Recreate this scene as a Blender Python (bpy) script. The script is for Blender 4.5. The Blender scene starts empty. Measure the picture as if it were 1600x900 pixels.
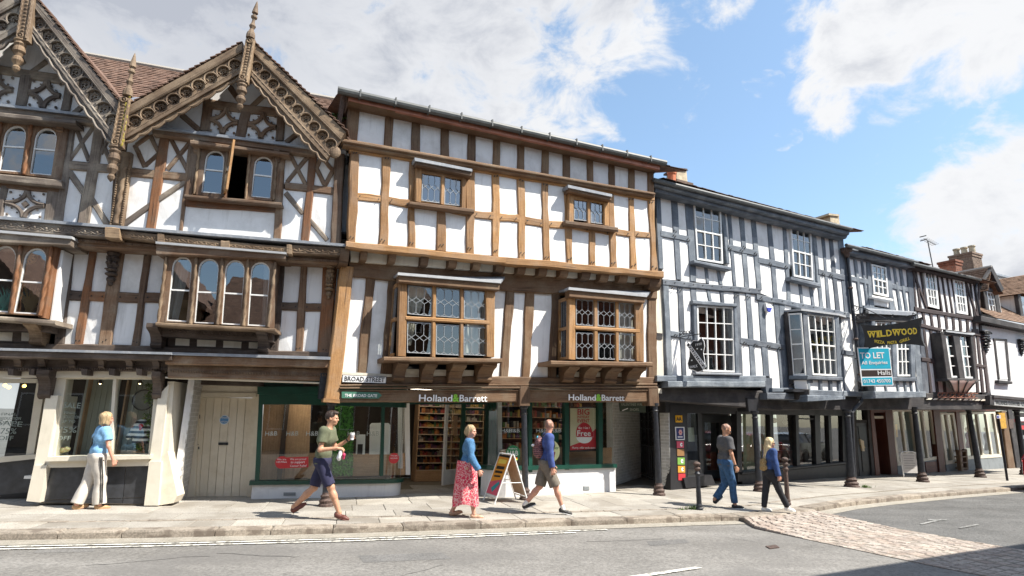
import bpy,math,random
import numpy as np
from mathutils import Vector,Matrix,Euler
random.seed(7); NR = np.random.RandomState(5)
R_ = math.radians
sc = bpy.context.scene; COL = sc.collection
# ---------------------------------------------------------------- camera
FPX,PITCH,ROLL,HC = 900.0,math.atan(205/900),R_(1.35),1.7
_F = Vector((0,math.cos(PITCH),math.sin(PITCH))); _R = Vector((1,0,0)); _U = Vector((0,-math.sin(PITCH),math.cos(PITCH)))
_R2 = _R*math.cos(ROLL)+_U*math.sin(ROLL); _U2 = _U*math.cos(ROLL)-_R*math.sin(ROLL)
cam = bpy.data.cameras.new('camera'); cam.sensor_width = 36; cam.lens = 36*FPX/1600; cam.clip_start = .05; cam.clip_end = 3000
camo = bpy.data.objects.new('camera',cam); COL.objects.link(camo)
M = Matrix((_R2,_U2,-_F)).transposed().to_4x4(); M.translation = (0,0,HC); camo.matrix_world = M
sc.camera = camo
sc.view_settings.view_transform = 'Standard'; sc.view_settings.look = 'None'; sc.view_settings.gamma = 1
sc.view_settings.exposure = 1.14
sc.render.engine = 'CYCLES'; sc.cycles.use_denoising = True
sc.cycles.max_bounces = 8; sc.cycles.diffuse_bounces = 4; sc.cycles.glossy_bounces = 4; sc.cycles.transparent_max_bounces = 12
sc.cycles.caustics_reflective = False; sc.cycles.caustics_refractive = False
# ---------------------------------------------------------------- sun and sky
SUN_EL,SUN_AZ = R_(52),R_(-20)
SD = Vector((math.cos(SUN_EL)*math.cos(SUN_AZ),math.cos(SUN_EL)*math.sin(SUN_AZ),math.sin(SUN_EL)))
sl = bpy.data.lights.new('sun','SUN'); sl.energy = 4.3; sl.angle = R_(.5); sl.color = (1,.945,.85)
so = bpy.data.objects.new('sun',sl); COL.objects.link(so); so.location = (0,0,40)
so.rotation_euler = SD.to_track_quat('Z','Y').to_euler()
world = bpy.data.worlds.new('World'); sc.world = world; world.use_nodes = True
wt = world.node_tree; wt.nodes.clear()
def ray(x,y): return (_R2*((x-800)/FPX) - _U2*((y-450)/FPX) + _F)
def wn(t,**k):
    n = wt.nodes.new(t)
    for a,b in k.items():
        if a.startswith('i_'): n.inputs[int(a[2:])].default_value = b
        else: setattr(n,a,b)
    return n
def wl(a,b,i=0,o=0): wt.links.new(a.outputs[o],b.inputs[i])
def wmath(op,a,b=None,c=None):
    n = wn('ShaderNodeMath',operation=op)
    for i,v in enumerate((a,b,c)):
        if v is None: continue
        if isinstance(v,(int,float)): n.inputs[i].default_value = v
        else: wt.links.new(v,n.inputs[i])
    return n.outputs[0]
sky = wn('ShaderNodeTexSky',sky_type='NISHITA',sun_disc=False,sun_elevation=SUN_EL,sun_rotation=math.pi/2-SUN_AZ,air_density=1.0,dust_density=1.2,ozone_density=1.5,altitude=100)
tc = wn('ShaderNodeTexCoord'); gen = tc.outputs['Generated']
def wnoise(scale,det,rough,dist=0,off=0):
    mp = wn('ShaderNodeMapping'); mp.inputs['Location'].default_value = (off,off*1.7,off*.3); mp.inputs['Scale'].default_value = (1,1,1.5)
    wt.links.new(gen,mp.inputs[0])
    n = wn('ShaderNodeTexNoise'); n.inputs['Scale'].default_value = scale; n.inputs['Detail'].default_value = det; n.inputs['Roughness'].default_value = rough; n.inputs['Distortion'].default_value = dist
    wt.links.new(mp.outputs[0],n.inputs['Vector']); return n.outputs[0]
nz = wnoise(8.5,12,.62,.35,3.1)
# clouds stand in fixed directions of the sky: (direction through these bearings, angular radius)
BL = [(150,40,.62),(430,60,.50),(620,40,.36),(740,90,.24),(820,140,.105),(850,30,.15),(790,170,.11),(880,-20,.14),(930,-15,.09),(300,-100,.6),(-200,250,.7),(700,-120,.4),
      (1400,50,.115),(1320,90,.085),(1290,140,.065),(1440,100,.085),(1500,40,.13),(1570,0,.12),(1330,10,.09),(1410,150,.05),(1125,-5,.05),(1100,-12,.04),(1178,126,.020),(1196,131,.024),(1212,125,.016),(1222,221,.017),(1240,214,.015),
      (1610,290,.10),(1570,350,.10),(1640,390,.20),(1525,345,.06),(1490,385,.06),(1540,400,.12),(1350,390,.03)]
cov = None
for px,py,r in BL:
    c = ray(px,py).normalized()
    dn = wn('ShaderNodeVectorMath',operation='DISTANCE'); wt.links.new(gen,dn.inputs[0]); dn.inputs[1].default_value = c
    t = wmath('MULTIPLY_ADD',dn.outputs['Value'],-1.0/r,1.0)
    if r < .055: t = wmath('MINIMUM',t,.16)
    cov = t if cov is None else wmath('MAXIMUM',cov,t)
# beyond the bearings above the same broken cloud goes on all round
bgn = wnoise(1.6,3,.5,0,9.0)
back = wn('ShaderNodeVectorMath',operation='DISTANCE'); wt.links.new(gen,back.inputs[0]); back.inputs[1].default_value = ray(800,450).normalized()
far_ = wmath('MULTIPLY',wmath('MINIMUM',wmath('MAXIMUM',wmath('SUBTRACT',back.outputs['Value'],.85),0.0),.3),3.3)
bg = wmath('MULTIPLY_ADD',wmath('SUBTRACT',bgn,.47),4.0,wmath('MULTIPLY_ADD',far_,2.0,-2.0))
cov = wmath('MAXIMUM',cov,bg)
cov = wmath('MAXIMUM',cov,-.6)
cov = wmath('MULTIPLY_ADD',wmath('SUBTRACT',nz,.5),2.0,wmath('MINIMUM',cov,.55))
mr = wn('ShaderNodeMapRange',interpolation_type='SMOOTHSTEP'); wt.links.new(cov,mr.inputs[0]); mr.inputs[1].default_value = .06; mr.inputs[2].default_value = .46
# cloud body: bright edge, grey thick middle
thick = wn('ShaderNodeMapRange',interpolation_type='SMOOTHSTEP'); wt.links.new(wmath('MULTIPLY_ADD',wmath('SUBTRACT',wnoise(3.2,6,.55,.4,5.0),.5),1.6,cov),thick.inputs[0])
thick.inputs[1].default_value = .42; thick.inputs[2].default_value = 1.15
cg = wn('ShaderNodeVectorMath',operation='DISTANCE'); wt.links.new(gen,cg.inputs[0]); cg.inputs[1].default_value = ray(300,-40).normalized()
greyer = wmath('MULTIPLY',wmath('MAXIMUM',wmath('MULTIPLY_ADD',cg.outputs['Value'],-1.7,1.1),0.0),.75)
thk = wmath('MINIMUM',wmath('ADD',wmath('MULTIPLY',thick.outputs[0],.75),wmath('MULTIPLY',greyer,wmath('MULTIPLY_ADD',wnoise(2.6,5,.5,.3,7.7),2.2,-.2))),1.0)
cc = wn('ShaderNodeMix',data_type='RGBA'); wt.links.new(thk,cc.inputs[0]); cc.inputs[6].default_value = (4.25,4.3,4.4,1); cc.inputs[7].default_value = (2.35,2.5,2.85,1)
skm = wn('ShaderNodeMix',data_type='RGBA',blend_type='MULTIPLY'); skm.inputs[0].default_value = 1; wl(sky,skm,6); skm.inputs[7].default_value = (.95,1.0,1.0,1)
skl = wn('ShaderNodeMix',data_type='RGBA',blend_type='ADD'); skl.inputs[0].default_value = 1; wt.links.new(skm.outputs[2],skl.inputs[6]); skl.inputs[7].default_value = (.42,.62,.70,1)
mx = wn('ShaderNodeMix',data_type='RGBA'); wt.links.new(mr.outputs[0],mx.inputs[0]); wt.links.new(skl.outputs[2],mx.inputs[6]); wt.links.new(cc.outputs[2],mx.inputs[7])
bgd = wn('ShaderNodeBackground'); wt.links.new(mx.outputs[2],bgd.inputs[0]); bgd.inputs[1].default_value = .1
wo = wn('ShaderNodeOutputWorld'); wl(bgd,wo)
# ---------------------------------------------------------------- materials
def _new(name):
    m = bpy.data.materials.new(name); m.use_nodes = True; nt = m.node_tree; b = nt.nodes['Principled BSDF']; return m,nt,b
def noise_node(nt,vec,scale,det=4,rough=.55):
    n = nt.nodes.new('ShaderNodeTexNoise'); n.inputs['Scale'].default_value = scale; n.inputs['Detail'].default_value = det; n.inputs['Roughness'].default_value = rough
    if vec is not None: nt.links.new(vec,n.inputs['Vector'])
    return n.outputs[0]
def ramp(nt,fac,stops):
    r = nt.nodes.new('ShaderNodeValToRGB'); nt.links.new(fac,r.inputs[0])
    e = r.color_ramp.elements
    while len(e) < len(stops): e.new(.5)
    for i,(p,c) in enumerate(stops): e[i].position = p; e[i].color = (*c[:3],1)
    return r.outputs[0]
def mixc(nt,fac,a,b,mode='MIX'):
    m = nt.nodes.new('ShaderNodeMix'); m.data_type = 'RGBA'; m.blend_type = mode
    for i,v in ((0,fac),(6,a),(7,b)):
        if isinstance(v,(int,float)): m.inputs[i].default_value = v
        elif isinstance(v,tuple): m.inputs[i].default_value = (*v[:3],1)
        else: nt.links.new(v,m.inputs[i])
    return m.outputs[2]
def bump(nt,b,h,s=.5,dist=.01):
    n = nt.nodes.new('ShaderNodeBump'); n.inputs['Strength'].default_value = s; n.inputs['Distance'].default_value = dist
    nt.links.new(h,n.inputs['Height']); nt.links.new(n.outputs[0],b.inputs['Normal'])
def pos(nt): return nt.nodes.new('ShaderNodeNewGeometry').outputs['Position']
def orand(nt): return nt.nodes.new('ShaderNodeObjectInfo').outputs['Random']
def scl(c,k): return tuple(min(1,x*k) for x in c)
def plain(name,col,rough=.6,var=.18,scale=9,bs=.25,metal=0,dist=.006,objvar=.12):
    m,nt,b = _new(name); p = pos(nt); n = noise_node(nt,p,scale,6)
    c = ramp(nt,n,[(.3,scl(col,1-var)),(.7,scl(col,1+var))])
    ov = ramp(nt,orand(nt),[(0,(1-objvar,)*3),(1,(1+objvar,)*3)])
    nt.links.new(mixc(nt,1.0,c,ov,'MULTIPLY'),b.inputs['Base Color'])
    b.inputs['Roughness'].default_value = rough; b.inputs['Metallic'].default_value = metal
    if bs: bump(nt,b,noise_node(nt,p,scale*5,5),bs,dist)
    return m
def wood(name,c1,c2,rough=.75,grain=1.0,worn=None,bs=.55,c0=None):
    """timber: grain runs along U (metres), cracks, slow stains"""
    m,nt,b = _new(name)
    uv = nt.nodes.new('ShaderNodeUVMap').outputs[0]
    mp = nt.nodes.new('ShaderNodeMapping'); nt.links.new(uv,mp.inputs[0]); mp.inputs['Scale'].default_value = (1.3,22,1)
    g = noise_node(nt,mp.outputs[0],1.6,7,.62)
    mp2 = nt.nodes.new('ShaderNodeMapping'); nt.links.new(uv,mp2.inputs[0]); mp2.inputs['Scale'].default_value = (.55,13,1)
    cr = noise_node(nt,mp2.outputs[0],2.2,3,.5)
    st = noise_node(nt,pos(nt),2.2,4,.6)
    fine = noise_node(nt,pos(nt),34,3,.6)
    c = ramp(nt,g,[(.33,c1),(.66,c2)])
    if worn: c = mixc(nt,ramp(nt,st,[(.45,(0,0,0)),(.62,(1,1,1))]),c,worn)
    c = mixc(nt,.8*grain,c,ramp(nt,cr,[(.30,(.28,.25,.23)),(.42,(1,1,1))]),'MULTIPLY')
    c = mixc(nt,.55,c,ramp(nt,st,[(.3,(.62,.60,.58)),(.7,(1.15,1.12,1.08))]),'MULTIPLY')
    c = mixc(nt,.5,c,ramp(nt,fine,[(.3,(.7,.7,.7)),(.7,(1.15,1.15,1.15))]),'MULTIPLY')
    c = mixc(nt,1.0,c,ramp(nt,orand(nt),[(0,(.70,.68,.68)),(.5,(1,1,1)),(1,(1.2,1.18,1.12))]),'MULTIPLY')
    nt.links.new(c,b.inputs['Base Color']); b.inputs['Roughness'].default_value = rough
    h = nt.nodes.new('ShaderNodeMath'); h.operation = 'ADD'; nt.links.new(g,h.inputs[0]); nt.links.new(ramp(nt,cr,[(.28,(0,0,0)),(.40,(.8,.8,.8))]),h.inputs[1])
    bump(nt,b,h.outputs[0],bs,.012)
    return m
def stained(name,col,dirt,rough=.85,amt=.45,s1=1.1,bs=.3,streak=True):
    """limewashed plaster / painted render: dirt blotches, faint runs, trowel marks"""
    m,nt,b = _new(name); p = pos(nt)
    n1 = noise_node(nt,p,s1,8,.66)
    mp = nt.nodes.new('ShaderNodeMapping'); nt.links.new(p,mp.inputs[0]); mp.inputs['Scale'].default_value = (7,7,.7)
    n2 = noise_node(nt,mp.outputs[0],1.4,5,.6)
    c = mixc(nt,ramp(nt,n1,[(.48,(0,0,0)),(.72,(amt,)*3)]),col,dirt)
    if streak: c = mixc(nt,ramp(nt,n2,[(.55,(0,0,0)),(.8,(amt*.8,)*3)]),c,dirt)
    c = mixc(nt,1.0,c,ramp(nt,orand(nt),[(0,(.93,.93,.94)),(1,(1.0,1.0,1.0))]),'MULTIPLY')
    nt.links.new(c,b.inputs['Base Color']); b.inputs['Roughness'].default_value = rough
    bump(nt,b,noise_node(nt,p,7,8,.68),bs,.02)
    return m
def emis(name,col,s=1):
    m,nt,b = _new(name); b.inputs['Base Color'].default_value = (*col,1); b.inputs['Emission Color'].default_value = (*col,1); b.inputs['Emission Strength'].default_value = s; return m
def glassm(name,tint=(.85,.88,.87),base=.10,wav=.0,rough=0.0):
    m = bpy.data.materials.new(name); m.use_nodes = True; nt = m.node_tree; nt.nodes.clear()
    o = nt.nodes.new('ShaderNodeOutputMaterial'); mx = nt.nodes.new('ShaderNodeMixShader'); t = nt.nodes.new('ShaderNodeBsdfTransparent'); g = nt.nodes.new('ShaderNodeBsdfGlossy')
    t.inputs[0].default_value = (*tint,1); g.inputs['Roughness'].default_value = rough
    lw = nt.nodes.new('ShaderNodeLayerWeight'); lw.inputs[0].default_value = .5
    pw = nt.nodes.new('ShaderNodeMath'); pw.operation = 'POWER'; nt.links.new(lw.outputs['Facing'],pw.inputs[0]); pw.inputs[1].default_value = 3.2
    ma = nt.nodes.new('ShaderNodeMath'); ma.operation = 'MULTIPLY_ADD'; nt.links.new(pw.outputs[0],ma.inputs[0]); ma.inputs[1].default_value = 1-base; ma.inputs[2].default_value = base
    nt.links.new(ma.outputs[0],mx.inputs[0]); nt.links.new(t.outputs[0],mx.inputs[1]); nt.links.new(g.outputs[0],mx.inputs[2]); nt.links.new(mx.outputs[0],o.inputs[0])
    if wav:
        bp = nt.nodes.new('ShaderNodeBump'); bp.inputs['Strength'].default_value = wav; bp.inputs['Distance'].default_value = .01
        nt.links.new(noise_node(nt,pos(nt),3.0,2),bp.inputs['Height']); nt.links.new(bp.outputs[0],g.inputs['Normal'])
    return m
MT = {}
MT['plaster'] = stained('plaster_white',(.86,.855,.84),(.50,.485,.45),amt=.6)
MT['plaster_grey'] = stained('plaster_grey_stained',(.78,.78,.775),(.46,.45,.43),amt=.75)  # greyer, more stained white; also carries eave shade on the oak top band
MT['soffit'] = stained('plaster_cream',(.74,.69,.58),(.45,.40,.30),amt=.6)
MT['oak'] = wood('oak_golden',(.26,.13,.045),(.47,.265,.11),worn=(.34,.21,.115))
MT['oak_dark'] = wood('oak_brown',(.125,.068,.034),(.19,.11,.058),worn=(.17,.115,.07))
MT['l_oak'] = wood('oak_weathered',(.125,.070,.040),(.235,.145,.088),worn=(.22,.165,.12))
MT['l_grey'] = wood('oak_silvered',(.12,.096,.078),(.23,.19,.16),worn=(.27,.235,.195))
MT['l_red'] = wood('oak_reddish',(.15,.060,.024),(.27,.125,.055),worn=(.16,.10,.065))
MT['l_carved'] = wood('oak_carved',(.12,.078,.046),(.235,.16,.10),worn=(.26,.19,.125),grain=.6)
MT['l_dark'] = wood('oak_blackened',(.055,.037,.028),(.105,.078,.062),worn=(.12,.095,.08))
MT['slate'] = wood('timber_slate_blue',(.095,.12,.155),(.16,.19,.235),worn=(.20,.23,.27),grain=.55)
MT['black'] = plain('paint_black',(.018,.018,.021),.45,.3,6,.25)
MT['blackwood'] = wood('timber_black',(.022,.020,.022),(.045,.04,.042),worn=(.06,.055,.055),grain=.5)
MT['xwood'] = wood('timber_dark_stud',(.035,.022,.024),(.07,.05,.05),grain=.5)
MT['iron'] = plain('cast_iron',(.022,.024,.03),.42,.5,14,.5,.1)
MT['rust'] = plain('cast_iron_rusty',(.085,.055,.045),.75,.5,22,.7)
MT['lead'] = stained('lead_sheet',(.23,.25,.28),(.42,.42,.42),.55,.8,5,.3)
MT['leadlite'] = stained('lead_pale',(.40,.41,.42),(.30,.30,.31),.5,.6,8,.2)
MT['white'] = stained('paint_white',(.80,.80,.78),(.58,.57,.54),.5,.3,3,.12)
MT['cream'] = stained('paint_cream',(.70,.65,.54),(.50,.45,.35),.5,.45,2.2,.18)
MT['doorcream'] = stained('paint_door',(.74,.67,.54),(.5,.42,.3),.55,.5,3,.3)
MT['green'] = plain('paint_green',(.006,.052,.036),.35,.2,3,.06)
MT['copper'] = plain('copper_gutter',(.36,.145,.09),.45,.25,6,.1,.3)
MT['gutter'] = plain('gutter_grey',(.075,.08,.08),.55,.25,5,.15)
MT['tile'] = None
MT['redbrown'] = wood('paint_oxblood',(.10,.028,.018),(.16,.05,.032),rough=.5,grain=.3)
MT['greyriser'] = stained('riser_grey',(.22,.24,.25),(.12,.13,.14),.7,.7,3)
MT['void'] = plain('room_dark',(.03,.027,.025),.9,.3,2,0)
MT['room'] = plain('room_wall',(.20,.17,.13),.9,.2,1,0)
MT['curtain'] = plain('curtain_cloth',(.62,.59,.53),.9,.12,5,.1)
MT['panelwood'] = wood('shop_plywood',(.46,.28,.16),(.58,.38,.23),rough=.5,grain=.3,bs=.1)
MT['glass'] = glassm('window_glass',(.80,.84,.83),.15,.05)
MT['glass_sky'] = glassm('old_window_glass',(.62,.68,.72),.26,.08)
MT['shopglass'] = glassm('shop_glass',(.86,.90,.88),.11,.02)
MT['leadcame'] = plain('lead_came',(.30,.32,.34),.4,.15,20,0)
MT['text_white'] = plain('lettering_white',(.86,.86,.86),.5,.02,3,0)
MT['text_black'] = plain('lettering_black',(.015,.015,.015),.5,.02,3,0)
MT['frost'] = plain('lettering_frosted',(.42,.46,.44),.6,.02,3,0)
def flat(name,c,rough=.55):
    if name not in MT: MT[name] = plain(name,c,rough,.05,3,0,0,.006,.03)
    return MT[name]
def tile_mat(name,cols):
    m,nt,b = _new(name); p = pos(nt)
    vor = nt.nodes.new('ShaderNodeTexVoronoi'); vor.inputs['Scale'].default_value = 7; nt.links.new(p,vor.inputs['Vector'])
    n = noise_node(nt,vor.outputs['Color'],3,2)
    c = ramp(nt,n,[(.3,cols[0]),(.5,cols[1]),(.7,cols[2])])
    lich = noise_node(nt,p,14,6,.7)
    c = mixc(nt,ramp(nt,lich,[(.56,(0,0,0)),(.74,(.75,.75,.75))]),c,cols[3])
    nt.links.new(c,b.inputs['Base Color']); b.inputs['Roughness'].default_value = .85; bump(nt,b,noise_node(nt,p,30,4),.5,.01)
    return m
MT['tile'] = tile_mat('clay_tile',[(.085,.05,.035),(.15,.085,.058),(.20,.125,.09),(.24,.20,.165)])
MT['tile_brown'] = tile_mat('clay_tile_brown',[(.13,.075,.045),(.20,.12,.075),(.25,.155,.10),(.28,.22,.165)])
MT['brick'] = plain('brick_red',(.27,.105,.06),.85,.35,8,.5,0,.006,.4)
MT['brick_grey'] = plain('brick_sooty',(.17,.12,.09),.9,.35,8,.5,0,.006,.4)
MT['mortar'] = plain('mortar',(.30,.27,.22),.9,.2,12,.4)
MT['whitebrick'] = plain('brick_whitewashed',(.50,.49,.46),.8,.16,9,.4,0,.006,.10)
MT['stonepot'] = plain('stone_buff',(.45,.38,.27),.9,.3,6,.5)
MT['terracotta'] = plain('terracotta',(.52,.16,.07),.8,.2,8,.2)
# ---------------------------------------------------------------- helpers
OFF = {}
def tag(o,label=None,cat=None,group=None,kind=None):
    if label: o['label'] = label
    if cat: o['category'] = cat
    if group: o['group'] = group
    if kind: o['kind'] = kind
    return o
def thing(name,loc,label,cat,group=None):
    o = bpy.data.objects.new(name,None); COL.objects.link(o); o.location = loc; o.empty_display_size = .2
    OFF[o] = Vector(loc); return tag(o,label,cat,group)
class MB:
    def __init__(s): s.v = []; s.f = []; s.uv = []
    def add(s,vs,fs,uvs=None):
        b = len(s.v); s.v.extend(vs)
        for k,f in enumerate(fs):
            s.f.append(tuple(b+i for i in f))
            if uvs is None: s.uv.append([(vs[i][0]+vs[i][1],vs[i][2]) for i in f])
            else: s.uv.append(uvs[k])
    def build(s,name,mat,parent=None,label=None,smooth=False,kind=None,top=None,origin=None):
        me = bpy.data.meshes.new(name)
        off = OFF[parent] if parent is not None else Vector(origin or (0,0,0))
        me.from_pydata([(v[0]-off[0],v[1]-off[1],v[2]-off[2]) for v in s.v],[],s.f)
        ul = me.uv_layers.new(name='UVMap'); flat_ = [c for f in s.uv for p in f for c in p]
        ul.data.foreach_set('uv',flat_)
        me.materials.append(MT[mat] if isinstance(mat,str) else mat)
        if smooth: me.polygons.foreach_set('use_smooth',[True]*len(me.polygons))
        me.update()
        o = bpy.data.objects.new(name,me); COL.objects.link(o)
        if parent is not None: o.parent = parent; OFF[o] = off
        else: o.location = off; OFF[o] = off
        if label: o['label'] = label
        if kind: o['kind'] = kind
        if top: tag(o,*top)
        return o
class PL:
    """upright plane: origin (x,y), bearing of its horizontal axis; d = metres out towards the street"""
    def __init__(s,x,y,a,d=0):
        s.u = Vector((math.cos(a),math.sin(a),0)); s.n = Vector((math.sin(a),-math.cos(a),0)); s.o = Vector((x,y,0))+s.n*d; s.a = a
    def at(s,d): return PL(s.o.x+s.n.x*d,s.o.y+s.n.y*d,s.a)
    def sz(s,x,y,d=0):
        q = ray(x,y); C = Vector((0,0,HC)); o = s.o+s.n*d
        P = C+q*((o-C).dot(s.n)/q.dot(s.n)); return ((P-s.o).dot(s.u),P.z)
    def w(s,a,z,d=0):
        P = s.o+s.u*a+s.n*d; return Vector((P.x,P.y,z))
    def p(s,x,y,d=0): a,z = s.sz(x,y,d); return s.w(a,z,d)
def G(x,y,z=0):
    q = ray(x,y); return Vector((0,0,HC))+q*((z-HC)/q.z)
def lerp(a,b,t): return a+(b-a)*t
def l2(a,b,t): return (a[0]+(b[0]-a[0])*t,a[1]+(b[1]-a[1])*t)
def qp(q,u,v):
    return l2(l2(q[0],q[1],u),l2(q[3],q[2],u),v)
def rq(x0,y0,x1,y1): return [(x0,y0),(x1,y0),(x1,y1),(x0,y1)]
def slab_w(mb,F,B,uvo=None):
    """closed prism between two matching outlines"""
    n = len(F); ro = random.random()*9
    fs = [tuple(range(n)),tuple(range(2*n-1,n-1,-1))]+[(i,i+n,(i+1)%n+n,(i+1)%n) for i in range(n)]
    vs = list(F)+list(B)
    e = F[1]-F[0]; L = [(p-F[0]).length for p in F]
    ax = e.normalized() if e.length > 1e-6 else Vector((1,0,0)); up = (F[2]-F[1]); up = (up-ax*up.dot(ax)); up = up.normalized() if up.length > 1e-6 else Vector((0,0,1))
    if up.length and abs((F[2]-F[1]).length) > e.length: ax,up = up,ax
    dd = ax.cross(up)
    uv = [[((vs[i]-F[0]).dot(ax)+ro,(vs[i]-F[0]).dot(up)+(vs[i]-F[0]).dot(dd)+ro) for i in f] for f in fs]
    mb.add(vs,fs,uv)
def slab(mb,pl,pts,d0,d1):
    sz = [pl.sz(x,y,d1) for x,y in pts]
    slab_w(mb,[pl.w(a,z,d1) for a,z in sz],[pl.w(a,z,d0) for a,z in sz])
def slab_sz(mb,pl,sz,d0,d1): slab_w(mb,[pl.w(a,z,d1) for a,z in sz],[pl.w(a,z,d0) for a,z in sz])
def box(name,mat,pl,pts,d0,d1,parent,**k):
    mb = MB(); slab(mb,pl,pts,d0,d1); return mb.build(name,mat,parent,**k)
def timber(pl,q,d0,d1,mat,parent,name='post',wob=.012,mb=None,ch=.02):
    """q = start-left, start-right, end-right, end-left in picture bearings; weathered, slightly crooked, chamfered"""
    A,B,C,D = [pl.sz(x,y,d1) for x,y in q]
    L = math.dist(l2(A,B,.5),l2(D,C,.5)); n = max(2,int(L/.30)); W = math.dist(A,B)
    ch = min(ch,W*.25); own = mb is None; mb = mb or MB(); vs = []; ro = random.random()*20
    pa = pb = 0
    for k in range(n+1):
        t = k/n; a = l2(A,D,t); b = l2(B,C,t)
        pa = pa*.5+random.uniform(-1,1)*wob*.8; pb = pb*.5+random.uniform(-1,1)*wob*.8
        ax = ((b[0]-a[0])/W,(b[1]-a[1])/W)
        a = (a[0]+ax[0]*pa,a[1]+ax[1]*pa); b = (b[0]+ax[0]*pb,b[1]+ax[1]*pb); dj = d1+random.uniform(-1,1)*wob*.4
        def c_(t_,o): return (t_[0]+ax[0]*o,t_[1]+ax[1]*o)
        for P,d in ((a,d0),(a,dj-ch),(c_(a,ch),dj),(c_(b,-ch),dj),(b,dj-ch),(b,d0)): vs.append(pl.w(P[0],P[1],d))
    fs = []; uv = []; vv = [0,.1,.13,.13+W,.16+W,.26+W]
    for k in range(n):
        for j in range(5):
            fs.append((6*k+j,6*k+j+1,6*k+7+j,6*k+6+j)); u0,u1 = L*k/n+ro,L*(k+1)/n+ro
            uv.append([(u0,vv[j]+ro),(u0,vv[j+1]+ro),(u1,vv[j+1]+ro),(u1,vv[j]+ro)])
    for b_ in (0,6*n): fs.append(tuple(range(b_,b_+6))); uv.append([(ro,vv[j]+ro) for j in range(6)])
    mb.add(vs,fs,uv)
    if own: return mb.build(name,mat,parent)
def post(pl,xt,yt,xb,yb,w0,w1,d0,d1,mat,parent,name='post',**k):
    return timber(pl,[(xt-w0/2,yt),(xt+w0/2,yt),(xb+w1/2,yb),(xb-w1/2,yb)],d0,d1,mat,parent,name,**k)
def rail(pl,x0,y0,x1,y1,h0,h1,d0,d1,mat,parent,name='rail',**k):
    """y0,y1 = centre line at the two ends"""
    return timber(pl,[(x0,y0+h0/2),(x0,y0-h0/2),(x1,y1-h1/2),(x1,y1+h1/2)],d0,d1,mat,parent,name,**k)
def panel(pl,q,d0,d1,mat,parent,name='plaster_panel',ex=2.0):
    cx = sum(p[0] for p in q)/4; cy = sum(p[1] for p in q)/4
    Q = [(p[0]+math.copysign(ex,p[0]-cx),p[1]+math.copysign(ex,p[1]-cy)) for p in q]
    S = [pl.sz(x,y,d1) for x,y in Q]; N = 4; vs = []
    for j in range(N+1):
        for i in range(N+1):
            a,z = qp(S,i/N,j/N); e = (0 < i < N) and (0 < j < N)
            vs.append(pl.w(a,z,d1+(random.uniform(-.004,.006) if e else -.004)))
    fs = [(j*(N+1)+i,j*(N+1)+i+1,(j+1)*(N+1)+i+1,(j+1)*(N+1)+i) for j in range(N) for i in range(N)]
    b = len(vs); vs += [pl.w(a,z,d0) for a,z in S]; c = [0,N,(N+1)**2-1,N*(N+1)]
    fs += [(c[i],c[(i+1)%4],b+(i+1)%4,b+i) for i in range(4)]+[(b,b+1,b+2,b+3)]
    mb = MB(); mb.add(vs,fs); return mb.build(name,mat,parent)
def ln(L,x): return L[1]+(L[3]-L[1])*(x-L[0])/(L[2]-L[0])
def framing(pl,parent,top,bot,posts,rails,skip,wm,pm,d=0,d_in=-.12,wob=.012,pegs=None,proud=.03):
    """stud frame: posts=(top left, top right, bottom left, bottom right) along the lines top/bot; rails per bay"""
    for i,(a,b,c,e) in enumerate(posts):
        m = wm(i) if callable(wm) else wm
        timber(pl,[(a,ln(top,a)-2),(b,ln(top,b)-2),(e,ln(bot,e)+2),(c,ln(bot,c)+2)],d+d_in,d+proud,m,parent,'post',wob)
        if pegs is not None:
            for yy,X in ((ln(top,a)+4,(a+b)/2),(ln(bot,c)-5,(c+e)/2)):
                for k in (-1,1): pegs.append((X+k*random.uniform(1.5,3),yy+random.uniform(-2,2)))
    for i in range(len(posts)-1):
        P,Q = posts[i],posts[i+1]; a1 = ((P[1],ln(top,P[1])),(P[3],ln(bot,P[3]))); a2 = ((Q[0],ln(top,Q[0])),(Q[2],ln(bot,Q[2])))
        def xl(E,y): return E[0][0]+(E[1][0]-E[0][0])*(y-E[0][1])/(E[1][1]-E[0][1])
        cuts = [(a1[0][1],a2[0][1])]
        for (ya,yb,h) in rails.get(i,[]):
            rail(pl,xl(a1,ya)-2,ya,xl(a2,yb)+2,yb,h,h,d+d_in+.01,d+proud-.008,wm(i) if callable(wm) else wm,parent,'rail',wob=wob)
            cuts.append((ya-h/2,yb-h/2)); cuts.append((ya+h/2,yb+h/2))
            if pegs is not None: pegs.extend([(xl(a1,ya)+3,ya),(xl(a2,yb)-3,yb)])
        cuts.append((a1[1][1],a2[1][1]))
        for k in range(0,len(cuts),2):
            if (i,k//2) in skip: continue
            (ya,yb),(yc,yd) = cuts[k],cuts[k+1]
            panel(pl,[(xl(a1,ya),ya),(xl(a2,yb),yb),(xl(a2,yd),yd),(xl(a1,yc),yc)],d+d_in+.02,d-.012,pm,parent)
def pegs_build(pl,pegs,d,parent):
    mb = MB()
    for x,y in pegs:
        r = 1.1; slab(mb,pl,[(x-r,y+r*.4),(x+r*.4,y-r*1.2),(x+r*1.2,y-r*.2),(x,y+r*1.3)],d-.01,d+.006)
    mb.build('peg_holes','text_black',parent,kind='stuff')
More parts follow.
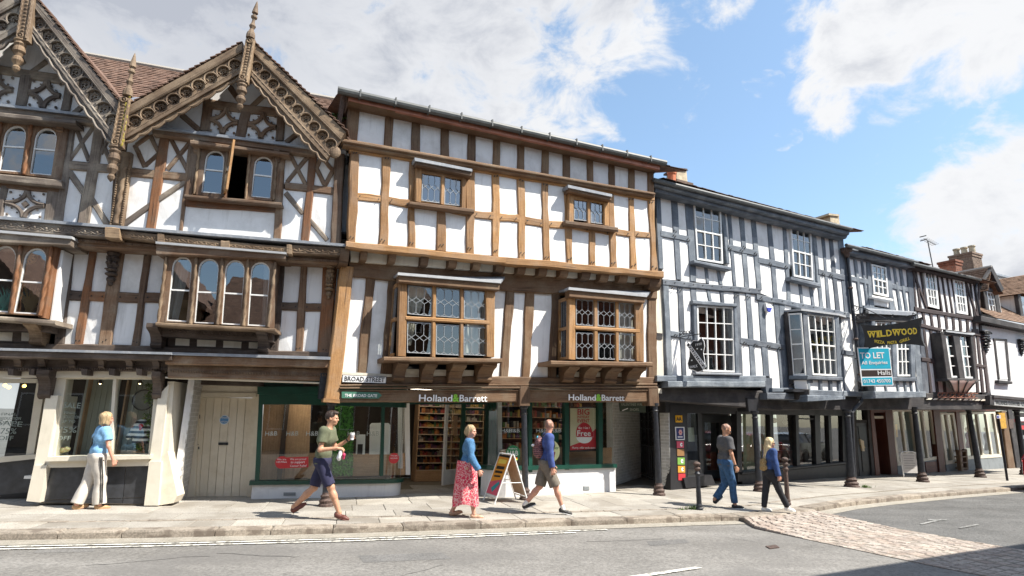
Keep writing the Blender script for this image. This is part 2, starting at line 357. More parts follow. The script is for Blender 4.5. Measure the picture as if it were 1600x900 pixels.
def tube(mb,pts,r,seg=8,closed=False,rf=None,tw=0,flat_=1.0):
    """swept round bar through world points"""
    pts = [Vector(p) for p in pts]; n = len(pts); rings = []; L = 0; up0 = None
    for i,p in enumerate(pts):
        t = (pts[(i+1)%n]-pts[i-1]) if (closed or 0 < i < n-1) else (pts[1]-pts[0] if i == 0 else pts[-1]-pts[-2])
        t.normalize(); ref = up0 if up0 is not None else (Vector((0,0,1)) if abs(t.z) < .9 else Vector((1,0,0)))
        a = t.cross(ref); a = a.normalized() if a.length > 1e-6 else Vector((1,0,0)); b = a.cross(t).normalized(); up0 = b
        if i: L += (p-pts[i-1]).length
        rr = r(i/(n-1)) if callable(r) else r
        rings.append([p+(a*math.cos(q)+b*math.sin(q)*flat_)*(rr*(rf(q,L) if rf else 1)) for q in [2*math.pi*k/seg for k in range(seg)]])
    vs = [v for g in rings for v in g]; fs = []; uv = []; ro = random.random()*9
    m = n if closed else n-1
    for i in range(m):
        for k in range(seg):
            j = (i+1)%n; fs.append((i*seg+k,i*seg+(k+1)%seg,j*seg+(k+1)%seg,j*seg+k)); uv.append([(i*.05+ro,k*.03),(i*.05+ro,k*.03+.03),(i*.05+.05+ro,k*.03+.03),(i*.05+.05+ro,k*.03)])
    if not closed:
        for c in (list(range(seg)),list(range((n-1)*seg,n*seg))): fs.append(tuple(c)); uv.append([(0,0)]*seg)
    mb.add(vs,fs,uv)
def lathe(mb,A,B,prof,seg=12,flat_=1.0):
    """turned piece from A to B, prof=[(t, radius)]"""
    A = Vector(A); B = Vector(B); ax = (B-A).normalized(); a = ax.cross(Vector((0,1,0)) if abs(ax.y) < .9 else Vector((1,0,0))).normalized(); b = a.cross(ax)
    vs = []; fs = []; uv = []
    for t,r in prof:
        for k in range(seg):
            q = 2*math.pi*k/seg; vs.append(A.lerp(B,t)+(a*math.cos(q)+b*math.sin(q)*flat_)*r)
    for i in range(len(prof)-1):
        for k in range(seg): fs.append((i*seg+k,i*seg+(k+1)%seg,(i+1)*seg+(k+1)%seg,(i+1)*seg+k)); uv.append([(i*.1,k*.05),(i*.1,k*.05+.05),(i*.1+.1,k*.05+.05),(i*.1+.1,k*.05)])
    fs.append(tuple(range(seg))); uv.append([(0,0)]*seg); fs.append(tuple(range((len(prof)-1)*seg,len(prof)*seg))); uv.append([(0,0)]*seg)
    mb.add(vs,fs,uv)
def ball(mb,c,r,seg=8,rings=6,ax=None):
    c = Vector(c); r = Vector(r) if not isinstance(r,(int,float)) else Vector((r,r,r)); X,Y,Z = ax or (Vector((1,0,0)),Vector((0,1,0)),Vector((0,0,1)))
    vs = []; fs = []
    for i in range(rings+1):
        th = math.pi*i/rings
        for k in range(seg):
            ph = 2*math.pi*k/seg; vs.append(c+X*(r.x*math.sin(th)*math.cos(ph))+Y*(r.y*math.sin(th)*math.sin(ph))+Z*(r.z*math.cos(th)))
    for i in range(rings):
        for k in range(seg): fs.append((i*seg+k,i*seg+(k+1)%seg,(i+1)*seg+(k+1)%seg,(i+1)*seg+k))
    mb.add(vs,fs)
def wbox(mb,lo,hi,rot=0,c=(0,0)):
    vs = []
    for z in (lo[2],hi[2]):
        for x,y in ((lo[0],lo[1]),(hi[0],lo[1]),(hi[0],hi[1]),(lo[0],hi[1])):
            vs.append(Vector((c[0]+x*math.cos(rot)-y*math.sin(rot),c[1]+x*math.sin(rot)+y*math.cos(rot),z)))
    mb.add(vs,[(0,1,2,3),(4,5,6,7),(0,1,5,4),(1,2,6,5),(2,3,7,6),(3,0,4,7)])
def plbox(mb,pl,s0,s1,z0,z1,d0,d1): slab_sz(mb,pl,[(s0,z1),(s1,z1),(s1,z0),(s0,z0)],d0,d1)
# ---- lettering
FONT = None
def text(s,pl,x0,y0,x1,y1,h,mat,parent,d=.02,thick=.004,name='lettering',bold=0.0,sp=1.0,origin=None,lab=None,rot=0):
    """baseline runs from bearing (x0,y0) to (x1,y1); h = capital height in the same units"""
    cu = bpy.data.curves.new(name,'FONT'); cu.body = s; cu.extrude = thick/2; cu.offset = bold; cu.resolution_u = 2; cu.space_character = sp
    to = bpy.data.objects.new(name,cu); COL.objects.link(to); dg = bpy.context.evaluated_depsgraph_get(); dg.update()
    me = bpy.data.meshes.new_from_object(to.evaluated_get(dg)); bpy.data.objects.remove(to)
    A = pl.sz(x0,y0,d); B = pl.sz(x1,y1,d); H = abs(pl.sz(x0,y0-h,d)[1]-A[1])
    xs = [v.co.x for v in me.vertices]; mn,mxx = min(xs),max(xs); ys = [v.co.y for v in me.vertices]
    cap = .69 if any(c.isupper() or c.isdigit() for c in s) else max(ys)
    W = math.dist(A,B); dx = ((B[0]-A[0])/W,(B[1]-A[1])/W)
    off = OFF[parent] if parent is not None else Vector(origin or (0,0,0))
    for v in me.vertices:
        a = (v.co.x-mn)/(mxx-mn)*W; z = v.co.y/cap*H
        P = pl.w(A[0]+dx[0]*a-dx[1]*z*rot,A[1]+dx[1]*a+z*(dx[0] if rot else 1),d+v.co.z); v.co = P-off
    me.materials.clear(); me.materials.append(MT[mat] if isinstance(mat,str) else mat)
    o = bpy.data.objects.new(name,me); COL.objects.link(o)
    if parent is not None: o.parent = parent
    else: o.location = off
    OFF[o] = off
    if lab: o['label'] = lab
    return o
# ---- windows
def sash(pl,q,cols,rows,d,parent,mat='white',meet=None,glass='glass',fw=2.2,bw=1.3,curtain=None,deep=.06):
    """q TL,TR,BR,BL of the painted frame; each pane is its own piece"""
    W = math.dist(q[0],q[1]); H = math.dist(q[0],q[3]); fu,fv = fw/W,fw/H
    mb = MB()
    def bar(u0,v0,u1,v1,dd=0): slab(mb,pl,[qp(q,u0,v0),qp(q,u1,v0),qp(q,u1,v1),qp(q,u0,v1)],d-deep,d+dd)
    bar(0,0,fu,1); bar(1-fu,0,1,1); bar(fu,0,1-fu,fv); bar(fu,1-fv*1.3,1-fu,1)
    us = [fu+(1-2*fu)*i/cols for i in range(cols+1)]; vs = [fv+(1-2.3*fv)*i/rows for i in range(rows+1)]
    b = bw/2
    for u in us[1:-1]: bar(u-b/W,fv,u+b/W,1-fv,-.012)
    for j,v in enumerate(vs[1:-1]):
        hb = b*(1.7 if (meet == j+1) else 1); bar(fu,v-hb/H,1-fu,v+hb/H,-.008 if meet == j+1 else -.015)
    w = mb.build('window',mat,parent)
    for i in range(cols):
        for j in range(rows):
            m = MB(); dd = d-.03-(.02 if (meet and j >= meet) else 0)+random.uniform(-.002,.002)
            P = [pl.sz(*qp(q,a,c),dd) for a,c in ((us[i],vs[j]),(us[i+1],vs[j]),(us[i+1],vs[j+1]),(us[i],vs[j+1]))]
            t = random.uniform(-.004,.004)
            m.add([pl.w(p[0],p[1],dd+(t if k in (0,1) else -t)) for k,p in enumerate(P)],[(0,1,2,3)]); m.build('pane',glass,w)
    if curtain:
        for (u0,u1,v0,v1) in curtain:
            m = MB(); n = 22; a = pl.sz(*qp(q,u0,v0),d-.25); b2 = pl.sz(*qp(q,u1,v0),d-.25); zb = pl.sz(*qp(q,u0,v1),d-.25)[1]
            vv = []
            for k in range(n+1):
                s_ = lerp(a[0],b2[0],k/n); o = math.sin(k*1.9)*.03
                vv += [pl.w(s_,a[1],d-.25+o),pl.w(s_+.01*math.sin(k),zb,d-.25+o*1.4)]
            m.add(vv,[(2*k,2*k+2,2*k+3,2*k+1) for k in range(n)]); m.build('curtain','curtain',w,smooth=True)
    return w
def leaded(pl,q,d,parent,n=3,glass='glass',frame='leadcame',fw=1.2):
    W = math.dist(q[0],q[1]); H = math.dist(q[0],q[3]); fu,fv = fw/W,fw/H
    mb = MB()
    for a in (rq(0,0,fu,1),rq(1-fu,0,1,1),rq(fu,0,1-fu,fv),rq(fu,1-fv,1-fu,1)): slab(mb,pl,[qp(q,*p) for p in a],d-.03,d)
    w = mb.build('casement',frame,parent)
    m = MB(); P = [pl.sz(*p,d-.015) for p in q]; m.add([pl.w(a,z,d-.015) for a,z in P],[(0,1,2,3)]); m.build('pane',glass,w)
    m = MB(); S = [pl.sz(*p,d-.008) for p in q]
    def seg(a,b):
        A = qp(S,*a); B = qp(S,*b); L = math.dist(A,B); nx,nz = -(B[1]-A[1])/L*.0042,(B[0]-A[0])/L*.0042
        slab_sz(m,pl,[(A[0]-nx,A[1]-nz),(B[0]-nx,B[1]-nz),(B[0]+nx,B[1]+nz),(A[0]+nx,A[1]+nz)],d-.012,d-.002)
    for i in range(n+1):
        u = (i+.5)/(n+.0)-0.0
        u = i/n
        if 0 < i < n: seg((u,.08),(u,.40)); seg((u,.60),(u,.92))
        for s_ in (-1,1):
            u2 = u+s_*.5/n
            if 0 <= u2 <= 1:
                seg((u,.40),(u2,.5)); seg((u2,.5),(u,.60)); seg((u,.08),(u2,0)); seg((u,.92),(u2,1))
    m.build('leading','leadcame',w)
    return w
def plate_hole(mb,pl,outer,inner,d0,d1):
    """outer/inner: matching closed outlines in (s,z)"""
    n = len(outer); vs = [pl.w(a,z,d1) for a,z in outer]+[pl.w(a,z,d1) for a,z in inner]+[pl.w(a,z,d0) for a,z in outer]+[pl.w(a,z,d0) for a,z in inner]
    fs = []; ro = random.random()*9
    for i in range(n):
        j = (i+1)%n; fs += [(i,j,n+j,n+i),(n+i,n+j,3*n+j,3*n+i),(j,i,2*n+i,2*n+j),(2*n+i,2*n+j,3*n+j,3*n+i)]
    mb.add(vs,fs,[[((vs[i]-vs[0]).z+ro,(vs[i]-vs[0]).dot(pl.u)) for i in f] for f in fs])
def arch_outline(q,n=10,k=1.0):
    """arched opening inside unit square -> list of (u,v), top is a round arch; k = arch height share"""
    H = k; pts = [(0,1),(0,.66),(0,H)]
    for i in range(1,n): a = math.pi*(1-i/n); pts.append((.5+.5*math.cos(a),H-H*math.sin(a)))
    pts += [(1,H),(1,.66),(1,1),(.5,1)]
    return pts
def arch_light(pl,q,d,parent,wood_q=None,wmat='l_oak',bar=.5,ak=None,glass='glass_sky',white='white'):
    """q = opening box TL,TR,BR,BL; arched head"""
    W = math.dist(q[0],q[1]); H = math.dist(q[0],q[3]); k = ak or .5*W/H; o = arch_outline(q,10,k)
    S = [pl.sz(*qp(q,*p),d) for p in o]
    if wood_q:
        T = []
        for (u,v),s_ in zip(o,S):
            uu = -0.0 if u < .02 else (1 if u > .98 else u)
            if v < k*.999: a = (uu,0)
            else: a = (uu,v)
            T.append(a)
        T = [pl.sz(*qp(wood_q,*a),d) for a in T]
        mb = MB(); plate_hole(mb,pl,T,S,d-.09,d); mb.build('arched_board',wmat,parent)
    c = (sum(p[0] for p in S)/len(S),sum(p[1] for p in S)/len(S))
    I = [l2(p,c,min(.5,.028/max(.01,math.dist(p,c)))) for p in S]
    mb = MB(); plate_hole(mb,pl,S,I,d-.07,d-.03)
    if bar:
        a = pl.sz(*qp(q,0,bar),d-.04); b = pl.sz(*qp(q,1,bar),d-.04)
        slab_sz(mb,pl,[(a[0],a[1]+.014),(b[0],b[1]+.014),(b[0],b[1]-.014),(a[0],a[1]-.014)],d-.07,d-.035)
    w = mb.build('window',white,parent)
    m = MB(); m.add([pl.w(a,z,d-.055) for a,z in S],[tuple(range(len(S)))]); m.build('pane',glass,w)
    return w
def tiles(P00,P10,P11,P01,rows,cols,mat,parent,name='roof_tiles',th=.014,kind='stuff',jit=.35,base=True):
    """P00 eave-left, P10 eave-right, P11 ridge-right, P01 ridge-left; overlapping plain tiles"""
    P00,P10,P11,P01 = map(Vector,(P00,P10,P11,P01)); nrm = (P10-P00).cross(P01-P00).normalized()
    if nrm.z < 0: nrm = -nrm
    mb = MB()
    def pt(u,v,h=0): return P00.lerp(P10,u).lerp(P01.lerp(P11,u),v)+nrm*h
    for j in range(rows):
        sh = (j%2)*.5
        for i in range(-1 if sh else 0,cols):
            u0,u1 = max(0,(i+sh)/cols),min(1,(i+1+sh)/cols-.06/cols)
            if u1-u0 < .2/cols: continue
            v0,v1 = j/rows,min(1,(j+1.15)/rows); e = random.uniform(-.5,1)*jit*th*2; v0 -= random.uniform(0,.12)/rows
            A = [pt(u0,v0,th*1.9+e),pt(u1,v0,th*1.9+e),pt(u1,v1,th*.6),pt(u0,v1,th*.6)]; Bq = [p-nrm*th for p in A]
            mb.add(A+Bq,[(0,1,2,3),(0,1,5,4),(1,2,6,5),(3,0,4,7)])
    if base: mb.add([pt(0,0,-.01),pt(1,0,-.01),pt(1,1,-.01),pt(0,1,-.01)],[(0,1,2,3)])
    return mb.build(name,mat,parent,kind=kind)
def bricks(pl,s0,s1,z0,z1,d0,d1,parent,mat='brick',bw=.215,bh=.065,g=.010,thick=.02,name='brick',mort='mortar',join=False,wallname='wall'):
    mb = MB(); plbox(mb,pl,s0,s1,z0,z1,d0,d1-.006); w = mb.build(wallname,mort,parent)
    J = MB() if join else None; base = None; nr = max(1,round((z1-z0)/(bh+g))); hh = (z1-z0)/nr
    for r in range(nr):
        nb = max(1,round((s1-s0)/(bw+g))); ww = (s1-s0)/nb; sh = (r%2)*.5
        for i in range(-1 if sh else 0,nb):
            a = max(s0,s0+(i+sh)*ww+g/2); b = min(s1,s0+(i+1+sh)*ww-g/2)
            if b-a < .03: continue
            m = J if join else MB(); plbox(m,pl,a,b,z0+r*hh+g/2,z0+(r+1)*hh-g/2,d1-thick,d1+random.uniform(-.003,.004))
            if not join: m.build(name,mat,w)
    if join: J.build(name,mat,w,kind='stuff')
    return w
def rope(mb,A,B,r,tw=26,seg=10):
    A = Vector(A); B = Vector(B); L = (B-A).length; n = max(8,int(L/.022))
    tube(mb,[A.lerp(B,i/n) for i in range(n+1)],r,seg,rf=lambda q,l: 1+.26*math.sin(2*q+l*tw))
def column(parent,base,top,r0,r1,mat='iron',foot='rust',name='column',fr=1.9):
    """tapering cast iron post with a moulded foot and cap"""
    base = Vector(base); top = Vector(top); L = (top-base).length; m = MB()
    pr = [(0,r0*fr),(.02,r0*fr),(.03,r0*1.6),(.055,r0*1.75),(.075,r0*1.25),(.10,r0*1.45),(.115,r0*1.05),(.13,r0),(.55,lerp(r0,r1,.55)),(.90,r1),(.915,r1*1.3),(.925,r1),(.96,r1*1.05),(.975,r1*1.5),(1,r1*1.55)]
    k = 8; lathe(m,base,top,pr[k-1:],16); o = m.build(name,mat,parent,smooth=False)
    m = MB(); lathe(m,base,top,pr[:k],16); m.build('foot',foot,o)
    return o
def scroll(pl,q,d,parent,n,mat='l_carved',name='carving'):
    """relief of interlaced stems and leaves inside q (TL,TR,BR,BL)"""
    mb = MB(); S = [pl.sz(*p,d) for p in q]; h = abs(S[0][1]-S[3][1]); N = n*10
    for ph in (0,math.pi):
        pts = []
        for i in range(N+1):
            t = i/N; a,z = qp(S,.01+.98*t,.5+.33*math.sin(t*n*math.pi+ph)); pts.append(pl.w(a,z,d+.004*math.cos(t*n*math.pi*2+ph)))
        tube(mb,pts,h*.07,5)
    for i in range(n):
        a,z = qp(S,(i+.5)/n,.5); ball(mb,pl.w(a,z,d),(h*.17,h*.17,h*.20),7,4)
        for s_ in (-1,1):
            a,z = qp(S,(i+.97)/n,.5+s_*.30); ball(mb,pl.w(a,z,d),(h*.14,h*.06,h*.10),6,4)
    return mb.build(name,mat,parent,smooth=False)
def head_corbel(pl,x0,y0,x1,y1,d,parent,wpx,mat='l_dark',name='carved_bracket'):
    """grotesque face bracket hanging below a jetty; (x0,y0) top centre, (x1,y1) bottom centre"""
    A = pl.sz(x0,y0,d); B = pl.sz(x1,y1,d); w = abs(pl.sz(x0+wpx/2,y0,d)[0]-A[0]); H = math.dist(A,B); mb = MB()
    def at(t,o=0,dd=0): p = l2(A,B,t); return pl.w(p[0]+o*w,p[1],d+dd)
    ax = (pl.u,pl.n,Vector((0,0,1)))
    for t,rw,rd,rh,dd in ((.05,1.15,.13,.05,.06),(.13,1.0,.12,.05,.06),(.24,.95,.12,.10,.03),(.36,1.0,.11,.10,.02),(.50,.9,.10,.10,.0),(.62,.85,.13,.06,.0),(.72,.95,.11,.05,.0),(.84,.7,.08,.08,-.02),(.94,.4,.06,.06,-.03)):
        ball(mb,at(t,0,dd),(w*rw,rd,H*rh),10,6,ax)
    for s_ in (-1,1):
        ball(mb,at(.36,s_*.42,.11),(w*.20,.03,H*.03),6,4,ax); ball(mb,at(.33,s_*.42,.125),(w*.30,.02,H*.015),6,4,ax); ball(mb,at(.47,s_*.5,.08),(w*.3,.05,H*.045),6,4,ax); ball(mb,at(.62,s_*.35,.11),(w*.4,.04,H*.02),6,4,ax)
    ball(mb,at(.44,0,.13),(w*.22,.06,H*.07),6,4,ax); ball(mb,at(.57,0,.11),(w*.35,.03,H*.015),6,4,ax)
    for k in range(5): ball(mb,at(.10,(k-2)*.45,.13),(w*.16,.04,H*.05),6,4,ax)
    return mb.build(name,mat,parent)
def bracket(pl,x0,y0,w,h,d0,d1,parent,mat,name='bracket',lean=0):
    """curved bracket under a sill: deep at top, dying into the wall below"""
    S = [pl.sz(x0,y0,d0),pl.sz(x0+w,y0,d0),pl.sz(x0+lean,y0+h,d0)]; a0,zt = S[0]; a1 = S[1][0]; zb = S[2][1]; H = zt-zb; D = d1-d0
    prof = [(1,0),(1,.16),(.93,.24),(.78,.30),(.62,.40),(.50,.55),(.44,.72),(.46,.84),(.36,.94),(.16,1),(0,1)]
    mb = MB(); L = [pl.w(a0,zt,d0)]+[pl.w(a0,zt-H*t,d0+D*k) for k,t in prof]; Rr = [pl.w(a1,zt,d0)]+[pl.w(a1,zt-H*t,d0+D*k) for k,t in prof]
    n = len(L); vs = L+Rr; fs = [tuple(range(n)),tuple(range(2*n-1,n-1,-1))]+[(i,(i+1)%n,n+(i+1)%n,n+i) for i in range(n)]
    mb.add(vs,fs); return mb.build(name,mat,parent)
# ================================================================ GABLED BUILDING (left)
LP = PL(-3.49,11.75,R_(10))
GB = thing('gabled_timber_building',(-6.4,11.6,0),'silvered and brown timber-framed building with two carved gables at the left end of the row','building')
D1,D2,DB = .05,.50,1.02
def floor_room(pl,s0,s1,z0,z1,depth,parent,d0=-.25,mat='room'):
    mb = MB()
    for k in ((s0,s1,z0,z1,-depth-.05,-depth),(s0,s1,z0-.04,z0,-depth,d0),(s0,s1,z1,z1+.04,-depth,d0),(s0-.04,s0,z0,z1,-depth,d0),(s1,s1+.04,z0,z1,-depth,d0)): plbox(mb,pl,*k)
    return mb.build('room',mat,parent)
# rooms behind the windows
floor_room(LP,-6.6,-.2,2.75,5.0,3.2,GB,mat='void'); floor_room(LP,-7.4,-.4,5.25,7.3,2.6,GB,d0=.2,mat='void')
# ---- ground floor fascia, cornice
def lx(pts,d0,d1,mat,name,**k): return box(name,mat,LP,pts,d0,d1,GB,**k)
timber(LP,[(-20,559),(-20,546),(268,554),(268,563)],0,.42,'l_dark',GB,'cornice',.006)
lx([(-20,543),(268,550.5),(268,554),(-20,547)],0,.46,'lead','lead_flashing')
timber(LP,[(258,569),(258,554),(516,562),(516,575)],0,.36,'l_oak',GB,'cornice',.005)
lx([(258,550),(516,557.5),(516,562),(258,554)],0,.42,'lead','lead_flashing')
timber(LP,[(-20,579),(-20,556),(262,561),(262,580)],0,.14,'l_dark',GB,'fascia',.004)
timber(LP,[(262,590),(262,567),(515,575),(515,595)],0,.22,'l_oak',GB,'fascia',.004)
m = MB()
for i in range(62):
    x = 264+i*4.05; y = lerp(578,585,(x-264)/250); slab(m,LP,rq(x,y,x+2.3,y+3.2),.2,.25)
for i in range(84):
    x = 264+i*3; y = lerp(570,577.5,(x-264)/250); slab(m,LP,[(x,y),(x+2.2,y+.1),(x+1.2,y+2.6),(x-1,y+2.5)],.2,.245)
m.build('carving','l_carved',GB,kind='stuff')
m = MB()
for i in range(70):
    x = -6+i*3.85; slab(m,LP,[(x-1.6,574.5),(x+1.6,574.6),(x,579)],.1,.17)
m.build('carving','l_dark',GB,kind='stuff')
for x0,x1 in ((-3,5),(30,41),(67,78),(114,124),(160,169),(203,213),(244,254)):
    y = lerp(556,561,x0/260); bracket(LP,x0,y,x1-x0,17,.12,.36,GB,'l_dark','console')
for x0 in (11,44,126,169,212): box('hanging_block','l_dark',LP,[(x0,576),(x0+10,576.3),(x0+9,586),(x0+1.5,586)],.0,.26,GB)
lx([(258,588.5),(508,597.5),(508,599.5),(258,591)],-.05,.16,'cream','trim')
# ---- shop window (middle) : cream joinery
lx([(-20,577),(256,579),(256,590),(-20,590)],-.10,.02,'cream','fascia_board')
# pilasters
def pil(tl,tr,br,bl,d0,d1,name='pilaster'): return lx([tl,tr,br,bl],d0,d1,'cream',name)
o = pil((72,618),(91,618),(72,728),(53,728),-.6,.06); box('base','cream',LP,[(53,727),(73,727),(62,785),(41,783)],-.6,.11,GB)
o = pil((247,618),(264,600),(250,722),(233,722),-.3,.06); box('base','cream',LP,[(233,721),(252,721),(247,790),(225,790)],-.3,.11,GB)
lx([(262,596),(272,596),(262,720),(250,722)],-.7,.0,'cream','corner_post')
lx([(250,715),(262,705),(277,775),(271,786),(246,790)],-.35,.03,'doorcream','buttress')
lx([(75,590),(104,590),(84,717),(56,717)],-.3,-.05,'cream','window_post')
lx([(243,590),(250,590),(238,715),(231,715)],-.3,-.05,'cream','window_post')
for x0,x1,y0,y1 in ((72,91,577,622),(247,260,580,622)):
    w = x1-x0; bracket(LP,x0,y0+2,w,y1-y0,-.02,.26,GB,'l_dark','console',lean=-3)
# middle window glass and frame
box('sill','cream',LP,[(74,714),(236,711),(234,717),(71,721)],-.3,.16,GB); lx([(70,720),(235,716.5),(233,728),(69,731)],-.3,.06,'cream','sill_board')
fr = lx([(177,590),(182,590),(173,713),(168,713)],-.14,-.02,'cream','mullion')
lx([(98,588),(248,590),(247,593),(97,592)],-.16,-.03,'cream','head')
mb = MB(); P = [LP.p(x,y,-.10) for x,y in ((100,588),(180,589),(171,716),(82,718))]; mb.add(P,[(0,1,2,3)]); mb.build('pane','shopglass',GB)
mb = MB(); P = [LP.p(x,y,-.10) for x,y in ((180,589),(250,590),(236,715),(171,716))]; mb.add(P,[(0,1,2,3)]); mb.build('pane','shopglass',GB)
# stall riser, polished dark stone slabs
MT['darkstone'] = plain('stone_polished_dark',(.045,.048,.055),.3,.35,7,.12)
lx([(68,727),(236,724),(231,789),(60,786)],-.3,-.04,'mortar','riser_backing')
for q in ([(69,730),(196,727.5),(192,778),(67,781)],[(197,727.5),(233,727),(229,777),(193,778)],[(67,782),(192,779),(191,787),(66,785)],[(193,779),(229,778),(228,788),(192,787)]): lx(q,-.2,-.02,'darkstone','stone_slab')
# left recessed window
L0 = LP.at(-.85)
def l0(pts,d0,d1,mat,name): return box(name,mat,L0,pts,d0,d1,GB)
l0([(-30,590),(60,592),(60,598),(-30,598)],-.1,.05,'cream','head'); l0([(58,592),(72,592),(52,714),(40,714)],-.3,.05,'cream','window_post')
l0([(-30,716),(55,710),(55,717),(-30,726)],-.2,.10,'cream','sill'); l0([(-30,724),(55,716),(55,768),(-30,776)],-.2,.02,'darkstone','riser')
mb = MB(); mb.add([L0.p(x,y,-.04) for x,y in ((-30,592),(62,596),(44,714),(-30,720))],[(0,1,2,3)]); mb.build('pane','shopglass',GB)
# shop room
MT['shopwall'] = stained('boarded_wall_grey',(.42,.45,.40),(.3,.32,.29),.8,.3)
mb = MB(); plbox(mb,LP,-7.4,-2.9,-.02,2.55,-3.2,-3.1); plbox(mb,LP,-7.4,-2.9,2.5,2.56,-3.1,-.3);  plbox(mb,LP,-7.4,-2.9,-.02,.0,-3.1,-.3); mb.build('room','void',GB)
mb = MB(); f0_,f1_ = G(277,787),G(292,776.5); RW = PL(f0_.x,f0_.y,math.atan2(f1_.y-f0_.y,f1_.x-f0_.x)); bricks(RW,0,(f1_-f0_).length,0,2.62,-.12,0,GB,'whitebrick',bw=.22,bh=.075,mort='plaster_grey',wallname='return_wall')
mb = MB(); plbox(mb,LP,-5.3,-2.95,.45,.5,-.85,-.12); mb.build('display_shelf','white',GB)
for k in range(13):
    mb = MB(); a = LP.sz(134,600,-.9)[0]+k*.105
    if 6 <= k <= 7: continue
    plbox(mb,LP,a,a+.098,.45,2.45,-.94,-.9); mb.build('wall_board','shopwall',GB)
mb = MB()
for x in (141,201): a = LP.sz(x,600,-.8)[0]; plbox(mb,LP,a-.03,a,.45,2.45,-.95,-.78)
mb.build('board_edge','panelwood',GB)
text('SALE',L0,-4,664,34,667,8,'frost',GB,d=-.06,name='window_lettering')
text('SALE',LP,99,637,125,638,8.5,'frost',GB,d=-.12,name='window_lettering')
text('FINAL',LP,100,646.5,119,647,4,'frost',GB,d=-.12,name='window_lettering')
text('REDUCTION',LP,97,653.5,124,654,4.5,'frost',GB,d=-.12,name='window_lettering')
text('UP TO',LP,95,661,117,661,5,'frost',GB,d=-.12,name='window_lettering')
text('75%',LP,88,676,119,676,9,'frost',GB,d=-.12,name='window_lettering')
text('OFF',LP,88,688,110,688,7,'frost',GB,d=-.12,name='window_lettering')
for s_,y,h,x0,x1 in (('FINAL',651,4,2,26),('REDUCTION',658,4.5,0,32),('UP TO',664.5,4.5,0,26),('75%',680,9,0,25),('OFF',690,7,-3,20)):
    text(s_,L0,x0,y-2,x1,y-2,h,'frost',GB,d=-.06,name='window_lettering')
# ---- door bay
DP = LP.at(-1.28)
def dx(pts,d0,d1,mat,name,**k): return box(name,mat,DP,pts,d0,d1,GB,**k)
timber(DP,[(276,600),(276,586),(516,598),(516,606)],-.1,.30,'l_dark',GB,'lintel',.008)
dx([(285,585),(310,585),(304,780),(284,780)],-.25,-.02,'cream','wall')
dx([(291,600),(400,602),(398,615),(291,613)],-.15,.06,'doorcream','frame_head'); dx([(292,598),(312,598),(304,777),(287,777)],-.15,.05,'doorcream','frame_post'); dx([(395,602),(408,602),(402,779),(386,777)],-.15,.05,'doorcream','frame_post')
dx([(303,613),(400,614),(400,621),(302,621)],-.12,.09,'doorcream','frame_head')
mb = MB(); slab(mb,DP,[(310,621),(397,622),(386,776),(298,776)],-.1,-.07); door = mb.build('door','doorcream',GB)
for i in range(7):
    q = [(310,621.5),(397,622.5),(386,775.5),(298,775.5)]; a,b = i/7+.004,(i+1)/7-.004
    box('plank','doorcream',DP,[qp(q,a,0),qp(q,b,0),qp(q,b,1),qp(q,a,1)],-.08,-.045+random.uniform(-.004,.004),door)
box('letterbox','iron',DP,rq(341,691.5,356,695.5),-.05,-.02,door); box('hinge','rust',DP,rq(302,648,312,654),-.05,-.02,door); box('latch','rust',DP,rq(302,683,309,695),-.05,.0,door)
box('keyhole','iron',DP,rq(308.5,698,311,702),-.05,-.03,door)
c0 = DP.sz(350.5,656,-.03); pq = thing('blue_plaque',DP.w(*c0,-.03),'round blue notice with white writing fixed to the cream plank door','sign')
mb = MB(); r = .10; N = 28; slab_sz(mb,DP,[(c0[0]+r*math.cos(-2*math.pi*k/N),c0[1]+r*math.sin(-2*math.pi*k/N)) for k in range(N)],-.045,-.03); mb.build('disc',flat('sign_white',(.72,.76,.80)),pq)
mb = MB(); r = .082; slab_sz(mb,DP,[(c0[0]+r*math.cos(-2*math.pi*k/N),c0[1]+r*math.sin(-2*math.pi*k/N)) for k in range(N)],-.03,-.026); mb.build('face',flat('plaque_blue',(.10,.27,.52)),pq)
for k,(s_,y) in enumerate((('PRIVATE',654),('KEEP CLEAR',660))): text(s_,DP,345.5,y,355.5,y,2.2,'text_white',pq,d=-.022,thick=.002)
# ---- first floor framing
pg = []
topL = (97,386,258,395); botL = (88,535,248,541)
def wmL(i): return ['l_dark','l_red','l_oak','l_oak','l_dark'][i]
rl = {0:[(460,462,16)],1:[(462,463,16)],2:[(464,465,16)],3:[(464.5,465.5,16)]}
framing(LP,GB,topL,botL,[(97,116,84,98),(138.5,151,114.5,127.5),(172,195,152.5,173),(225,236.5,204.5,217),(257,262,246,252)],rl,set(),wmL,'plaster_grey',D1,pegs=pg,proud=.035)
topR = (429,405,527,413); botR = (420,545,517,552)
framing(LP,GB,topR,botR,[(427,445,417,434.5),(470,481,460,472),(505,527,496,517)],{0:[(477.5,479,13)],1:[(479.5,480.5,13)]},set(),lambda i: ['l_dark','l_oak','l_red'][i],'plaster_grey',D1,pegs=pg,proud=.035)
rail(LP,-20,541,250,546,12,11,-.1,D1+.04,'l_dark',GB,'sill_beam'); rail(LP,248,547,517,556,12,11,-.1,D1+.05,'l_dark',GB,'sill_beam')
rail(LP,90,380,262,390,13,13,-.1,D1+.05,'l_red',GB,'head_beam'); rail(LP,425,401,530,409,14,14,-.1,D1+.05,'l_red',GB,'head_beam')
head_corbel(LP,181,382,171,447,D1+.06,GB,21,'l_dark'); head_corbel(LP,518,411,513,468,D1+.06,GB,15,'l_carved')
pegs_build(LP,pg,D1+.035,GB)
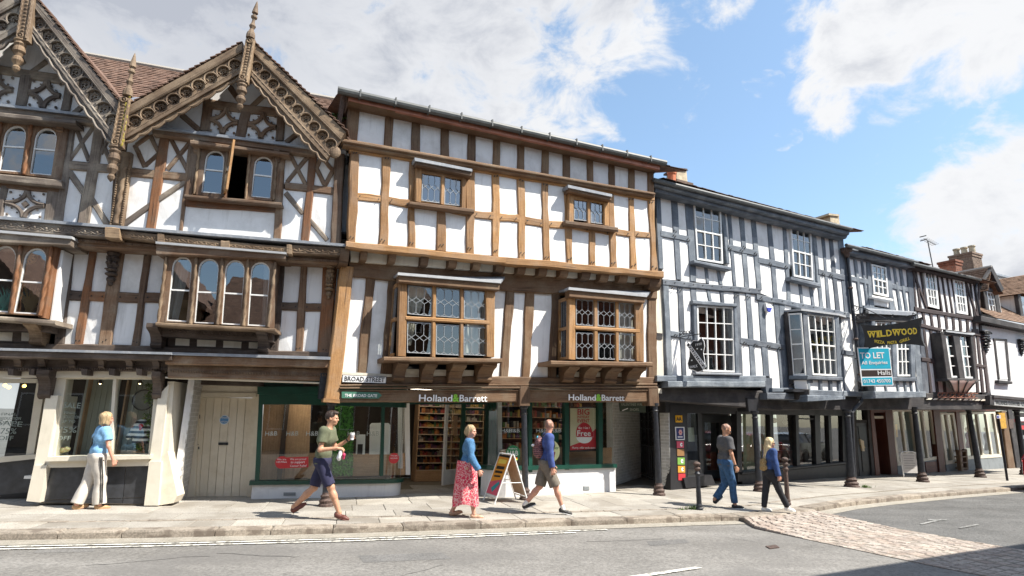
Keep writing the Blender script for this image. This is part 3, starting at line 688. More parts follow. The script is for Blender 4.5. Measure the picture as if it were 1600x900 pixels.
lx([(531,248),(546,250),(541,378),(527,378)],-.3,-.02,'plaster','end_wall'); lx([(523,412),(530,412),(514,598),(509,598)],-.3,-.1,'plaster_grey','end_wall')
# ---- jetty band (carved) with moulding
def band(x0,ya,yb,x1,yc,yd,n,mat='l_carved',d=D2+.12):
    o = timber(LP,[(x0,yb),(x0,ya),(x1,yc),(x1,yd)],.0,d,mat,GB,'jetty_beam',.004)
    scroll(LP,[(x0+2,ya+3),(x1-2,yc+3),(x1-2,yd-2.5),(x0+2,yb-2.5)],d+.004,o,n,mat)
for a in ((-12,339,356,102,351,368,6,'l_grey'),(102,351,367,164,356,371,3,'l_grey'),(186,358,371,246,365.5,379,4),(256,366,380,345,376,389,6),(358,377,390,448,385,396,6),(456,382,396,533,386,400,4)): band(*a)
timber(LP,[(164,372),(164,354),(186,356),(187,373)],0,D2+.2,'l_carved',GB,'corner_block'); timber(LP,[(345,389),(345,375),(358,376),(358,391)],0,D2+.16,'l_carved',GB,'boss'); timber(LP,[(448,397),(448,381),(456,382),(456,398)],0,D2+.16,'l_carved',GB,'boss')
timber(LP,[(246,381),(246,364),(256,365),(256,382)],0,D2+.16,'l_carved',GB,'boss')
lx([(-20,336),(540,381),(540,385),(-20,340.5)],.1,D2+.17,'lead','lead_flashing')
timber(LP,[(104,384),(104,367),(262,379),(262,392)],0,D2-.06,'l_oak',GB,'soffit_moulding',.004); timber(LP,[(440,408),(440,395),(532,401),(532,412)],0,D2-.06,'l_oak',GB,'soffit_moulding',.004)
m = MB()
for i in range(66):
    x = 112+i*2.3; y = lerp(373,384,(x-112)/150); slab(m,LP,[(x,y),(x+1.4,y),(x+.4,y+3.4),(x-1,y+3.4)],D2-.08,D2)
for i in range(40):
    x = 444+i*2.2; y = lerp(401,407,(x-444)/88); slab(m,LP,[(x,y),(x+1.3,y),(x+.4,y+3.2),(x-1,y+3.2)],D2-.08,D2)
m.build('carving','l_oak',GB,kind='stuff')
# ---- oriel windows, first floor
def oriel(lights,d):
    for q,wq in lights: arch_light(LP,q,d,GB,wood_q=wq,wmat='l_oak',bar=.52)
DO = .52
Li = [([(270,400),(301,401.5),(291,503),(259.5,501)],[(262,398),(307,399),(297,504),(252,503)]),
      ([(311,403),(343,404.5),(334,506),(303,505)],[(307,399),(348,402),(339,506),(297,504)]),
      ([(352.5,405),(383.5,407),(375,508),(345.5,506.5)],[(348,402),(388,405),(380,509),(339,506)]),
      ([(392.5,408),(423,410),(414.5,510),(386.5,508.5)],[(388,405),(428,408),(419,511),(380,509)])]
oriel(Li,DO)
def ropes(xs,d,mat='l_carved'):
    for x0,y0,x1,y1,w in xs:
        mb = MB(); A = LP.p(x0,y0,d); B = LP.p(x1,y1,d); r = abs(LP.sz(x0+w/2,y0,d)[0]-LP.sz(x0,y0,d)[0]); rope(mb,A,B,r); mb.build('rope_shaft',mat,GB,smooth=True)
ropes([(307.5,397,297.5,507,5),(348,400,339.5,508,5),(388,403,380.5,510,5),(260,402,247,506,5),(430,410,419,512,5)],DO+.03)
# sides and jambs of oriel 2
timber(LP,[(257,396),(264,397),(254,505),(245,504)],.0,DO,'l_oak',GB,'jamb',.004); timber(LP,[(424,407),(431,408),(421,512),(414,511)],.0,DO,'l_oak',GB,'jamb',.004)
timber(LP,[(244,398),(244,380),(446,396),(446,405)],0,DO+.12,'l_oak',GB,'window_head',.004); lx([(243,377),(447,394),(447,397),(243,380.5)],0,DO+.17,'leadlite','lead_roof')
timber(LP,[(243,509),(243,503),(430,513),(430,518)],0,DO+.10,'l_carved',GB,'sill',.004)
timber(LP,[(248,525),(248,508),(426,519),(426,534)],0,.30,'l_dark',GB,'apron',.004); scroll(LP,[(262,511),(414,520),(412,530),(262,522)],.305,GB,12,'l_dark')
bracket(LP,247,511,17,36,.0,DO,GB,'l_dark','carved_bracket',lean=-2); bracket(LP,410,519,16,33,.0,DO,GB,'l_dark','carved_bracket',lean=-2)
for q in ([(275,527.5),(295.5,528.5),(295,540),(274,539)],[(308.5,529),(337,530.5),(336,541.5),(308,540.5)],[(349.5,531),(377,532),(376,543.5),(349,542.5)],[(389.5,533),(409,534),(408.5,544.5),(389,543.5)]): panel(LP,q,-.05,.04,'soffit',GB,ex=.5)
timber(LP,[(262,544),(262,524),(415,532),(415,550)],-.1,.03,'l_dark',GB,'lower_beam',.004)
# oriel 1
D_1 = [([(-9,382),(27,385),(12,488),(-26,486)],[(-14,376),(32,380),(17,491),(-30,489)]),([(40,386),(75,388.5),(56.5,491),(19.5,489)],[(32,380),(80,384),(60,493),(17,491)])]
oriel(D_1,DO)
ropes([(33,380,17,491,6),(81,386,62,494,6)],DO+.03,'l_red')
timber(LP,[(79,384),(90,386),(70,497),(58,495)],.0,DO,'l_red',GB,'jamb',.004); timber(LP,[(-30,378),(-30,358),(112,372),(110,384)],0,DO+.14,'l_grey',GB,'window_head',.004); lx([(-30,357),(112,369),(112,373),(-30,361)],0,DO+.18,'leadlite','lead_roof')
timber(LP,[(-30,499),(-30,492),(86,500),(86,507)],0,DO+.1,'l_grey',GB,'sill',.004); timber(LP,[(-30,514),(-30,498),(80,505),(80,519)],0,.32,'l_dark',GB,'apron',.004); scroll(LP,[(-20,500),(70,506),(68,515),(-20,510)],.325,GB,7,'l_dark')
bracket(LP,63,505,20,37,.0,DO,GB,'l_carved','carved_bracket',lean=-2)
for q in ([(-8,519),(19,520),(18,532.5),(-8,531)],[(34,520),(57.5,521),(57,533),(33.5,532)]): panel(LP,q,-.05,.04,'soffit',GB,ex=.5)
timber(LP,[(-30,542),(-30,512),(68,518),(68,545)],-.1,.03,'l_dark',GB,'lower_beam',.004)
timber(LP,[(92,390),(99,391),(82,505),(76,504)],-.0,.40,'white',GB,'side_casement',.002)
# things seen through oriel 1 and curtain in oriel 2
mb = MB(); c = LP.sz(43.5,401,.1)
N = 24; slab_sz(mb,LP,[(c[0]+.15*math.cos(-2*math.pi*k/N),c[1]+.15*math.sin(-2*math.pi*k/N)) for k in range(N)],.06,.1); ck = thing('wall_clock',LP.w(*c,.1),'round gold clock hanging high behind the upper left oriel window','clock'); mb.build('face',flat('brass',(.38,.26,.09)),ck)
mb = MB()
for k in range(12): a = 2*math.pi*k/12; mb.add([LP.w(c[0]+.06*math.cos(a),c[1]+.06*math.sin(a),.11),LP.w(c[0]+.13*math.cos(a-.1),c[1]+.13*math.sin(a-.1),.11),LP.w(c[0]+.13*math.cos(a+.1),c[1]+.13*math.sin(a+.1),.11)],[(0,1,2)])
mb.build('ray','iron',ck)
def grass_bunch(name,px,py,d,hgt,n,mat,label,spread=.18):
    a,z = LP.sz(px,py,d); mb = MB()
    for i in range(n):
        b = LP.w(a+random.gauss(0,.03),z,d+random.gauss(0,.03)); t = LP.w(a+random.gauss(0,spread),z+hgt*random.uniform(.6,1.1),d+random.gauss(0,.08)); mid = b.lerp(t,.5)+Vector((0,0,hgt*.12)); w = .007
        mb.add([b-LP.u*w,b+LP.u*w,mid+LP.u*w,mid-LP.u*w,t],[(0,1,2,3),(3,2,4)])
    return mb.build(name,mat,None,origin=LP.w(a,z,d),top=(label,'plant'))
grass_bunch('dried_grass_bunch',46,489,.15,.55,70,flat('straw',(.42,.26,.09)),'straw coloured dried grasses behind the upper left oriel window')
grass_bunch('dried_grass_bunch',6,486,.15,.45,60,flat('teal_grass',(.10,.42,.34)),'turquoise dyed grasses behind the upper left oriel window')
def drape(pl,q,d,parent,n=18,amp=.03,mat='curtain'):
    S = [pl.sz(*p,d) for p in q]; vv = []
    for k in range(n+1):
        t = l2(S[0],S[1],k/n); b = l2(S[3],S[2],k/n); o = math.sin(k*1.7)*amp
        vv += [pl.w(*t,d+o),pl.w(*b,d+o*1.5)]
    m = MB(); m.add(vv,[(2*k,2*k+2,2*k+3,2*k+1) for k in range(n)]); return m.build('curtain',mat,parent,smooth=True)
drape(LP,[(262,402),(299,404),(276,506),(252,504)],.3,GB); drape(LP,[(413,408),(424,410),(416,510),(410,508)],.3,GB)
mb = MB(); plbox(mb,LP,*[LP.sz(276,470,-.3)[0],LP.sz(296,470,-.3)[0]],3.0,LP.sz(280,468,-.3)[1],-.5,-.3); mb.build('chair_back',flat('mustard',(.30,.19,.06)),GB)
# ---- second floor
pg = []
TOP2 = (88,190,176,201)
def br(pl,x0,y0,x1,y1,w,d,mat,name='brace',wv=None):
    """diagonal, w = thickness measured across"""
    dx_,dy_ = x1-x0,y1-y0; L = math.hypot(dx_,dy_); nx,ny = -dy_/L*w/2,dx_/L*w/2
    return timber(pl,[(x0+nx,y0+ny),(x0-nx,y0-ny),(x1-nx,y1-ny),(x1+nx,y1+ny)],d-.12,d,mat,GB,name,.008)
def pn(q,d=D2-.012,mat='plaster',ex=1.5): panel(LP,q,D2-.12,d,mat,GB,ex=ex)
g,h = D2+.03,D2+.018
# between gable one window and the corner column
pn([(104,190),(150,195),(140,262),(100,256)]); pn([(150,195),(190,200),(176,266),(140,260)]); pn([(99,258),(132,262),(118,348),(86,344)],mat='plaster'); pn([(132,262),(176,266),(170,352),(130,349)])
post(LP,157,190,129,349,19,19,D2-.1,g,'l_grey',GB); rail(LP,99,256,176,263,15,13,D2-.1,g-.004,'l_grey',GB)
for a in ((118,198,138,250),(146,196,105,252),(172,210,157,240),(160,225,175,262)): br(LP,*a,7,h,'l_grey')
br(LP,103,262,133,305,10,h,'l_grey'); br(LP,140,308,168,352,10,h,'l_grey')
post(LP,112,195,90,345,13,12,D2-.1,g,'l_grey',GB)
# corner column with rope shaft
timber(LP,[(185,235),(205,238),(190,357),(170,354)],D2-.1,D2+.10,'l_carved',GB,'corner_post',.003)
ropes([(195.5,262,180.5,350,8)],D2+.10,'l_carved')
m = MB()
for i in range(30):
    t = i/29
    for o in (-8,8): ball(m,LP.p(lerp(196,181,t)+o,lerp(246,350,t),D2+.11),.020,6,4)
m.build('beading','l_carved',GB,kind='stuff')
# gable two, left bay
pn([(204,205),(262,215),(248,266),(196,258)]); pn([(262,215),(300,218),(290,274),(248,266)]); pn([(203,272),(240,277),(230,358),(190,352)]); pn([(250,278),(290,282),(279,362),(240,358)])
post(LP,258,206,234,358,16,16,D2-.1,g,'l_red',GB); rail(LP,200,268,294,277,13,13,D2-.1,g-.004,'l_oak',GB)
for a in ((212,226,232,211),(234,211,247,237),(247,239,226,258),(226,260,210,226),(266,215,294,268),(299,218,261,264)): br(LP,*a,7,h,'l_oak')
br(LP,191,351,236,319,9,h,'l_grey'); br(LP,240,316,291,282,9,h,'l_grey')
post(LP,298,216,282,362,7,6,D2-.1,g,'l_oak',GB)
# window with three arched lights
W2 = [([(322,233),(352,236),(345,303),(314,300)],[(313,226),(357,231),(349,309),(306,304)],1),([(398,242),(427.5,246),(422,310),(392,307)],[(392,236),(433,241),(427,314),(386,311)],1)]
for q,wq,_ in W2: arch_light(LP,q,D2+.06,GB,wood_q=wq,wmat='l_oak',bar=.47)
timber(LP,[(354,230),(359,231),(351,307),(346,306)],D2-.1,D2+.08,'l_red',GB,'mullion',.003); timber(LP,[(388,236),(393,237),(386,311),(381,310)],D2-.1,D2+.08,'l_red',GB,'mullion',.003)
timber(LP,[(357,237),(357,229),(392,234),(392,242)],D2-.1,D2+.06,'l_oak',GB,'window_head',.003)
ropes([(312,230,303,304,4),(356.5,232,348.5,308,4),(391,237,383.5,312,4),(433,243,427,313,4)],D2+.08,'l_carved')
# open casement leaf
hp = LP.p(379,235,D2+.06); hb = LP.p(372,309,D2+.06); hs,hz = LP.sz(376,270,D2+.06)
hz0 = LP.sz(372,306,D2+.06)[1]; hz1 = LP.sz(379,233,D2+.06)[1]; hs = LP.sz(355,270,D2+.06)[0]
hd = PL(*(LP.w(hs,0,D2+.06))[:2],R_(10)-R_(66))
Wd = .40; zt = hz1; zb = hz0; lean = -.05
o_ = arch_outline(None,10,.30); S = [(lean*(v)+u*Wd,lerp(zt,zb,v)) for u,v in o_]; T = [(lean*v+u*Wd,lerp(zt+.03,zb,v)) if v > .25 else (lean*v+u*Wd,zt+.03) for u,v in o_]
T = [(a,z) for a,z in T]; c = (Wd/2,(zt+zb)/2); S2 = [l2(p,c,.16) for p in S]
mb = MB(); plate_hole(mb,hd,T,S2,-.02,.02); leaf = mb.build('open_casement','oak',GB)
mb = MB(); mb.add([hd.w(a,z,0) for a,z in S2],[tuple(range(len(S2)))]); mb.build('pane','glass_sky',leaf)
mb = MB(); slab_sz(mb,hd,[(.03,(zt+zb)/2+.015),(Wd-.05,(zt+zb)/2+.015),(Wd-.05,(zt+zb)/2-.01),(.03,(zt+zb)/2-.01)],-.01,.012); mb.build('glazing_bar','white',leaf)
timber(LP,[(300,220),(313,222),(300,308),(287,305)],D2-.1,D2+.05,'l_oak',GB,'jamb',.005); timber(LP,[(433,240),(446,242),(438,318),(424,315)],D2-.1,D2+.05,'l_oak',GB,'jamb',.005)
timber(LP,[(297,225),(297,218),(452,238),(452,243)],D2-.05,D2+.24,'l_oak',GB,'window_hood',.004); bracket(LP,307,224,9,18,D2,D2+.2,GB,'l_oak','corbel'); bracket(LP,431,239,9,17,D2,D2+.2,GB,'l_oak','corbel')
timber(LP,[(288,308),(288,303),(440,316),(440,321)],D2-.05,D2+.20,'l_oak',GB,'sill',.004); rail(LP,290,315,438,326,13,13,D2-.1,g,'l_red',GB,'apron_beam')
pn([(286,320),(431,333),(427,373),(281,361)])
post(LP,436,320,432,375,12,12,D2-.1,g,'l_oak',GB)
# right bay
pn([(446,238),(486,243),(478,290),(442,285)]); pn([(492,243),(523,248),(519,298),(486,294)]); pn([(443,296),(478,302),(470,376),(438,372)]); pn([(487,303),(521,306),(514,380),(482,377)])
post(LP,489,238,476,377,12,13,D2-.1,g,'l_red',GB); rail(LP,445,290,522,298,12,12,D2-.1,g-.004,'l_oak',GB)
for a in ((453,240,478,288),(482,243,448,284),(500,249,494,262),(494,262,507,288),(522,262,507,290),(505,248,521,268)): br(LP,*a,6.5,h,'l_oak')
br(LP,446,301,473,333,8,h,'l_grey'); br(LP,482,341,511,375,8,h,'l_grey')
post(LP,530,236,524,380,15,16,D2-.1,g+.03,'l_oak',GB); post(LP,441,240,436,318,9,9,D2-.1,g,'l_oak',GB)
# gable one, window with arched lights and quatrefoil panel below
for q,wq in (([(8,195),(43,196),(32,269),(-4,266)],[(-2,190),(48,194),(36,273),(-14,268)]),([(56,198),(91,201),(80,274),(45,271)],[(48,194),(97,199),(86,279),(36,273)])): arch_light(LP,q,D2+.06,GB,wood_q=wq,wmat='l_oak',bar=.47)
ropes([(49,196,37,273,6),(2,192,-12,268,6)],D2+.08,'l_red')
timber(LP,[(95,196),(108,198),(94,282),(81,280)],D2-.1,D2+.06,'l_oak',GB,'jamb',.005)
timber(LP,[(-30,180),(-30,172),(118,187),(118,194)],D2-.05,D2+.3,'l_grey',GB,'window_hood',.004); bracket(LP,95,192,11,18,D2,D2+.22,GB,'l_oak','corbel')
timber(LP,[(-30,279),(-30,268),(96,281),(96,292)],D2-.05,D2+.16,'l_grey',GB,'sill',.005); rail(LP,-30,284,95,296,12,12,D2-.1,g,'l_oak',GB,'apron_beam')
pn([(-20,292),(75,298),(68,345),(-24,338)])
post(LP,83,295,77,345,20,20,D2-.1,g,'l_grey',GB); post(LP,5,290,-3,340,12,12,D2-.1,g,'l_grey',GB)
def quatre(q,d,parent,mat,w=6.5,diamond=True):
    """tracery of quarter rings with cusps in the four corners"""
    S = [LP.sz(*p,d) for p in q]; mb = MB(); h_ = abs(S[0][1]-S[3][1])
    for (cu,cv,a0) in ((0,0,0),(1,0,90),(1,1,180),(0,1,270)):
        pts = []
        for k in range(11):
            a = R_(a0+90*k/10); r_ = .47; u = cu+r_*math.cos(a); v = cv+r_*math.sin(a); a_,z_ = qp(S,max(0,min(1,u)),max(0,min(1,v))); pts.append(LP.w(a_,z_,d))
        tube(mb,pts,h_*.075,6)
        for k in (3,7):
            a = R_(a0+90*k/10); a_,z_ = qp(S,cu+.36*math.cos(a),cv+.36*math.sin(a)); ball(mb,LP.w(a_,z_,d),h_*.035,5,3)
        a = R_(a0+45); a_,z_ = qp(S,cu+.10*math.cos(a),cv+.10*math.sin(a)); ball(mb,LP.w(a_,z_,d),h_*.05,5,3)
    if diamond:
        D = [qp(S,*p) for p in ((.5,.36),(.6,.5),(.5,.64),(.4,.5))]; slab_sz(mb,LP,D,d-.05,d+.02)
    return mb.build('quatrefoil',mat,parent)
quatre([(13,297),(73,301),(66,342),(6,337)],D2+.01,GB,'l_grey')
quatre([(-48,290),(0,296),(-8,336),(-56,332)],D2+.01,GB,'l_grey')
# ---- tie beams and gable tracery
timber(LP,[(-30,174),(-30,160),(150,182),(150,194)],D2-.1,D2+.14,'l_grey',GB,'tie_beam',.006); lx([(-30,158),(150,179),(150,183),(-30,162)],D2-.1,D2+.20,'lead','lead_flashing')
timber(LP,[(238,210),(238,198),(492,232),(492,243)],D2-.1,D2+.14,'l_oak',GB,'tie_beam',.006); lx([(238,196),(492,229),(492,233),(238,200)],D2-.1,D2+.20,'lead','lead_flashing')
def gable(tri,collar,studs,quats,diags,mat):
    S = [LP.sz(*p,D2) for p in tri]; mb = MB(); slab_sz(mb,LP,S,D2-.12,D2-.01); mb.build('gable_infill','plaster_grey',GB)
    rail(LP,*collar,14,14,D2-.1,g,mat,GB,'collar')
    for a in studs: post(LP,*a,D2-.1,g,mat,GB)
    for q in quats: quatre(q,D2+.02,GB,mat,diamond=False)
    for a in diags: br(LP,*a,9,h,mat)
gable([(383,70),(545,240),(185,205)],(322,161,436,176),[(384,172,375,214,17,17),(325,155,319,203,16,15),(439,176,436,219,13,12)],
      [[(332,166),(376,172),(368,211),(326,206)],[(391,174),(433,180),(429,218),(385,213)]],[(358,135,376,160),(412,148,391,168),(283,179,311,203),(466,207,446,222),(372,110,392,130)],'l_oak')
gable([(44,-30),(190,215),(-110,180)],(-30,103,105,125),[(40,117,31,164,18,18),(108,133,101,172,14,14),(-42,110,-50,158,14,14)],
      [[(50,123),(98,129),(90,171),(42,166)],[(-30,114),(24,119),(16,162),(-38,158)]],[(18,70,36,100),(72,95,48,112),(135,160,112,178)],'l_grey')
# ---- barge boards
def barge(A,B,C,D,n,mat,flip=False):
    """A apex-outer, B foot-outer, C foot-inner, D apex-inner; pierced cells, moulded edges, scalloped hem"""
    d = DB; q = [A,B,C,D]; rt = thing_part = None
    Q = [LP.sz(*p,d) for p in q]; W = lambda u,v,dd=0: LP.w(*qp(Q,u,v),d+dd)
    mb = MB(); slab_sz(mb,LP,[qp(Q,0,-.16),qp(Q,1,-.16),qp(Q,1,.10),qp(Q,0,.10)],d-.16,d+.05)
    root = mb.build('barge_board',mat,GB)
    mb = MB(); slab_sz(mb,LP,[qp(Q,0,.80),qp(Q,1,.80),qp(Q,1,.93),qp(Q,0,.93)],d-.10,d+.03)
    tube(mb,[W(t/40,.78,.02) for t in range(41)],.018,6,rf=lambda a,l: 1+.3*math.sin(2*a+l*60)); tube(mb,[W(t/40,.13,.03) for t in range(41)],.022,6)
    mb.build('moulding',mat,root)
    mb = MB(); pts = []; N = 90
    amp = .07
    for i in range(N+1):
        t = i/N; v = 1.02+amp*abs(math.sin(t*math.pi*9))+.06*math.sin(t*math.pi); pts.append((t,v))
    tube(mb,[W(t,v,.0) for t,v in pts],.026,6)
    for (t0,v0),(t1,v1) in zip(pts,pts[1:]):
        slab_sz(mb,LP,[qp(Q,t0,.92),qp(Q,t1,.92),qp(Q,t1,v1),qp(Q,t0,v0)],d-.05,d-.02)
    mb.build('scalloped_hem',mat,root)
    hgt = math.dist(Q[0],Q[3])*.68; Lg = math.dist(l2(Q[0],Q[3],.45),l2(Q[1],Q[2],.45)); n = n
    for k in range(n):
        u0,u1 = k/n,(k+1)/n; cu = (u0+u1)/2; N = 24
        c = qp(Q,cu,.48); cell = [qp(Q,u0,.10),qp(Q,u1,.10),qp(Q,u1,.80),qp(Q,u0,.80)]
        rr = min(math.dist(qp(Q,u0,.46),qp(Q,u1,.46))*.46,hgt*.46)
        ux = ((Q[1][0]-Q[0][0])/Lg,(Q[1][1]-Q[0][1])/Lg); ul = math.hypot(*ux); ux = (ux[0]/ul,ux[1]/ul); vx = (-ux[1],ux[0])
        sgn = 1 if (Q[3][1]-Q[0][1])*vx[1]+(Q[3][0]-Q[0][0])*vx[0] > 0 else -1; vx = (vx[0]*sgn,vx[1]*sgn)
        def at(r,a): return (c[0]+ux[0]*r*math.cos(a)+vx[0]*r*math.sin(a),c[1]+ux[1]*r*math.cos(a)+vx[1]*r*math.sin(a))
        def sq(a):
            x,y = math.cos(a),math.sin(a); m_ = max(abs(x),abs(y)); return qp(Q,cu+(u1-u0)/2*x/m_,.45+.35*y/m_)
        out = [sq(2*math.pi*i/N) for i in range(N)]; inn = [at(rr*(1.0 if math.sin(2*math.pi*i/N) < .3 else .9),2*math.pi*i/N) for i in range(N)]
        mb = MB(); plate_hole(mb,LP,out,inn,d-.07,d)
        # inner disc with four-lobed piercing
        o2 = [at(rr*1.02,2*math.pi*i/32) for i in range(32)]; i2 = []
        for i in range(32):
            a = 2*math.pi*i/32; rl_ = rr*(.10+.36*abs(math.cos(2*a))**.8); c2 = at(rr*.18,math.pi/2); i2.append((c2[0]+ux[0]*rl_*math.cos(a)+vx[0]*rl_*math.sin(a),c2[1]+ux[1]*rl_*math.cos(a)+vx[1]*rl_*math.sin(a)))
        plate_hole(mb,LP,o2,i2,d-.09,d-.045)
        tube(mb,[LP.w(*at(rr*1.02,R_(160+220*i/20)),d+.012) for i in range(21)],.016,6)
        for a_ in (215,270,325): ball(mb,LP.w(*at(rr*.70,R_(a_)),d-.03),rr*.13,6,4)
        tube(mb,[LP.w(*at(rr*.52,R_(180+180*i/12)),d-.035) for i in range(13)],.013,5)
        mb.build('pierced_panel',mat,root)
    # verge tiles standing proud above the board
    Lw = math.dist(Q[0],Q[1]); nt = int(Lw/.115); mb = MB()
    ux = ((Q[1][0]-Q[0][0])/Lw,(Q[1][1]-Q[0][1])/Lw); 
    for i in range(nt):
        u0 = i/nt; u1 = (i+1.25)/nt; a = qp(Q,u0,-.18); b = qp(Q,u1,-.24-random.uniform(0,.03)); t_ = (0,.016)
        slab_sz(mb,LP,[(a[0],a[1]+.018),(b[0],b[1]+.018),(b[0],b[1]),(a[0],a[1])],d-.55-random.uniform(0,.02),d+.07+random.uniform(-.01,.012))
    mb.build('verge_tiles','tile',root,kind='stuff')
    return Q
QA = barge((379,76),(203,174),(197,221),(375,119),9,'l_carved')
QB = barge((397,77),(536,214),(509,252),(393,122),10,'l_carved')
QC = barge((55,5),(192,178),(174,222),(50,52),9,'l_grey')
QD = barge((33,-2),(-130,90),(-135,150),(30,52),8,'l_grey')
# rounded foot of right barge board
mb = MB(); c = LP.p(523,238,DB-.03); ball(mb,c,(.12,.06,.13),14,8,(LP.u,LP.n,Vector((0,0,1)))); mb.build('board_foot','l_carved',GB)
# ---- finials and pendants
def finial(tip,base,s0,s1,pend,w,mat,d=DB+.10,spike=.35):
    A = LP.p(*tip,d); B = LP.p(*base,d); mb = MB(); L = 1
    pr = [(0,.004),(.06,.02),(.28,.055),(.33,.06),(.34,.03),(.38,.028),(.42,.062),(.46,.06),(.49,.03),(.55,.028),(.60,.035),(.64,.05),(.68,.066),(.72,.05),(.76,.038),(.82,.055),(.86,.075),(.92,.085),(1,.085)]
    lathe(mb,A,B,pr,10); root = mb.build('finial',mat,GB)
    q = [(s0[0]-w/2,s0[1]),(s0[0]+w/2,s0[1]+1),(s1[0]+w/2,s1[1]+1),(s1[0]-w/2,s1[1])]
    o = timber(LP,q,d-.14,d+.02,mat,root,'shaft',.002)
    mb = MB()
    for e in (-.36,.36):
        A2 = LP.p(s0[0]+w*e,s0[1]+2,d+.025); B2 = LP.p(s1[0]+w*e,s1[1]-2,d+.025); rope(mb,A2,B2,.019,60,8)
    n = 16
    for k in range(n): ball(mb,LP.p(lerp(s0[0],s1[0],(k+.5)/n),lerp(s0[1],s1[1],(k+.5)/n),d+.022),(.032,.016,.022),6,4,(LP.u,LP.n,Vector((0,0,1))))
    for P_ in (s0,s1):
        ctr = LP.sz(P_[0],P_[1]+(5 if P_ is s0 else -5),d); pts = [LP.w(ctr[0]+.05*math.cos(2*math.pi*k/14),ctr[1]+.05*math.sin(2*math.pi*k/14),d+.04) for k in range(14)]; tube(mb,pts,.014,5,closed=True); ball(mb,LP.w(*ctr,d+.035),.022,6,4)
    mb.build('shaft_carving',mat,root)
    if pend:
        mb = MB(); lathe(mb,LP.p(*s1,d-.05),LP.p(*pend,d-.05),[(0,.10),(.06,.11),(.10,.085),(.16,.10),(.22,.075),(.30,.095),(.38,.10),(.44,.07),(.52,.055),(.58,.085),(.66,.09),(.74,.06),(.80,.04),(.86,.065),(.93,.05),(1,.008)],12)
        mb.build('pendant',mat,root)
finial((402,2),(391,60),(391,60),(379,127),(374.5,172),15,'l_carved')
finial((60,-90),(50,-30),(47,-30),(33,62),(24,113),20,'l_carved')
finial((211,83),(199,150),(195,152),(181,228),(172.5,284),19,'l_carved',d=DB+.06)
# yellow lichen on the middle shaft
mb = MB()
for k in range(70):
    t = random.random()**.8; x = lerp(201,190,t)+random.uniform(-3,2); y = lerp(150,226,t); ball(mb,LP.p(x,y,DB+.085),(random.uniform(.008,.03),.006,random.uniform(.01,.05)),5,3,(LP.u,LP.n,Vector((0,0,1))))
mb.build('lichen',flat('lichen',(.32,.25,.035)),GB,kind='stuff')
# ---- roofs: main range behind, cross gables
RB = -3.2
def rp(x,y,d): return LP.p(x,y,d)
rl0 = LP.sz(130,86,RB); rl1 = LP.sz(440,142,RB); zr = (rl0[1]+rl1[1])/2
def ridge_at(s): return lerp(rl0[1],rl1[1],(s-rl0[0])/(rl1[0]-rl0[0]))
s0_,s1_ = -10.5,.7
tiles(LP.w(s0_,7.2,.35),LP.w(-.35,7.2,.35),LP.w(-.35,ridge_at(-.35),RB),LP.w(s0_,ridge_at(s0_),RB),34,88,'tile',GB)
mb = MB(); tube(mb,[LP.w(lerp(s0_,-.3,k/40),ridge_at(lerp(s0_,-.3,k/40))+.03,RB) for k in range(41)],.07,6); mb.build('ridge_tiles',flat('ridge',(.33,.30,.26)),GB)
mb = MB(); plbox(mb,LP,s0_,-.35,5.2,7.2,-3.6,-3.4); plbox(mb,LP,-.40,-.33,2.6,7.0,-3.4,-.4); plbox(mb,LP,-10.5,-10.4,0,7.3,-3.4,.1); mb.build('back_wall','plaster_grey',GB)
def slope(Q,name='gable_roof'):
    a = qp(Q,-.02,-.20); b = qp(Q,1.05,-.20); mb = MB()
    slab_w(mb,[LP.w(*a,DB-.15),LP.w(*b,DB-.15),LP.w(*b,-1.2),LP.w(a[0],a[1],RB+.3)],[LP.w(a[0],a[1]-.05,DB-.15),LP.w(b[0],b[1]-.05,DB-.15),LP.w(b[0],b[1]-.05,-1.2),LP.w(a[0],a[1]-.05,RB+.3)])
    mb.build(name,'tile',GB)
for Q in (QA,QB,QC,QD): slope(Q)
mb = MB(); slab(mb,LP,[(178,152),(218,152),(214,172),(184,170)],-.1,.75); mb.build('valley_flashing',stained('lead_blue',(.42,.47,.55),(.7,.7,.7),.5,.6,6),GB)
slabq = [(508,218),(540,222),(540,236),(512,232)]; box('valley_flashing','lead',LP,slabq,.0,.7,GB)
# weed growing in the valley
mb = MB()
for k in range(260):
    P = LP.p(random.gauss(519,8),random.gauss(193,7),.35+random.uniform(-.2,.2)); a = random.random()*6.28; r = random.uniform(.03,.06); v1 = Vector((math.cos(a),math.sin(a),random.uniform(-.5,.8)))*r; v2 = Vector((-math.sin(a),math.cos(a),random.uniform(-.5,.5)))*r*.6
    mb.add([P,P+v1+v2,P+v1*2,P+v1-v2],[(0,1,2,3)])
mb.build('weed',flat('leaf_green',(.10,.17,.035)),None,origin=LP.p(519,205,.3),top=('green and yellow weed sprouting in the roof valley beside the right carved gable','plant'))
# ================================================================ GOLDEN OAK BUILDING (middle)
BP = PL(3.68,14.69,R_(24))
BB = thing('jettied_oak_building',tuple(BP.w(-3.6,0,0)),'golden-brown oak-framed building with two projecting leaded bay windows above the health food shop','building')
def bx(pts,d0,d1,mat,name,**k): return box(name,mat,BP,pts,d0,d1,BB,**k)
E1,E2 = .0,.42
floor_room(BP,-7.6,-.15,2.75,5.1,3.0,BB,mat='void'); floor_room(BP,-8.0,.1,5.4,7.4,3.0,BB,d0=.1,mat='void')
pb = []
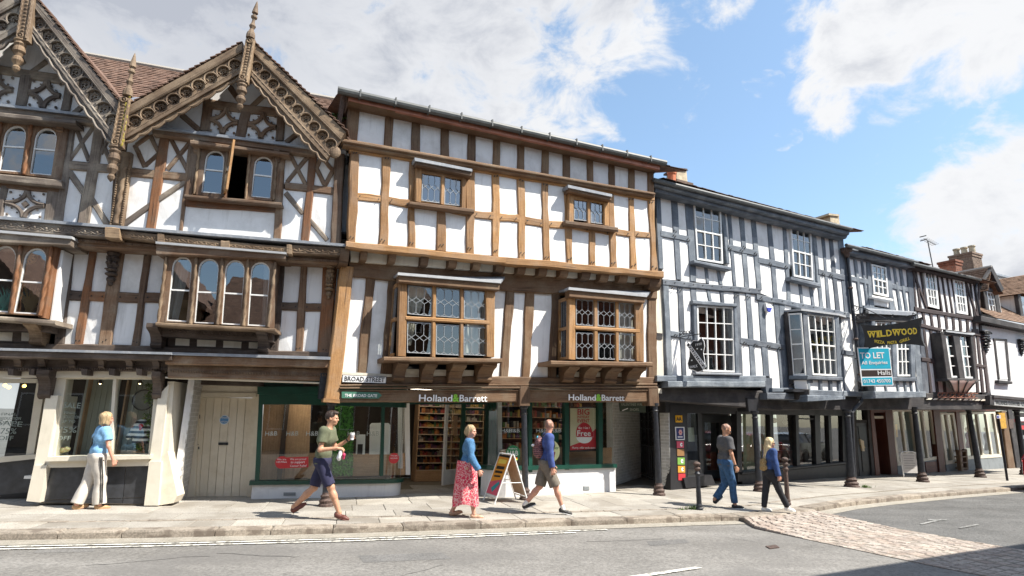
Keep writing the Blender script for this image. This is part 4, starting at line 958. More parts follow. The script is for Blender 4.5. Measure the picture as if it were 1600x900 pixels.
# top band under the eaves: shade put into darker oak, greyer plaster
tops = (562,169,1012.5,267.5); bots = (558,219,1013,301)
P3 = [(545,562,541,558),(602.5,616,599.5,613),(644.5,657.5,643,656),(690,702,689,702),(732,744,731,744),(771,782.5,770.5,782),(809,820.5,809,820),(847.5,858,847,858),(880.5,891,880.5,892),(917.5,927.5,918,928),(952,961,952,962),(982.5,992,983,992.5),(1012.5,1022,1013,1023)]
framing(BP,BB,tops,bots,P3,{},set(),'oak_dark','plaster_grey',E2+.02,proud=.03)
rail(BP,543,158.5,1024,265,14,10,E2-.1,E2+.07,'oak_dark',BB,'wall_plate')
timber(BP,[(536,227),(536,215.5),(1023,300.5),(1023,308.5)],E2-.05,E2+.16,'oak_dark',BB,'string_course',.004)
timber(BP,[(534,221),(534,216),(1024,301),(1024,304.5)],E2-.05,E2+.21,'oak_dark',BB,'string_moulding',.003)
# eaves: boarded soffit, copper-coloured gutter board, grey tile edge
box('fascia_board','copper',BP,[(545,151),(1032,258),(1031,265),(545,157)],E2+.28,E2+.36,BB)
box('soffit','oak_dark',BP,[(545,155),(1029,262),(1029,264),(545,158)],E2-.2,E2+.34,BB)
mb = MB(); A = BP.p(528,140.5,E2+.44); Bp = BP.p(1040,255,E2+.44); tube(mb,[A.lerp(Bp,k/30) for k in range(31)],.075,10); mb.build('gutter','gutter',BB)
for k in range(11): P = A.lerp(Bp,(k+.6)/11.3); mb = MB(); wbox(mb,(-.015,-.08,-.08+P.z),(.015,.08,.085+P.z),R_(24),(P.x,P.y)); mb.build('gutter_bracket','gutter',BB)
za,zb = BP.sz(535,146,E2+.4)[1],BP.sz(1035,258,E2+.4)[1]
tiles(BP.w(-8.35,za,E2+.42),BP.w(.62,zb,E2+.42),BP.w(.62,zb+1.4,-3),BP.w(-8.35,za+1.4,-3),20,60,'tile',BB)
mb = MB(); plbox(mb,BP,-8.0,-7.9,2.6,za-.3,-3,-.3); plbox(mb,BP,.03,.10,2.8,zb-.3,-3,-.3); plbox(mb,BP,-8.0,.1,2.6,8.3,-3.3,-3.1); mb.build('side_wall','plaster_grey',BB)
mb = MB(); tube(mb,[BP.p(537,146,E2+.3),BP.p(534,165,E2+.2),BP.p(529,200,E2+.0),BP.p(528,232,E2)],.05,8); mb.build('downpipe','rust',BB)
# second storey
topB = (548,234.5,1022,312); botB = (544,375,1020,422.5)
P2 = [(548,562.5,543.5,556),(598,612,591,606),(641,651,637,649),(683.6,696.5,683.3,696.5),(727,742.5,727,741),(769.3,781.3,769,780.7),(809,820.5,810,822),(846.5,857,850,860),(881.5,892,886,896),(920,930,921,931),(950.5,960,954,964.5),(982.5,992,986,995.7),(1012.8,1023,1018,1028)]
rB = {0:[(306,311,12)],1:[(312,318,12)],4:[(334,337,12)],5:[(339,341,12)],6:[(344.5,349,12.5)],7:[(349,352.5,12)],10:[(361.5,365,9.5)],11:[(365,367,10.5)],
      2:[(243,251,4),(318,323,12)],3:[(252,262,4),(325,332,12)],8:[(302,308,4),(353,358.5,9)],9:[(308,314,4),(359,364,9)]}
# bays 2,3 and 8,9 carry the two small windows: upper cells left open
framing(BP,BB,topB,botB,P2,rB,{(2,0),(2,1),(3,0),(3,1),(8,0),(8,1),(9,0),(9,1)},'oak','plaster',E2,pegs=pb,proud=.024,wob=.022)
rail(BP,546,230,1023,309.5,11,9,E2-.1,E2+.045,'oak',BB,'head_beam',wob=.012)
timber(BP,[(541,386.5),(541,375.5),(790,401.5),(790,412)],E2-.12,E2+.10,'oak',BB,'jetty_beam',.016); timber(BP,[(788,412),(788,401),(1037,424),(1037,434)],E2-.12,E2+.10,'oak',BB,'jetty_beam',.016)
for x in np.linspace(560,1020,24): pb.append((x,lerp(380.5,427,(x-541)/496)))
pegs_build(BP,pb,E2+.045,BB)
def small_window(hood,jl,lights,jr,mul,sill,nm):
    timber(BP,hood[0],E2,E2+.24,'oak_dark',BB,'window_hood',.003); box('lead_roof','lead',BP,hood[1],E2,E2+.28,BB)
    for j in (jl,jr): timber(BP,j,E2-.1,E2+.11,'oak',BB,'jamb',.003)
    timber(BP,mul,E2-.08,E2+.09,'oak',BB,'mullion',.002)
    for q in lights: leaded(BP,q,E2+.06,BB,3,'glass_sky')
    timber(BP,sill,E2,E2+.20,'oak_dark',BB,'sill',.003)
small_window(([(650,258),(650,251),(737,268),(737,276)],[(648,246),(738,264),(738,268),(648,251)]),[(650,257),(660,258),(658,316),(648,314)],[[(660,268),(689.5,272),(688,317.5),(658.5,313.5)],[(695,274.5),(722,278.5),(720.5,322),(694,319)]],[(722,266),(729,268),(728,326),(720.5,324)],[(689.5,266),(695.5,267),(694.5,320),(688,318)],
    [(640,320),(640,314),(741,326),(741,333)],'a')
timber(BP,[(652,269),(652,257),(728,272),(728,281)],E2-.1,E2+.10,'oak',BB,'window_head',.002)
small_window(([(889,299),(889,293),(955,307.5),(955,314)],[(887.5,288.5),(956.5,303.5),(956.5,307.5),(887.5,293)]),[(889,299),(897,300),(897,346),(888.5,345)],[[(897,309),(918,313),(917.7,345.5),(897,343)],[(923,314),(944,317.5),(944,350.5),(923,347.7)]],[(944,309),(952,311),(952.5,353),(944,351.5)],[(918,308),(923,309),(923,349),(917.8,348)],
    [(884,350),(884,344),(966,355),(966,361)],'b')
timber(BP,[(890,310),(890,299),(951,312),(951,319)],E2-.1,E2+.10,'oak',BB,'window_head',.002)
# joist ends and cream coving below the jetty
mb = MB(); slab(mb,BP,[(548,386),(1020,431),(1020,443),(548,408)],.05,.16); mb.build('coving','soffit',BB)
for x0,x1,y0,y1 in ((533,547,387,411),(565,575.5,388,405),(609.5,620.5,391,408),(659.5,671,397,413),(703,715.5,402,416),(741,752.5,406,419.5),(777,790,410,423),(811,823,411,426),(844,856.5,415,429),(877,889.5,419,431),(911,924,422,434.5),(940,952.5,426,437.5),(969.5,982,428,439),(1002,1017,431,441),(1017,1034,430,450)):
    mb = MB(); L = [BP.p(x,y,E2) for x,y in ((x0,y0),(x1,y0+1))]; hh = abs(BP.sz(x0,y0,E2)[1]-BP.sz(x0,y1,E2)[1]); S0 = BP.sz(x0,y0,E2); S1 = BP.sz(x1,y0,E2); w_ = S1[0]-S0[0]
    pr = []
    for k in range(6): a = math.pi/2*k/5; pr.append((E2-.02-(1-math.cos(a))*.12,S0[1]-hh*math.sin(a)))
    prof = [(-.1,S0[1])]+pr+[(-.1,S0[1]-hh)]; n = len(prof)
    vs = [BP.w(S0[0],z,d) for d,z in prof]+[BP.w(S0[0]+w_,z,d) for d,z in prof]
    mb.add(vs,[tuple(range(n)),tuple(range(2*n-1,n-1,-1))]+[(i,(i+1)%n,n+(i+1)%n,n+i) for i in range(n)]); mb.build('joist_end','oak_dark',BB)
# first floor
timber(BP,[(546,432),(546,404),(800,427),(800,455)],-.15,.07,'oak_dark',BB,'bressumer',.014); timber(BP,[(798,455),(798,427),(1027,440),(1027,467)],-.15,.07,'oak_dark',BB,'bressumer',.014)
F = E1
timber(BP,[(533,415),(553,417),(530,626),(507,624)],-.15,.12,'oak',BB,'corner_post',.012); box('post_cap','oak',BP,[(506,622),(531,624),(531,630),(505,628)],-.2,.16,BB)
def fp(tl,tr,br_,bl): panel(BP,[tl,tr,br_,bl],-.14,F-.012,'plaster',BB)
def fq(tl,tr,br_,bl): timber(BP,[tl,tr,br_,bl],-.15,F+.035,'oak_dark',BB,'post',.022)
fp((549,430),(573,433),(559,588),(534,587)); fp((587,434),(608,437),(596,588),(571,588)); fp((772,450),(793,453),(782,592),(760,591)); fp((804,454),(822,456),(814,592),(793,592)); fp((835,457),(864,460),(857,592),(827,592)); fp((1000,465),(1013,467),(1013,590),(990,590))
fq((572,430),(588,432),(571,590),(558,589)); fq((607,433),(622,434),(612,590),(595,590)); fq((793,448),(804.5,450),(793.5,594),(781,594)); fq((822,452),(835.5,454),(827.5,594),(814,594)); fq((864,456),(876,457),(870,594),(857,594)); fq((1012.5,460),(1027,462),(1026,606),(1012,606)); fq((768,446),(775,447),(765,592),(757,592))
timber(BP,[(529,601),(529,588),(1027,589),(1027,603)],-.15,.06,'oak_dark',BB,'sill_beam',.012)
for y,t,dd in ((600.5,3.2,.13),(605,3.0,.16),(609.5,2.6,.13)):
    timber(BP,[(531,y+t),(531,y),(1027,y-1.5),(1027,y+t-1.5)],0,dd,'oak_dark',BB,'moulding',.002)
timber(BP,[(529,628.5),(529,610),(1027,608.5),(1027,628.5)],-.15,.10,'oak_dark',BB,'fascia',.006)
timber(BP,[(812,603),(828,603),(829,634),(811,634)],-.12,.17,'oak_dark',BB,'post_head',.006)
for x in (1020,): timber(BP,[(1013,604),(1029,604),(1031,634),(1014,634)],-.12,.15,'oak_dark',BB,'post_head',.006)
# bay windows
def bay(roof,eave,jl,jr,rows,mulls,transom,sill,brk,whites,side,d=.50):
    W_ = BP
    mb = MB(); a = [BP.p(*roof[0],.0),BP.p(*roof[1],d+.12),BP.p(*roof[2],d+.12),BP.p(roof[2][0]+8,roof[2][1]-9,.0)]
    slab_w(mb,a,[v-Vector((0,0,.05)) for v in a]); mb.build('bay_roof','lead',BB)
    box('lead_edge','leadlite',BP,eave[0],d-.05,d+.16,BB); timber(BP,eave[1],d-.1,d+.11,'oak_dark',BB,'cornice',.003)
    timber(BP,jl,d-.1,d+.01,'oak',BB,'corner_post',.003); timber(BP,jr,d-.1,d+.01,'oak',BB,'corner_post',.003)
    for q in rows: leaded(BP,q,d-.03,BB,3)
    for q in mulls: timber(BP,q,d-.09,d,'oak',BB,'mullion',.002)
    timber(BP,transom,d-.09,d+.02,'oak',BB,'transom',.002)
    timber(BP,sill,-.05,d+.14,'oak_dark',BB,'sill',.005)
    for x,y,w_,h_ in brk: bracket(BP,x,y,w_,h_,.0,d+.02,BB,'oak_dark',lean=-4)
    for q in whites: panel(BP,q,-.1,.03,'soffit',BB,ex=.6)
    # side returns
    for sx,S in ((jl,-1),(jr,1)):
        zt = BP.sz(*sx[0],d)[1]; zb_ = BP.sz(*sx[3],d)[1]; s_ = BP.sz(*(sx[0] if S < 0 else sx[1]),d)[0]; s_b = BP.sz(*(sx[3] if S < 0 else sx[2]),d)[0]
        SP = PL(*BP.w(s_,0,0)[:2],R_(24)-math.pi/2) if S < 0 else PL(*BP.w(s_,0,0)[:2],R_(24)-math.pi/2)
        def sb(a0,a1,z0,z1,mat='oak',nm='side_rail',t=.05):
            mb = MB(); plbox(mb,SP,a0,a1,z0,z1,-t/2,t/2); return mb.build(nm,mat,BB)
        sb(0,.09,zb_,zt,nm='side_post'); sb(.09,d-.1,zt-.08,zt); sb(.09,d-.1,zb_,zb_+.06); zm = (zt+zb_)/2; sb(.09,d-.1,zm-.04,zm+.03)
        mb = MB(); mb.add([SP.w(.09,zb_,0),SP.w(d-.1,zb_,0),SP.w(d-.1,zt,0),SP.w(.09,zt,0)],[(0,1,2,3)]); mb.build('pane','glass',BB)
        mb = MB()
        for k in range(1,4): a_ = .09+(d-.19)*k/4; plbox(mb,SP,a_-.005,a_+.005,zb_+.06,zt-.08,.004,.01)
        mb.build('leading','leadcame',BB)
bay([(614,432),(623,427),(782,440)],([(622,425.5),(783,438.5),(783,442.5),(621,429.5)],[(623,441),(623,429),(781,442.5),(780,454)]),[(624,440),(637,441),(634.5,557),(620.5,556)],[(758.5,452),(774,454),(773,558),(760,557)],
    [[(637.5,446),(676,449.5),(675,494),(637,490.5)],[(682,449),(719.5,452.5),(719,497),(681.5,494)],[(725,452.5),(759,456),(759,500),(725,497.5)],[(636.5,502.5),(675,505),(674,553),(636,551)],[(681.5,506),(719,508.5),(718,555.5),(681,553.5)],[(724.5,509),(760.5,511.5),(760,556),(724.5,554.5)]],
    [[(676,445),(682,446),(680.5,558),(674,557)],[(719.5,449),(725,450),(724.5,559),(718,558)]],[(634,500),(634,493.5),(765,501),(765,507.5)],[(600,564),(600,557),(785,560),(785,567)],
    [(613,566,17,30),(655,567,18,32),(697,568,20,32),(741,568,22,30)],[[(627,576.5),(656,577.5),(655,589),(626,589)],[(672,578),(699,578.5),(698,590),(671,590)],[(714,578.5),(740,579),(739,590.5),(713,590.5)]],None)
bay([(871,455),(890,449),(1010,461.5)],([(889,448.5),(1011,460.5),(1011,464),(888,452.5)],[(890,464),(890,452.5),(1008,464),(1007,474)]),[(889,463),(899.5,464),(899.5,562),(888,561)],[(992,472),(1006,474),(1007,565),(994,564)],
    [[(900,467),(928,469.5),(928,509.5),(900,507.5)],[(934,469),(962,471.5),(961.5,511),(934,509.5)],[(967,472),(992.5,474.5),(992.5,513.5),(967,511.5)],[(900,519),(928,520.5),(928,561),(900,560.5)],[(935,520),(962.5,521.5),(962.5,562),(935,561)],[(967,521),(993,523),(993.5,563.5),(967,562.5)]],
    [[(928,466),(934,467),(935,563),(928,562)],[(962,469),(967.3,470),(967.3,565),(962.3,564)]],[(899,514.5),(899,508.5),(1000,514.5),(1000,520.5)],[(861,570),(861,563.5),(1020,566),(1020,573)],
    [(873,571,16,27),(904,572,18,27),(937,573,18,27),(970,573,20,27)],[[(890,581),(905,581.5),(905,590.5),(889,590.5)],[(920,582),(938,582.5),(938,591),(920,591)],[(954,582.5),(972,583),(971,591.5),(953,591.5)]],None)
for q in ([(638,447),(668,449),(655,490),(637,490)],[(728,455),(758,457),(758,553),(726,552)],[(968,474),(992,476),(993,562),(967,561)],[(637,505),(650,506),(641,540),(636,540)]): drape(BP,q,.25,BB,12,.03)
# street name plates (bolted to the corner of the building)
def sign_thing(name,label,pl,q,d,mat,cat='sign',border=None,th=.02,group=None):
    c = (sum(p[0] for p in q)/len(q),sum(p[1] for p in q)/len(q)); r = thing(name,pl.p(*c,d),label,cat,group)
    mb = MB(); slab(mb,pl,q,d-th,d)
    mb.build('plate',mat,r); return r
s = sign_thing('street_name_sign','white street name plate with black letters BROAD STREET on the oak building corner',BP,[(535,585.5),(604,588.5),(603.5,599.5),(534,597.5)],.10,'text_black')
mb = MB(); slab(mb,BP,[(536,586.3),(603.2,589.3),(602.6,598.6),(535,596.6)],.10,.104); mb.build('face','text_white',s)
text('BROAD STREET',BP,538,595,600.5,597,7.2,'text_black',s,d=.108,bold=.012)
s = sign_thing('finger_sign','green pointed sign reading THE BROAD GATE below the street name plate',BP,[(534,612),(591,613),(597,617.8),(591,623),(534,622)],.14,flat('sign_green',(.05,.16,.11)))
text('THE BROAD GATE',BP,538.5,620,589,620.5,4.6,'text_white',s,d=.145,bold=.008)
def hb(x0,x1,y0,y1,h,lab):
    r = thing('shop_sign',BP.p((x0+x1)/2,y0,.14),lab,'sign',None); a = x0+(x1-x0)*.487; b = x0+(x1-x0)*.595
    yl = lambda x: lerp(y0,y1,(x-x0)/(x1-x0))
    text('Holland',BP,x0,yl(x0),a,yl(a),h*.95,'text_white',r,d=.14,bold=.006,thick=.02); text('Barrett',BP,b,yl(b),x1,yl(x1),h*.95,'text_white',r,d=.14,bold=.006,thick=.02)
    text('&',BP,a+.6,yl(a),b-.6,yl(b),h*1.05,flat('logo_green',(.24,.55,.05)),r,d=.145,bold=.03,thick=.02)
hb(654.5,761,627,627.5,11,'white and green raised lettering Holland & Barrett over the shop doorway')
hb(888.5,975.5,625.5,626.5,10,'white and green raised lettering Holland & Barrett over the poster window, near the alley')
# columns carrying the jetty
cz = lambda x,y: BP.sz(x,y,.0)
def colm(x,yb,xt,yt,d,r0,r1,par,mat='iron',foot='rust',pl=None,**k):
    pl = pl or BP; b = G(x,yb); t_ = pl.p(xt,yt,0)
    # column top taken on the ray at the column's own distance
    q = ray(xt,yt); C = Vector((0,0,HC)); hd_ = math.hypot(b.x,b.y); t_ = C+q*(hd_/math.hypot(q.x,q.y))
    return column(par,b,t_,r0,r1,mat,foot,**k)
colm(509,791,518,628,0,.075,.065,BB); colm(821,781,818.5,634,0,.072,.062,BB); colm(1030,774,1023,630,0,.078,.065,BB)
mb = MB(); plbox(mb,BP,BP.sz(500,600)[0],BP.sz(512,600)[0],2.0,2.5,-.2,-.05); mb.build('lantern_box','iron',BB)
# arcade ceiling
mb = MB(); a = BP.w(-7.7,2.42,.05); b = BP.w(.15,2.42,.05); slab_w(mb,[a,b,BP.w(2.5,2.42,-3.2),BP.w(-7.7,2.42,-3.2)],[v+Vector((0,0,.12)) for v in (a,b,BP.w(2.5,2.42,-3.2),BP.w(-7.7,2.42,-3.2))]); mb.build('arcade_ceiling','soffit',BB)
# ---------------------------------------------------------------- health food shop
HS = thing('health_food_shop_front',(-1.5,13.6,0),'green-framed health food shop front with curved windows on white plinths under the oak building','shop front')
S1 = PL(-5.15,12.36,math.atan2(13.2-12.36,-2.67+5.15)); 
def hx(pl,pts,d0,d1,mat,name,par=HS,**k): return box(name,mat,pl,pts,d0,d1,par,**k)
# window one: straight run then curved end
def curve_pts(pl,s_end,r,n=9,turn=85):
    """quarter bend starting at s_end on plane pl going back"""
    out = []
    for k in range(n+1):
        a = R_(turn)*k/n; out.append((s_end+r*math.sin(a),-r*(1-math.cos(a))))
    return out
a0 = S1.sz(393,770)[0]; s_end = S1.sz(600,760)[0]
def shop_run(pl,sA,path,z0,z1,thick,mat,name,par,off=0.0,smooth=False):
    """wall/sill following straight run sA..path then the bend; path = [(s,d)]"""
    pts = [(sA,0)]+path; mb = MB(); n = len(pts); F_ = []; Bk = []
    for i,(s,d) in enumerate(pts):
        if i == 0: nx,nd = 0,1
        else:
            p0 = pts[i-1]; p1 = pts[min(i+1,n-1)]; tx,td = p1[0]-p0[0],p1[1]-p0[1]; L = math.hypot(tx,td) or 1; nx,nd = -td/L,tx/L
        F_.append((s+nx*off,d+nd*off)); Bk.append((s+nx*(off-thick),d+nd*(off-thick)))
    vs = []
    for (a,b) in zip(F_,Bk):
        vs += [pl.w(a[0],z0,a[1]),pl.w(a[0],z1,a[1]),pl.w(b[0],z1,b[1]),pl.w(b[0],z0,b[1])]
    fs = []
    for i in range(n-1):
        for k in range(4): fs.append((4*i+k,4*i+(k+1)%4,4*i+4+(k+1)%4,4*i+4+k))
    fs += [(0,1,2,3),tuple(4*(n-1)+k for k in range(4))]
    mb.add(vs,fs); return mb.build(name,mat,par,smooth=smooth)
p1 = curve_pts(S1,s_end,.42,9,80)
zs = S1.sz(500,754)[1]; zs2 = zs-.03
MT['plinth'] = stained('plinth_paint_white',(.70,.70,.70),(.45,.45,.46),.7,.5,3.5,.35)
shop_run(S1,a0,p1,0,zs-.02,.2,'plinth','plinth',HS); shop_run(S1,a0-.06,p1,zs-.03,zs+.05,.3,'green','sill',HS,off=.06)
zt1 = 2.36; zg = S1.sz(500,633)[1]
shop_run(S1,a0,p1,zg,zt1+.05,.15,'green','fascia',HS,off=.02); 
g1 = MB(); pts = [(a0+.05,0)]+p1; vs = []
for s,d in pts: vs += [S1.w(s,zs+.05,d-.05),S1.w(s,zg,d-.05)]
g1.add(vs,[(2*i,2*i+2,2*i+3,2*i+1) for i in range(len(pts)-1)]); g1.build('curved_pane','shopglass',HS,smooth=True)
hx(S1,[(402,604),(505,604),(505,616),(402,616)],-.1,.12,'green','cornice'); hx(S1,[(405,614),(509,616),(509,632),(404,632)],-.1,.05,'green','sign_board')
hx(S1,[(405,610),(411.5,610),(405,752),(398,752)],-.1,.03,'green','frame_post'); hx(S1,[(597,632),(601.5,632),(599,744),(593,744)],-.1,.02,'green','mullion'); box('vent','greyriser',S1,rq(443,769.5,462,774.5),-.01,.012,HS)
# interior: plywood back panels, leafy poster, rounded white panel
S1b = S1.at(-.55)
hx(S1b,[(412,628),(448,628),(443,748),(406,751)],-.04,0,'panelwood','display_panel'); hx(S1b,[(449,628),(486,628),(482,746),(444,748)],-.05,-.01,'panelwood','display_panel'); hx(S1b,[(482,708),(552,706),(550,744),(480,748)],-.06,-.02,'panelwood','display_panel'); hx(S1b,[(552,709),(640,708),(638,742),(550,744)],-.04,0,'panelwood','display_panel')
ps = sign_thing('leaf_poster','tall green foliage poster standing inside the left health food shop window',S1.at(-.18),[(519,632),(553,632),(551,744),(518,745)],0,flat('poster_dark',(.02,.07,.02)),'poster')
mb = MB(); SG = S1.at(-.17)
for k in range(900):
    x = random.uniform(520,551); y = random.uniform(633,743); r = random.uniform(.8,2.2); a = random.random()*3.1; c_,s_ = math.cos(a)*r*1.8,math.sin(a)*r*1.8
    P = [SG.p(x-c_,y-s_,random.uniform(.002,.03)),SG.p(x+s_*.4,y-c_*.4,.01),SG.p(x+c_,y+s_,random.uniform(.002,.03)),SG.p(x-s_*.4,y+c_*.4,.01)]; mb.add(P,[(0,1,2,3)])
mb.build('printed_leaves',plain('leaf_print',(.075,.26,.035),.5,.7,18,0),ps,kind='stuff')
hx(S1.at(-.35),[(578,664),(581,661),(607,661),(610,664),(609,710),(577,710)],-.03,0,'text_white','display_board'); hx(S1.at(-.3),[(557,679),(571,679),(570,710),(556,710)],-.03,0,'text_white','display_board'); hx(S1.at(-.29),[(559,694),(567,694),(566,710),(558,710)],-.01,0,'void','display_board')
def sticker(pl,cx,cy,r,mat,lab,lines=(),d=.0,extra=None,tm='text_white',name='window_sticker',sq=None):
    ct = pl.sz(cx,cy,d); rt = thing(name,pl.w(*ct,d),lab,'sticker'); mb = MB(); rr = abs(pl.sz(cx+r,cy,d)[0]-ct[0]); N = 24
    if sq: slab(mb,pl,sq,d,d+.004)
    slab_sz(mb,pl,[(ct[0]+rr*math.cos(-2*math.pi*k/N),ct[1]+rr*math.sin(-2*math.pi*k/N)) for k in range(N)],d-.001,d+.006); mb.build('disc',mat,rt)
    for (t,x0,y0,x1,y1,h) in lines: text(t,pl,x0,y0,x1,y1,h,tm,rt,d=d+.009,thick=.002)
    return rt
red = flat('sticker_red',(.52,.03,.035)); Sg = S1.at(-.04)
sticker(Sg,440,722.5,10,red,'round red sticker with white text beside a red strip, low in the left shop window',[('We are',433,719,447,719,2.6),('HELPING',432,723,448,723,2.2),('We are proud',453,719,478,718.5,3),('to support',454,724,476,723.5,3),('Cancer Relief',453,729.5,479,729,3.2)],sq=[(440,715),(482,713.5),(482,730),(440,732)])
mb = MB()
sticker(Sg,615.5,716,8,red,'round red sticker at the curved end of the left shop window',[('We are',610,713,621,713,2.2),('HELPING',610,717,621,717,2)],d=.03)
for x in (414,447,478,543,573): text('H&B',Sg,x,681,x+19,680.5,7,'frost',HS,d=.004,thick=.001,name='window_lettering')
# doorway
DW = PL(-2.2,14.55,R_(22))
hx(S1.at(-.55),[(632,630),(640,630),(641,742),(634,742)],-.2,.05,'white','pilaster'); hx(S1.at(-.50),[(622,630),(629,630),(629,732),(622,732)],-.03,.0,'white','curtain_post')
hx(DW,[(640,618),(775,618),(775,632),(640,632)],-.1,.05,'green','door_head')
# open leaf, swung out
def dpt(x,y): return G(x,y)
A = G(722,757.5); Bq = G(690.5,762.5); DL = PL(Bq.x,Bq.y,math.atan2(A.y-Bq.y,A.x-Bq.x)); Wd = (A-Bq).length; zt = 2.25
mb = MB(); 
for a in ((0,.10,.06,zt),(Wd-.10,Wd,.06,zt),(.10,Wd-.10,zt-.12,zt),(.10,Wd-.10,.06,.42)): plbox(mb,DL,a[0],a[1],a[2],a[3],-.025,.025)
dl = mb.build('open_door','white',HS)
mb = MB(); mb.add([DL.w(.1,.42,0),DL.w(Wd-.1,.42,0),DL.w(Wd-.1,zt-.12,0),DL.w(.1,zt-.12,0)],[(0,1,2,3)]); mb.build('pane','shopglass',dl); mb = MB(); plbox(mb,DL,Wd*.42,Wd*.58,1.25,1.75,.0,.03); mb.build('push_plate','brassp' if 0 else 'panelwood',dl)
mb = MB()
D2_ = PL(*DW.p(717,740)[:2],R_(22)); s1_ = (DW.p(762,740)-DW.p(717,740)).length
for a in ((0,.10,0,2.3),(s1_-.12,s1_,0,2.3),(.1,s1_-.12,2.15,2.3),(.1,s1_-.12,0,.35),(.1,s1_-.12,1.9,1.95)): plbox(mb,D2_,a[0],a[1],a[2],a[3],-.04,.04)
d2 = mb.build('door','green',HS); mb = MB(); mb.add([D2_.w(.1,.35,0),D2_.w(s1_-.1,.35,0),D2_.w(s1_-.1,2.2,0),D2_.w(.1,2.2,0)],[(0,1,2,3)]); mb.build('pane','shopglass',d2)
mb = MB(); plbox(mb,D2_,s1_,s1_+.22,0,2.4,-.1,.12); mb.build('pilaster','white',HS)
# window two
S2 = PL(*G(850,774)[:2],math.atan2(15.14-14.06,2.71-.85))
s0b = S2.sz(790,765)[0]; s1b = S2.sz(962,745)[0]; p2 = [(s1b,0),(s1b+.01,-.9)]
left = [(s0b-.34,-.55),(s0b-.30,-.28),(s0b-.18,-.10),(s0b,0)]
zs = S2.sz(880,730)[1]; zg = 2.46
def run2(z0,z1,th,mat,name,off):
    pts = left+[(s1b,0)]
    return _run(S2,pts,z0,z1,th,mat,name,off)
def _run(pl,pts,z0,z1,th,mat,name,off):
    n = len(pts); vs = []; fs = []
    for i,(s,d) in enumerate(pts):
        p0 = pts[max(i-1,0)]; p_ = pts[min(i+1,n-1)]; tx,td = p_[0]-p0[0],p_[1]-p0[1]; L = math.hypot(tx,td); nx,nd = -td/L,tx/L
        a = (s+nx*off,d+nd*off); b = (s+nx*(off-th),d+nd*(off-th)); vs += [pl.w(a[0],z0,a[1]),pl.w(a[0],z1,a[1]),pl.w(b[0],z1,b[1]),pl.w(b[0],z0,b[1])]
    for i in range(n-1):
        for k in range(4): fs.append((4*i+k,4*i+(k+1)%4,4*i+4+(k+1)%4,4*i+4+k))
    fs += [(0,1,2,3),tuple(4*(n-1)+k for k in range(4))]; mb = MB(); mb.add(vs,fs); return mb.build(name,mat,HS)
run2(0,zs-.03,.2,'plinth','plinth',0); run2(zs-.04,zs+.05,.3,'green','sill',.06); run2(zg-.05,zg+.12,.15,'green','fascia',.02)
mb = MB(); plbox(mb,S2,s1b-.2,s1b+.0,0,zs-.03,-1.1,-.02); mb.build('plinth_return','plinth',HS)
pts = left+[(s1b-.02,0),(s1b-.02,-.9)]; mb = MB(); vs = []
for s,d in pts: vs += [S2.w(s,zs+.05,d-.05),S2.w(s,zg,d-.05)]
mb.add(vs,[(2*i,2*i+2,2*i+3,2*i+1) for i in range(len(pts)-1)]); mb.build('curved_pane','shopglass',HS)
for x0,x1,a0_,a1_ in ((826,831.5,632,738),(882.5,889,632,734),(935.5,941.5,632,730)): hx(S2,[(x0,a0_-8),(x1,a0_-8),(x1+.5,a1_),(x0+.5,a1_)],-.1,.02,'green','mullion')
q = S2.at(-.55); hx(q,[(768,625),(775,625),(777,732),(769,732)],-.1,.05,'green','frame_post'); hx(q,[(777,625),(784,625),(785,733),(778,733)],-.15,.0,'white','frame_post')
hx(S2.at(-.9),[(941,700),(956,699),(956,728),(941,728)],-.03,0,'panelwood','display_panel'); hx(S2.at(-.5),[(782,702),(884,698),(884,731),(782,735)],-.03,0,'panelwood','display_panel'); hx(S2.at(-.5),[(889,706),(936,705),(936,727),(889,728)],-.03,0,'panelwood','display_panel')
box('vent','greyriser',S2,rq(911.5,760,921,766),-.01,.012,HS)
# poster
po = sign_thing('sale_poster','cream and red poster reading BIG PAYDAY EVENT in the right health food shop window',S2.at(-.12),[(889,636),(934.5,635.5),(934.5,704.5),(889,706.5)],0,'black','poster')
SPp = S2.at(-.115); cr = flat('poster_cream',(.66,.62,.42)); rd = flat('poster_red',(.55,.02,.035))
mb = MB(); slab(mb,SPp,[(891,638),(933,637.5),(933,701),(891,703.5)],0,.004); mb.build('paper',cr,po)
mb = MB(); slab(mb,SPp,[(933,668),(933,701),(891,703.5),(891,697),(910,690)],.004,.008); mb.build('red_corner',rd,po)
c = SPp.sz(912.5,676.5); rr = abs(SPp.sz(925,676)[0]-c[0])
mb = MB(); N = 28; slab_sz(mb,SPp,[(c[0]+rr*math.cos(-2*math.pi*k/N),c[1]+rr*math.sin(-2*math.pi*k/N)) for k in range(N)],.008,.012); mb.build('red_disc',rd,po)
mb = MB(); slab_sz(mb,SPp,[(c[0]+rr*math.cos(-math.pi*k/14)*.97,c[1]-.10+rr*.6*math.sin(-math.pi*k/14)) for k in range(15)],.012,.014); mb.build('disc_band','text_white',po)
for t,x0,x1,y,h,m_ in (('BIG',902.5,921,648,9,rd),('PAYDAY',902.5,921,653.5,4,rd),('EVENT',902.5,921,660,5,rd),('Buy 1 Get 1',904,921,670,3,'text_white'),('Free',902,923,681,8.5,'text_white'),('Hurry, offer ends soon',894,930,701,3.2,'text_white')): text(t,SPp,x0,y,x1,y,h,m_,po,d=.016,thick=.002,bold=.01)
grn = flat('sticker_green',(.015,.17,.06)); S2g = S2.at(-.03)
st = sticker(S2g,801.5,709,11,grn,'round dark green sticker with white H&B letters behind the folding sign',[('H&B',793,712,809.5,712,8),('Proud to be',795,702,808,702,2.2)])
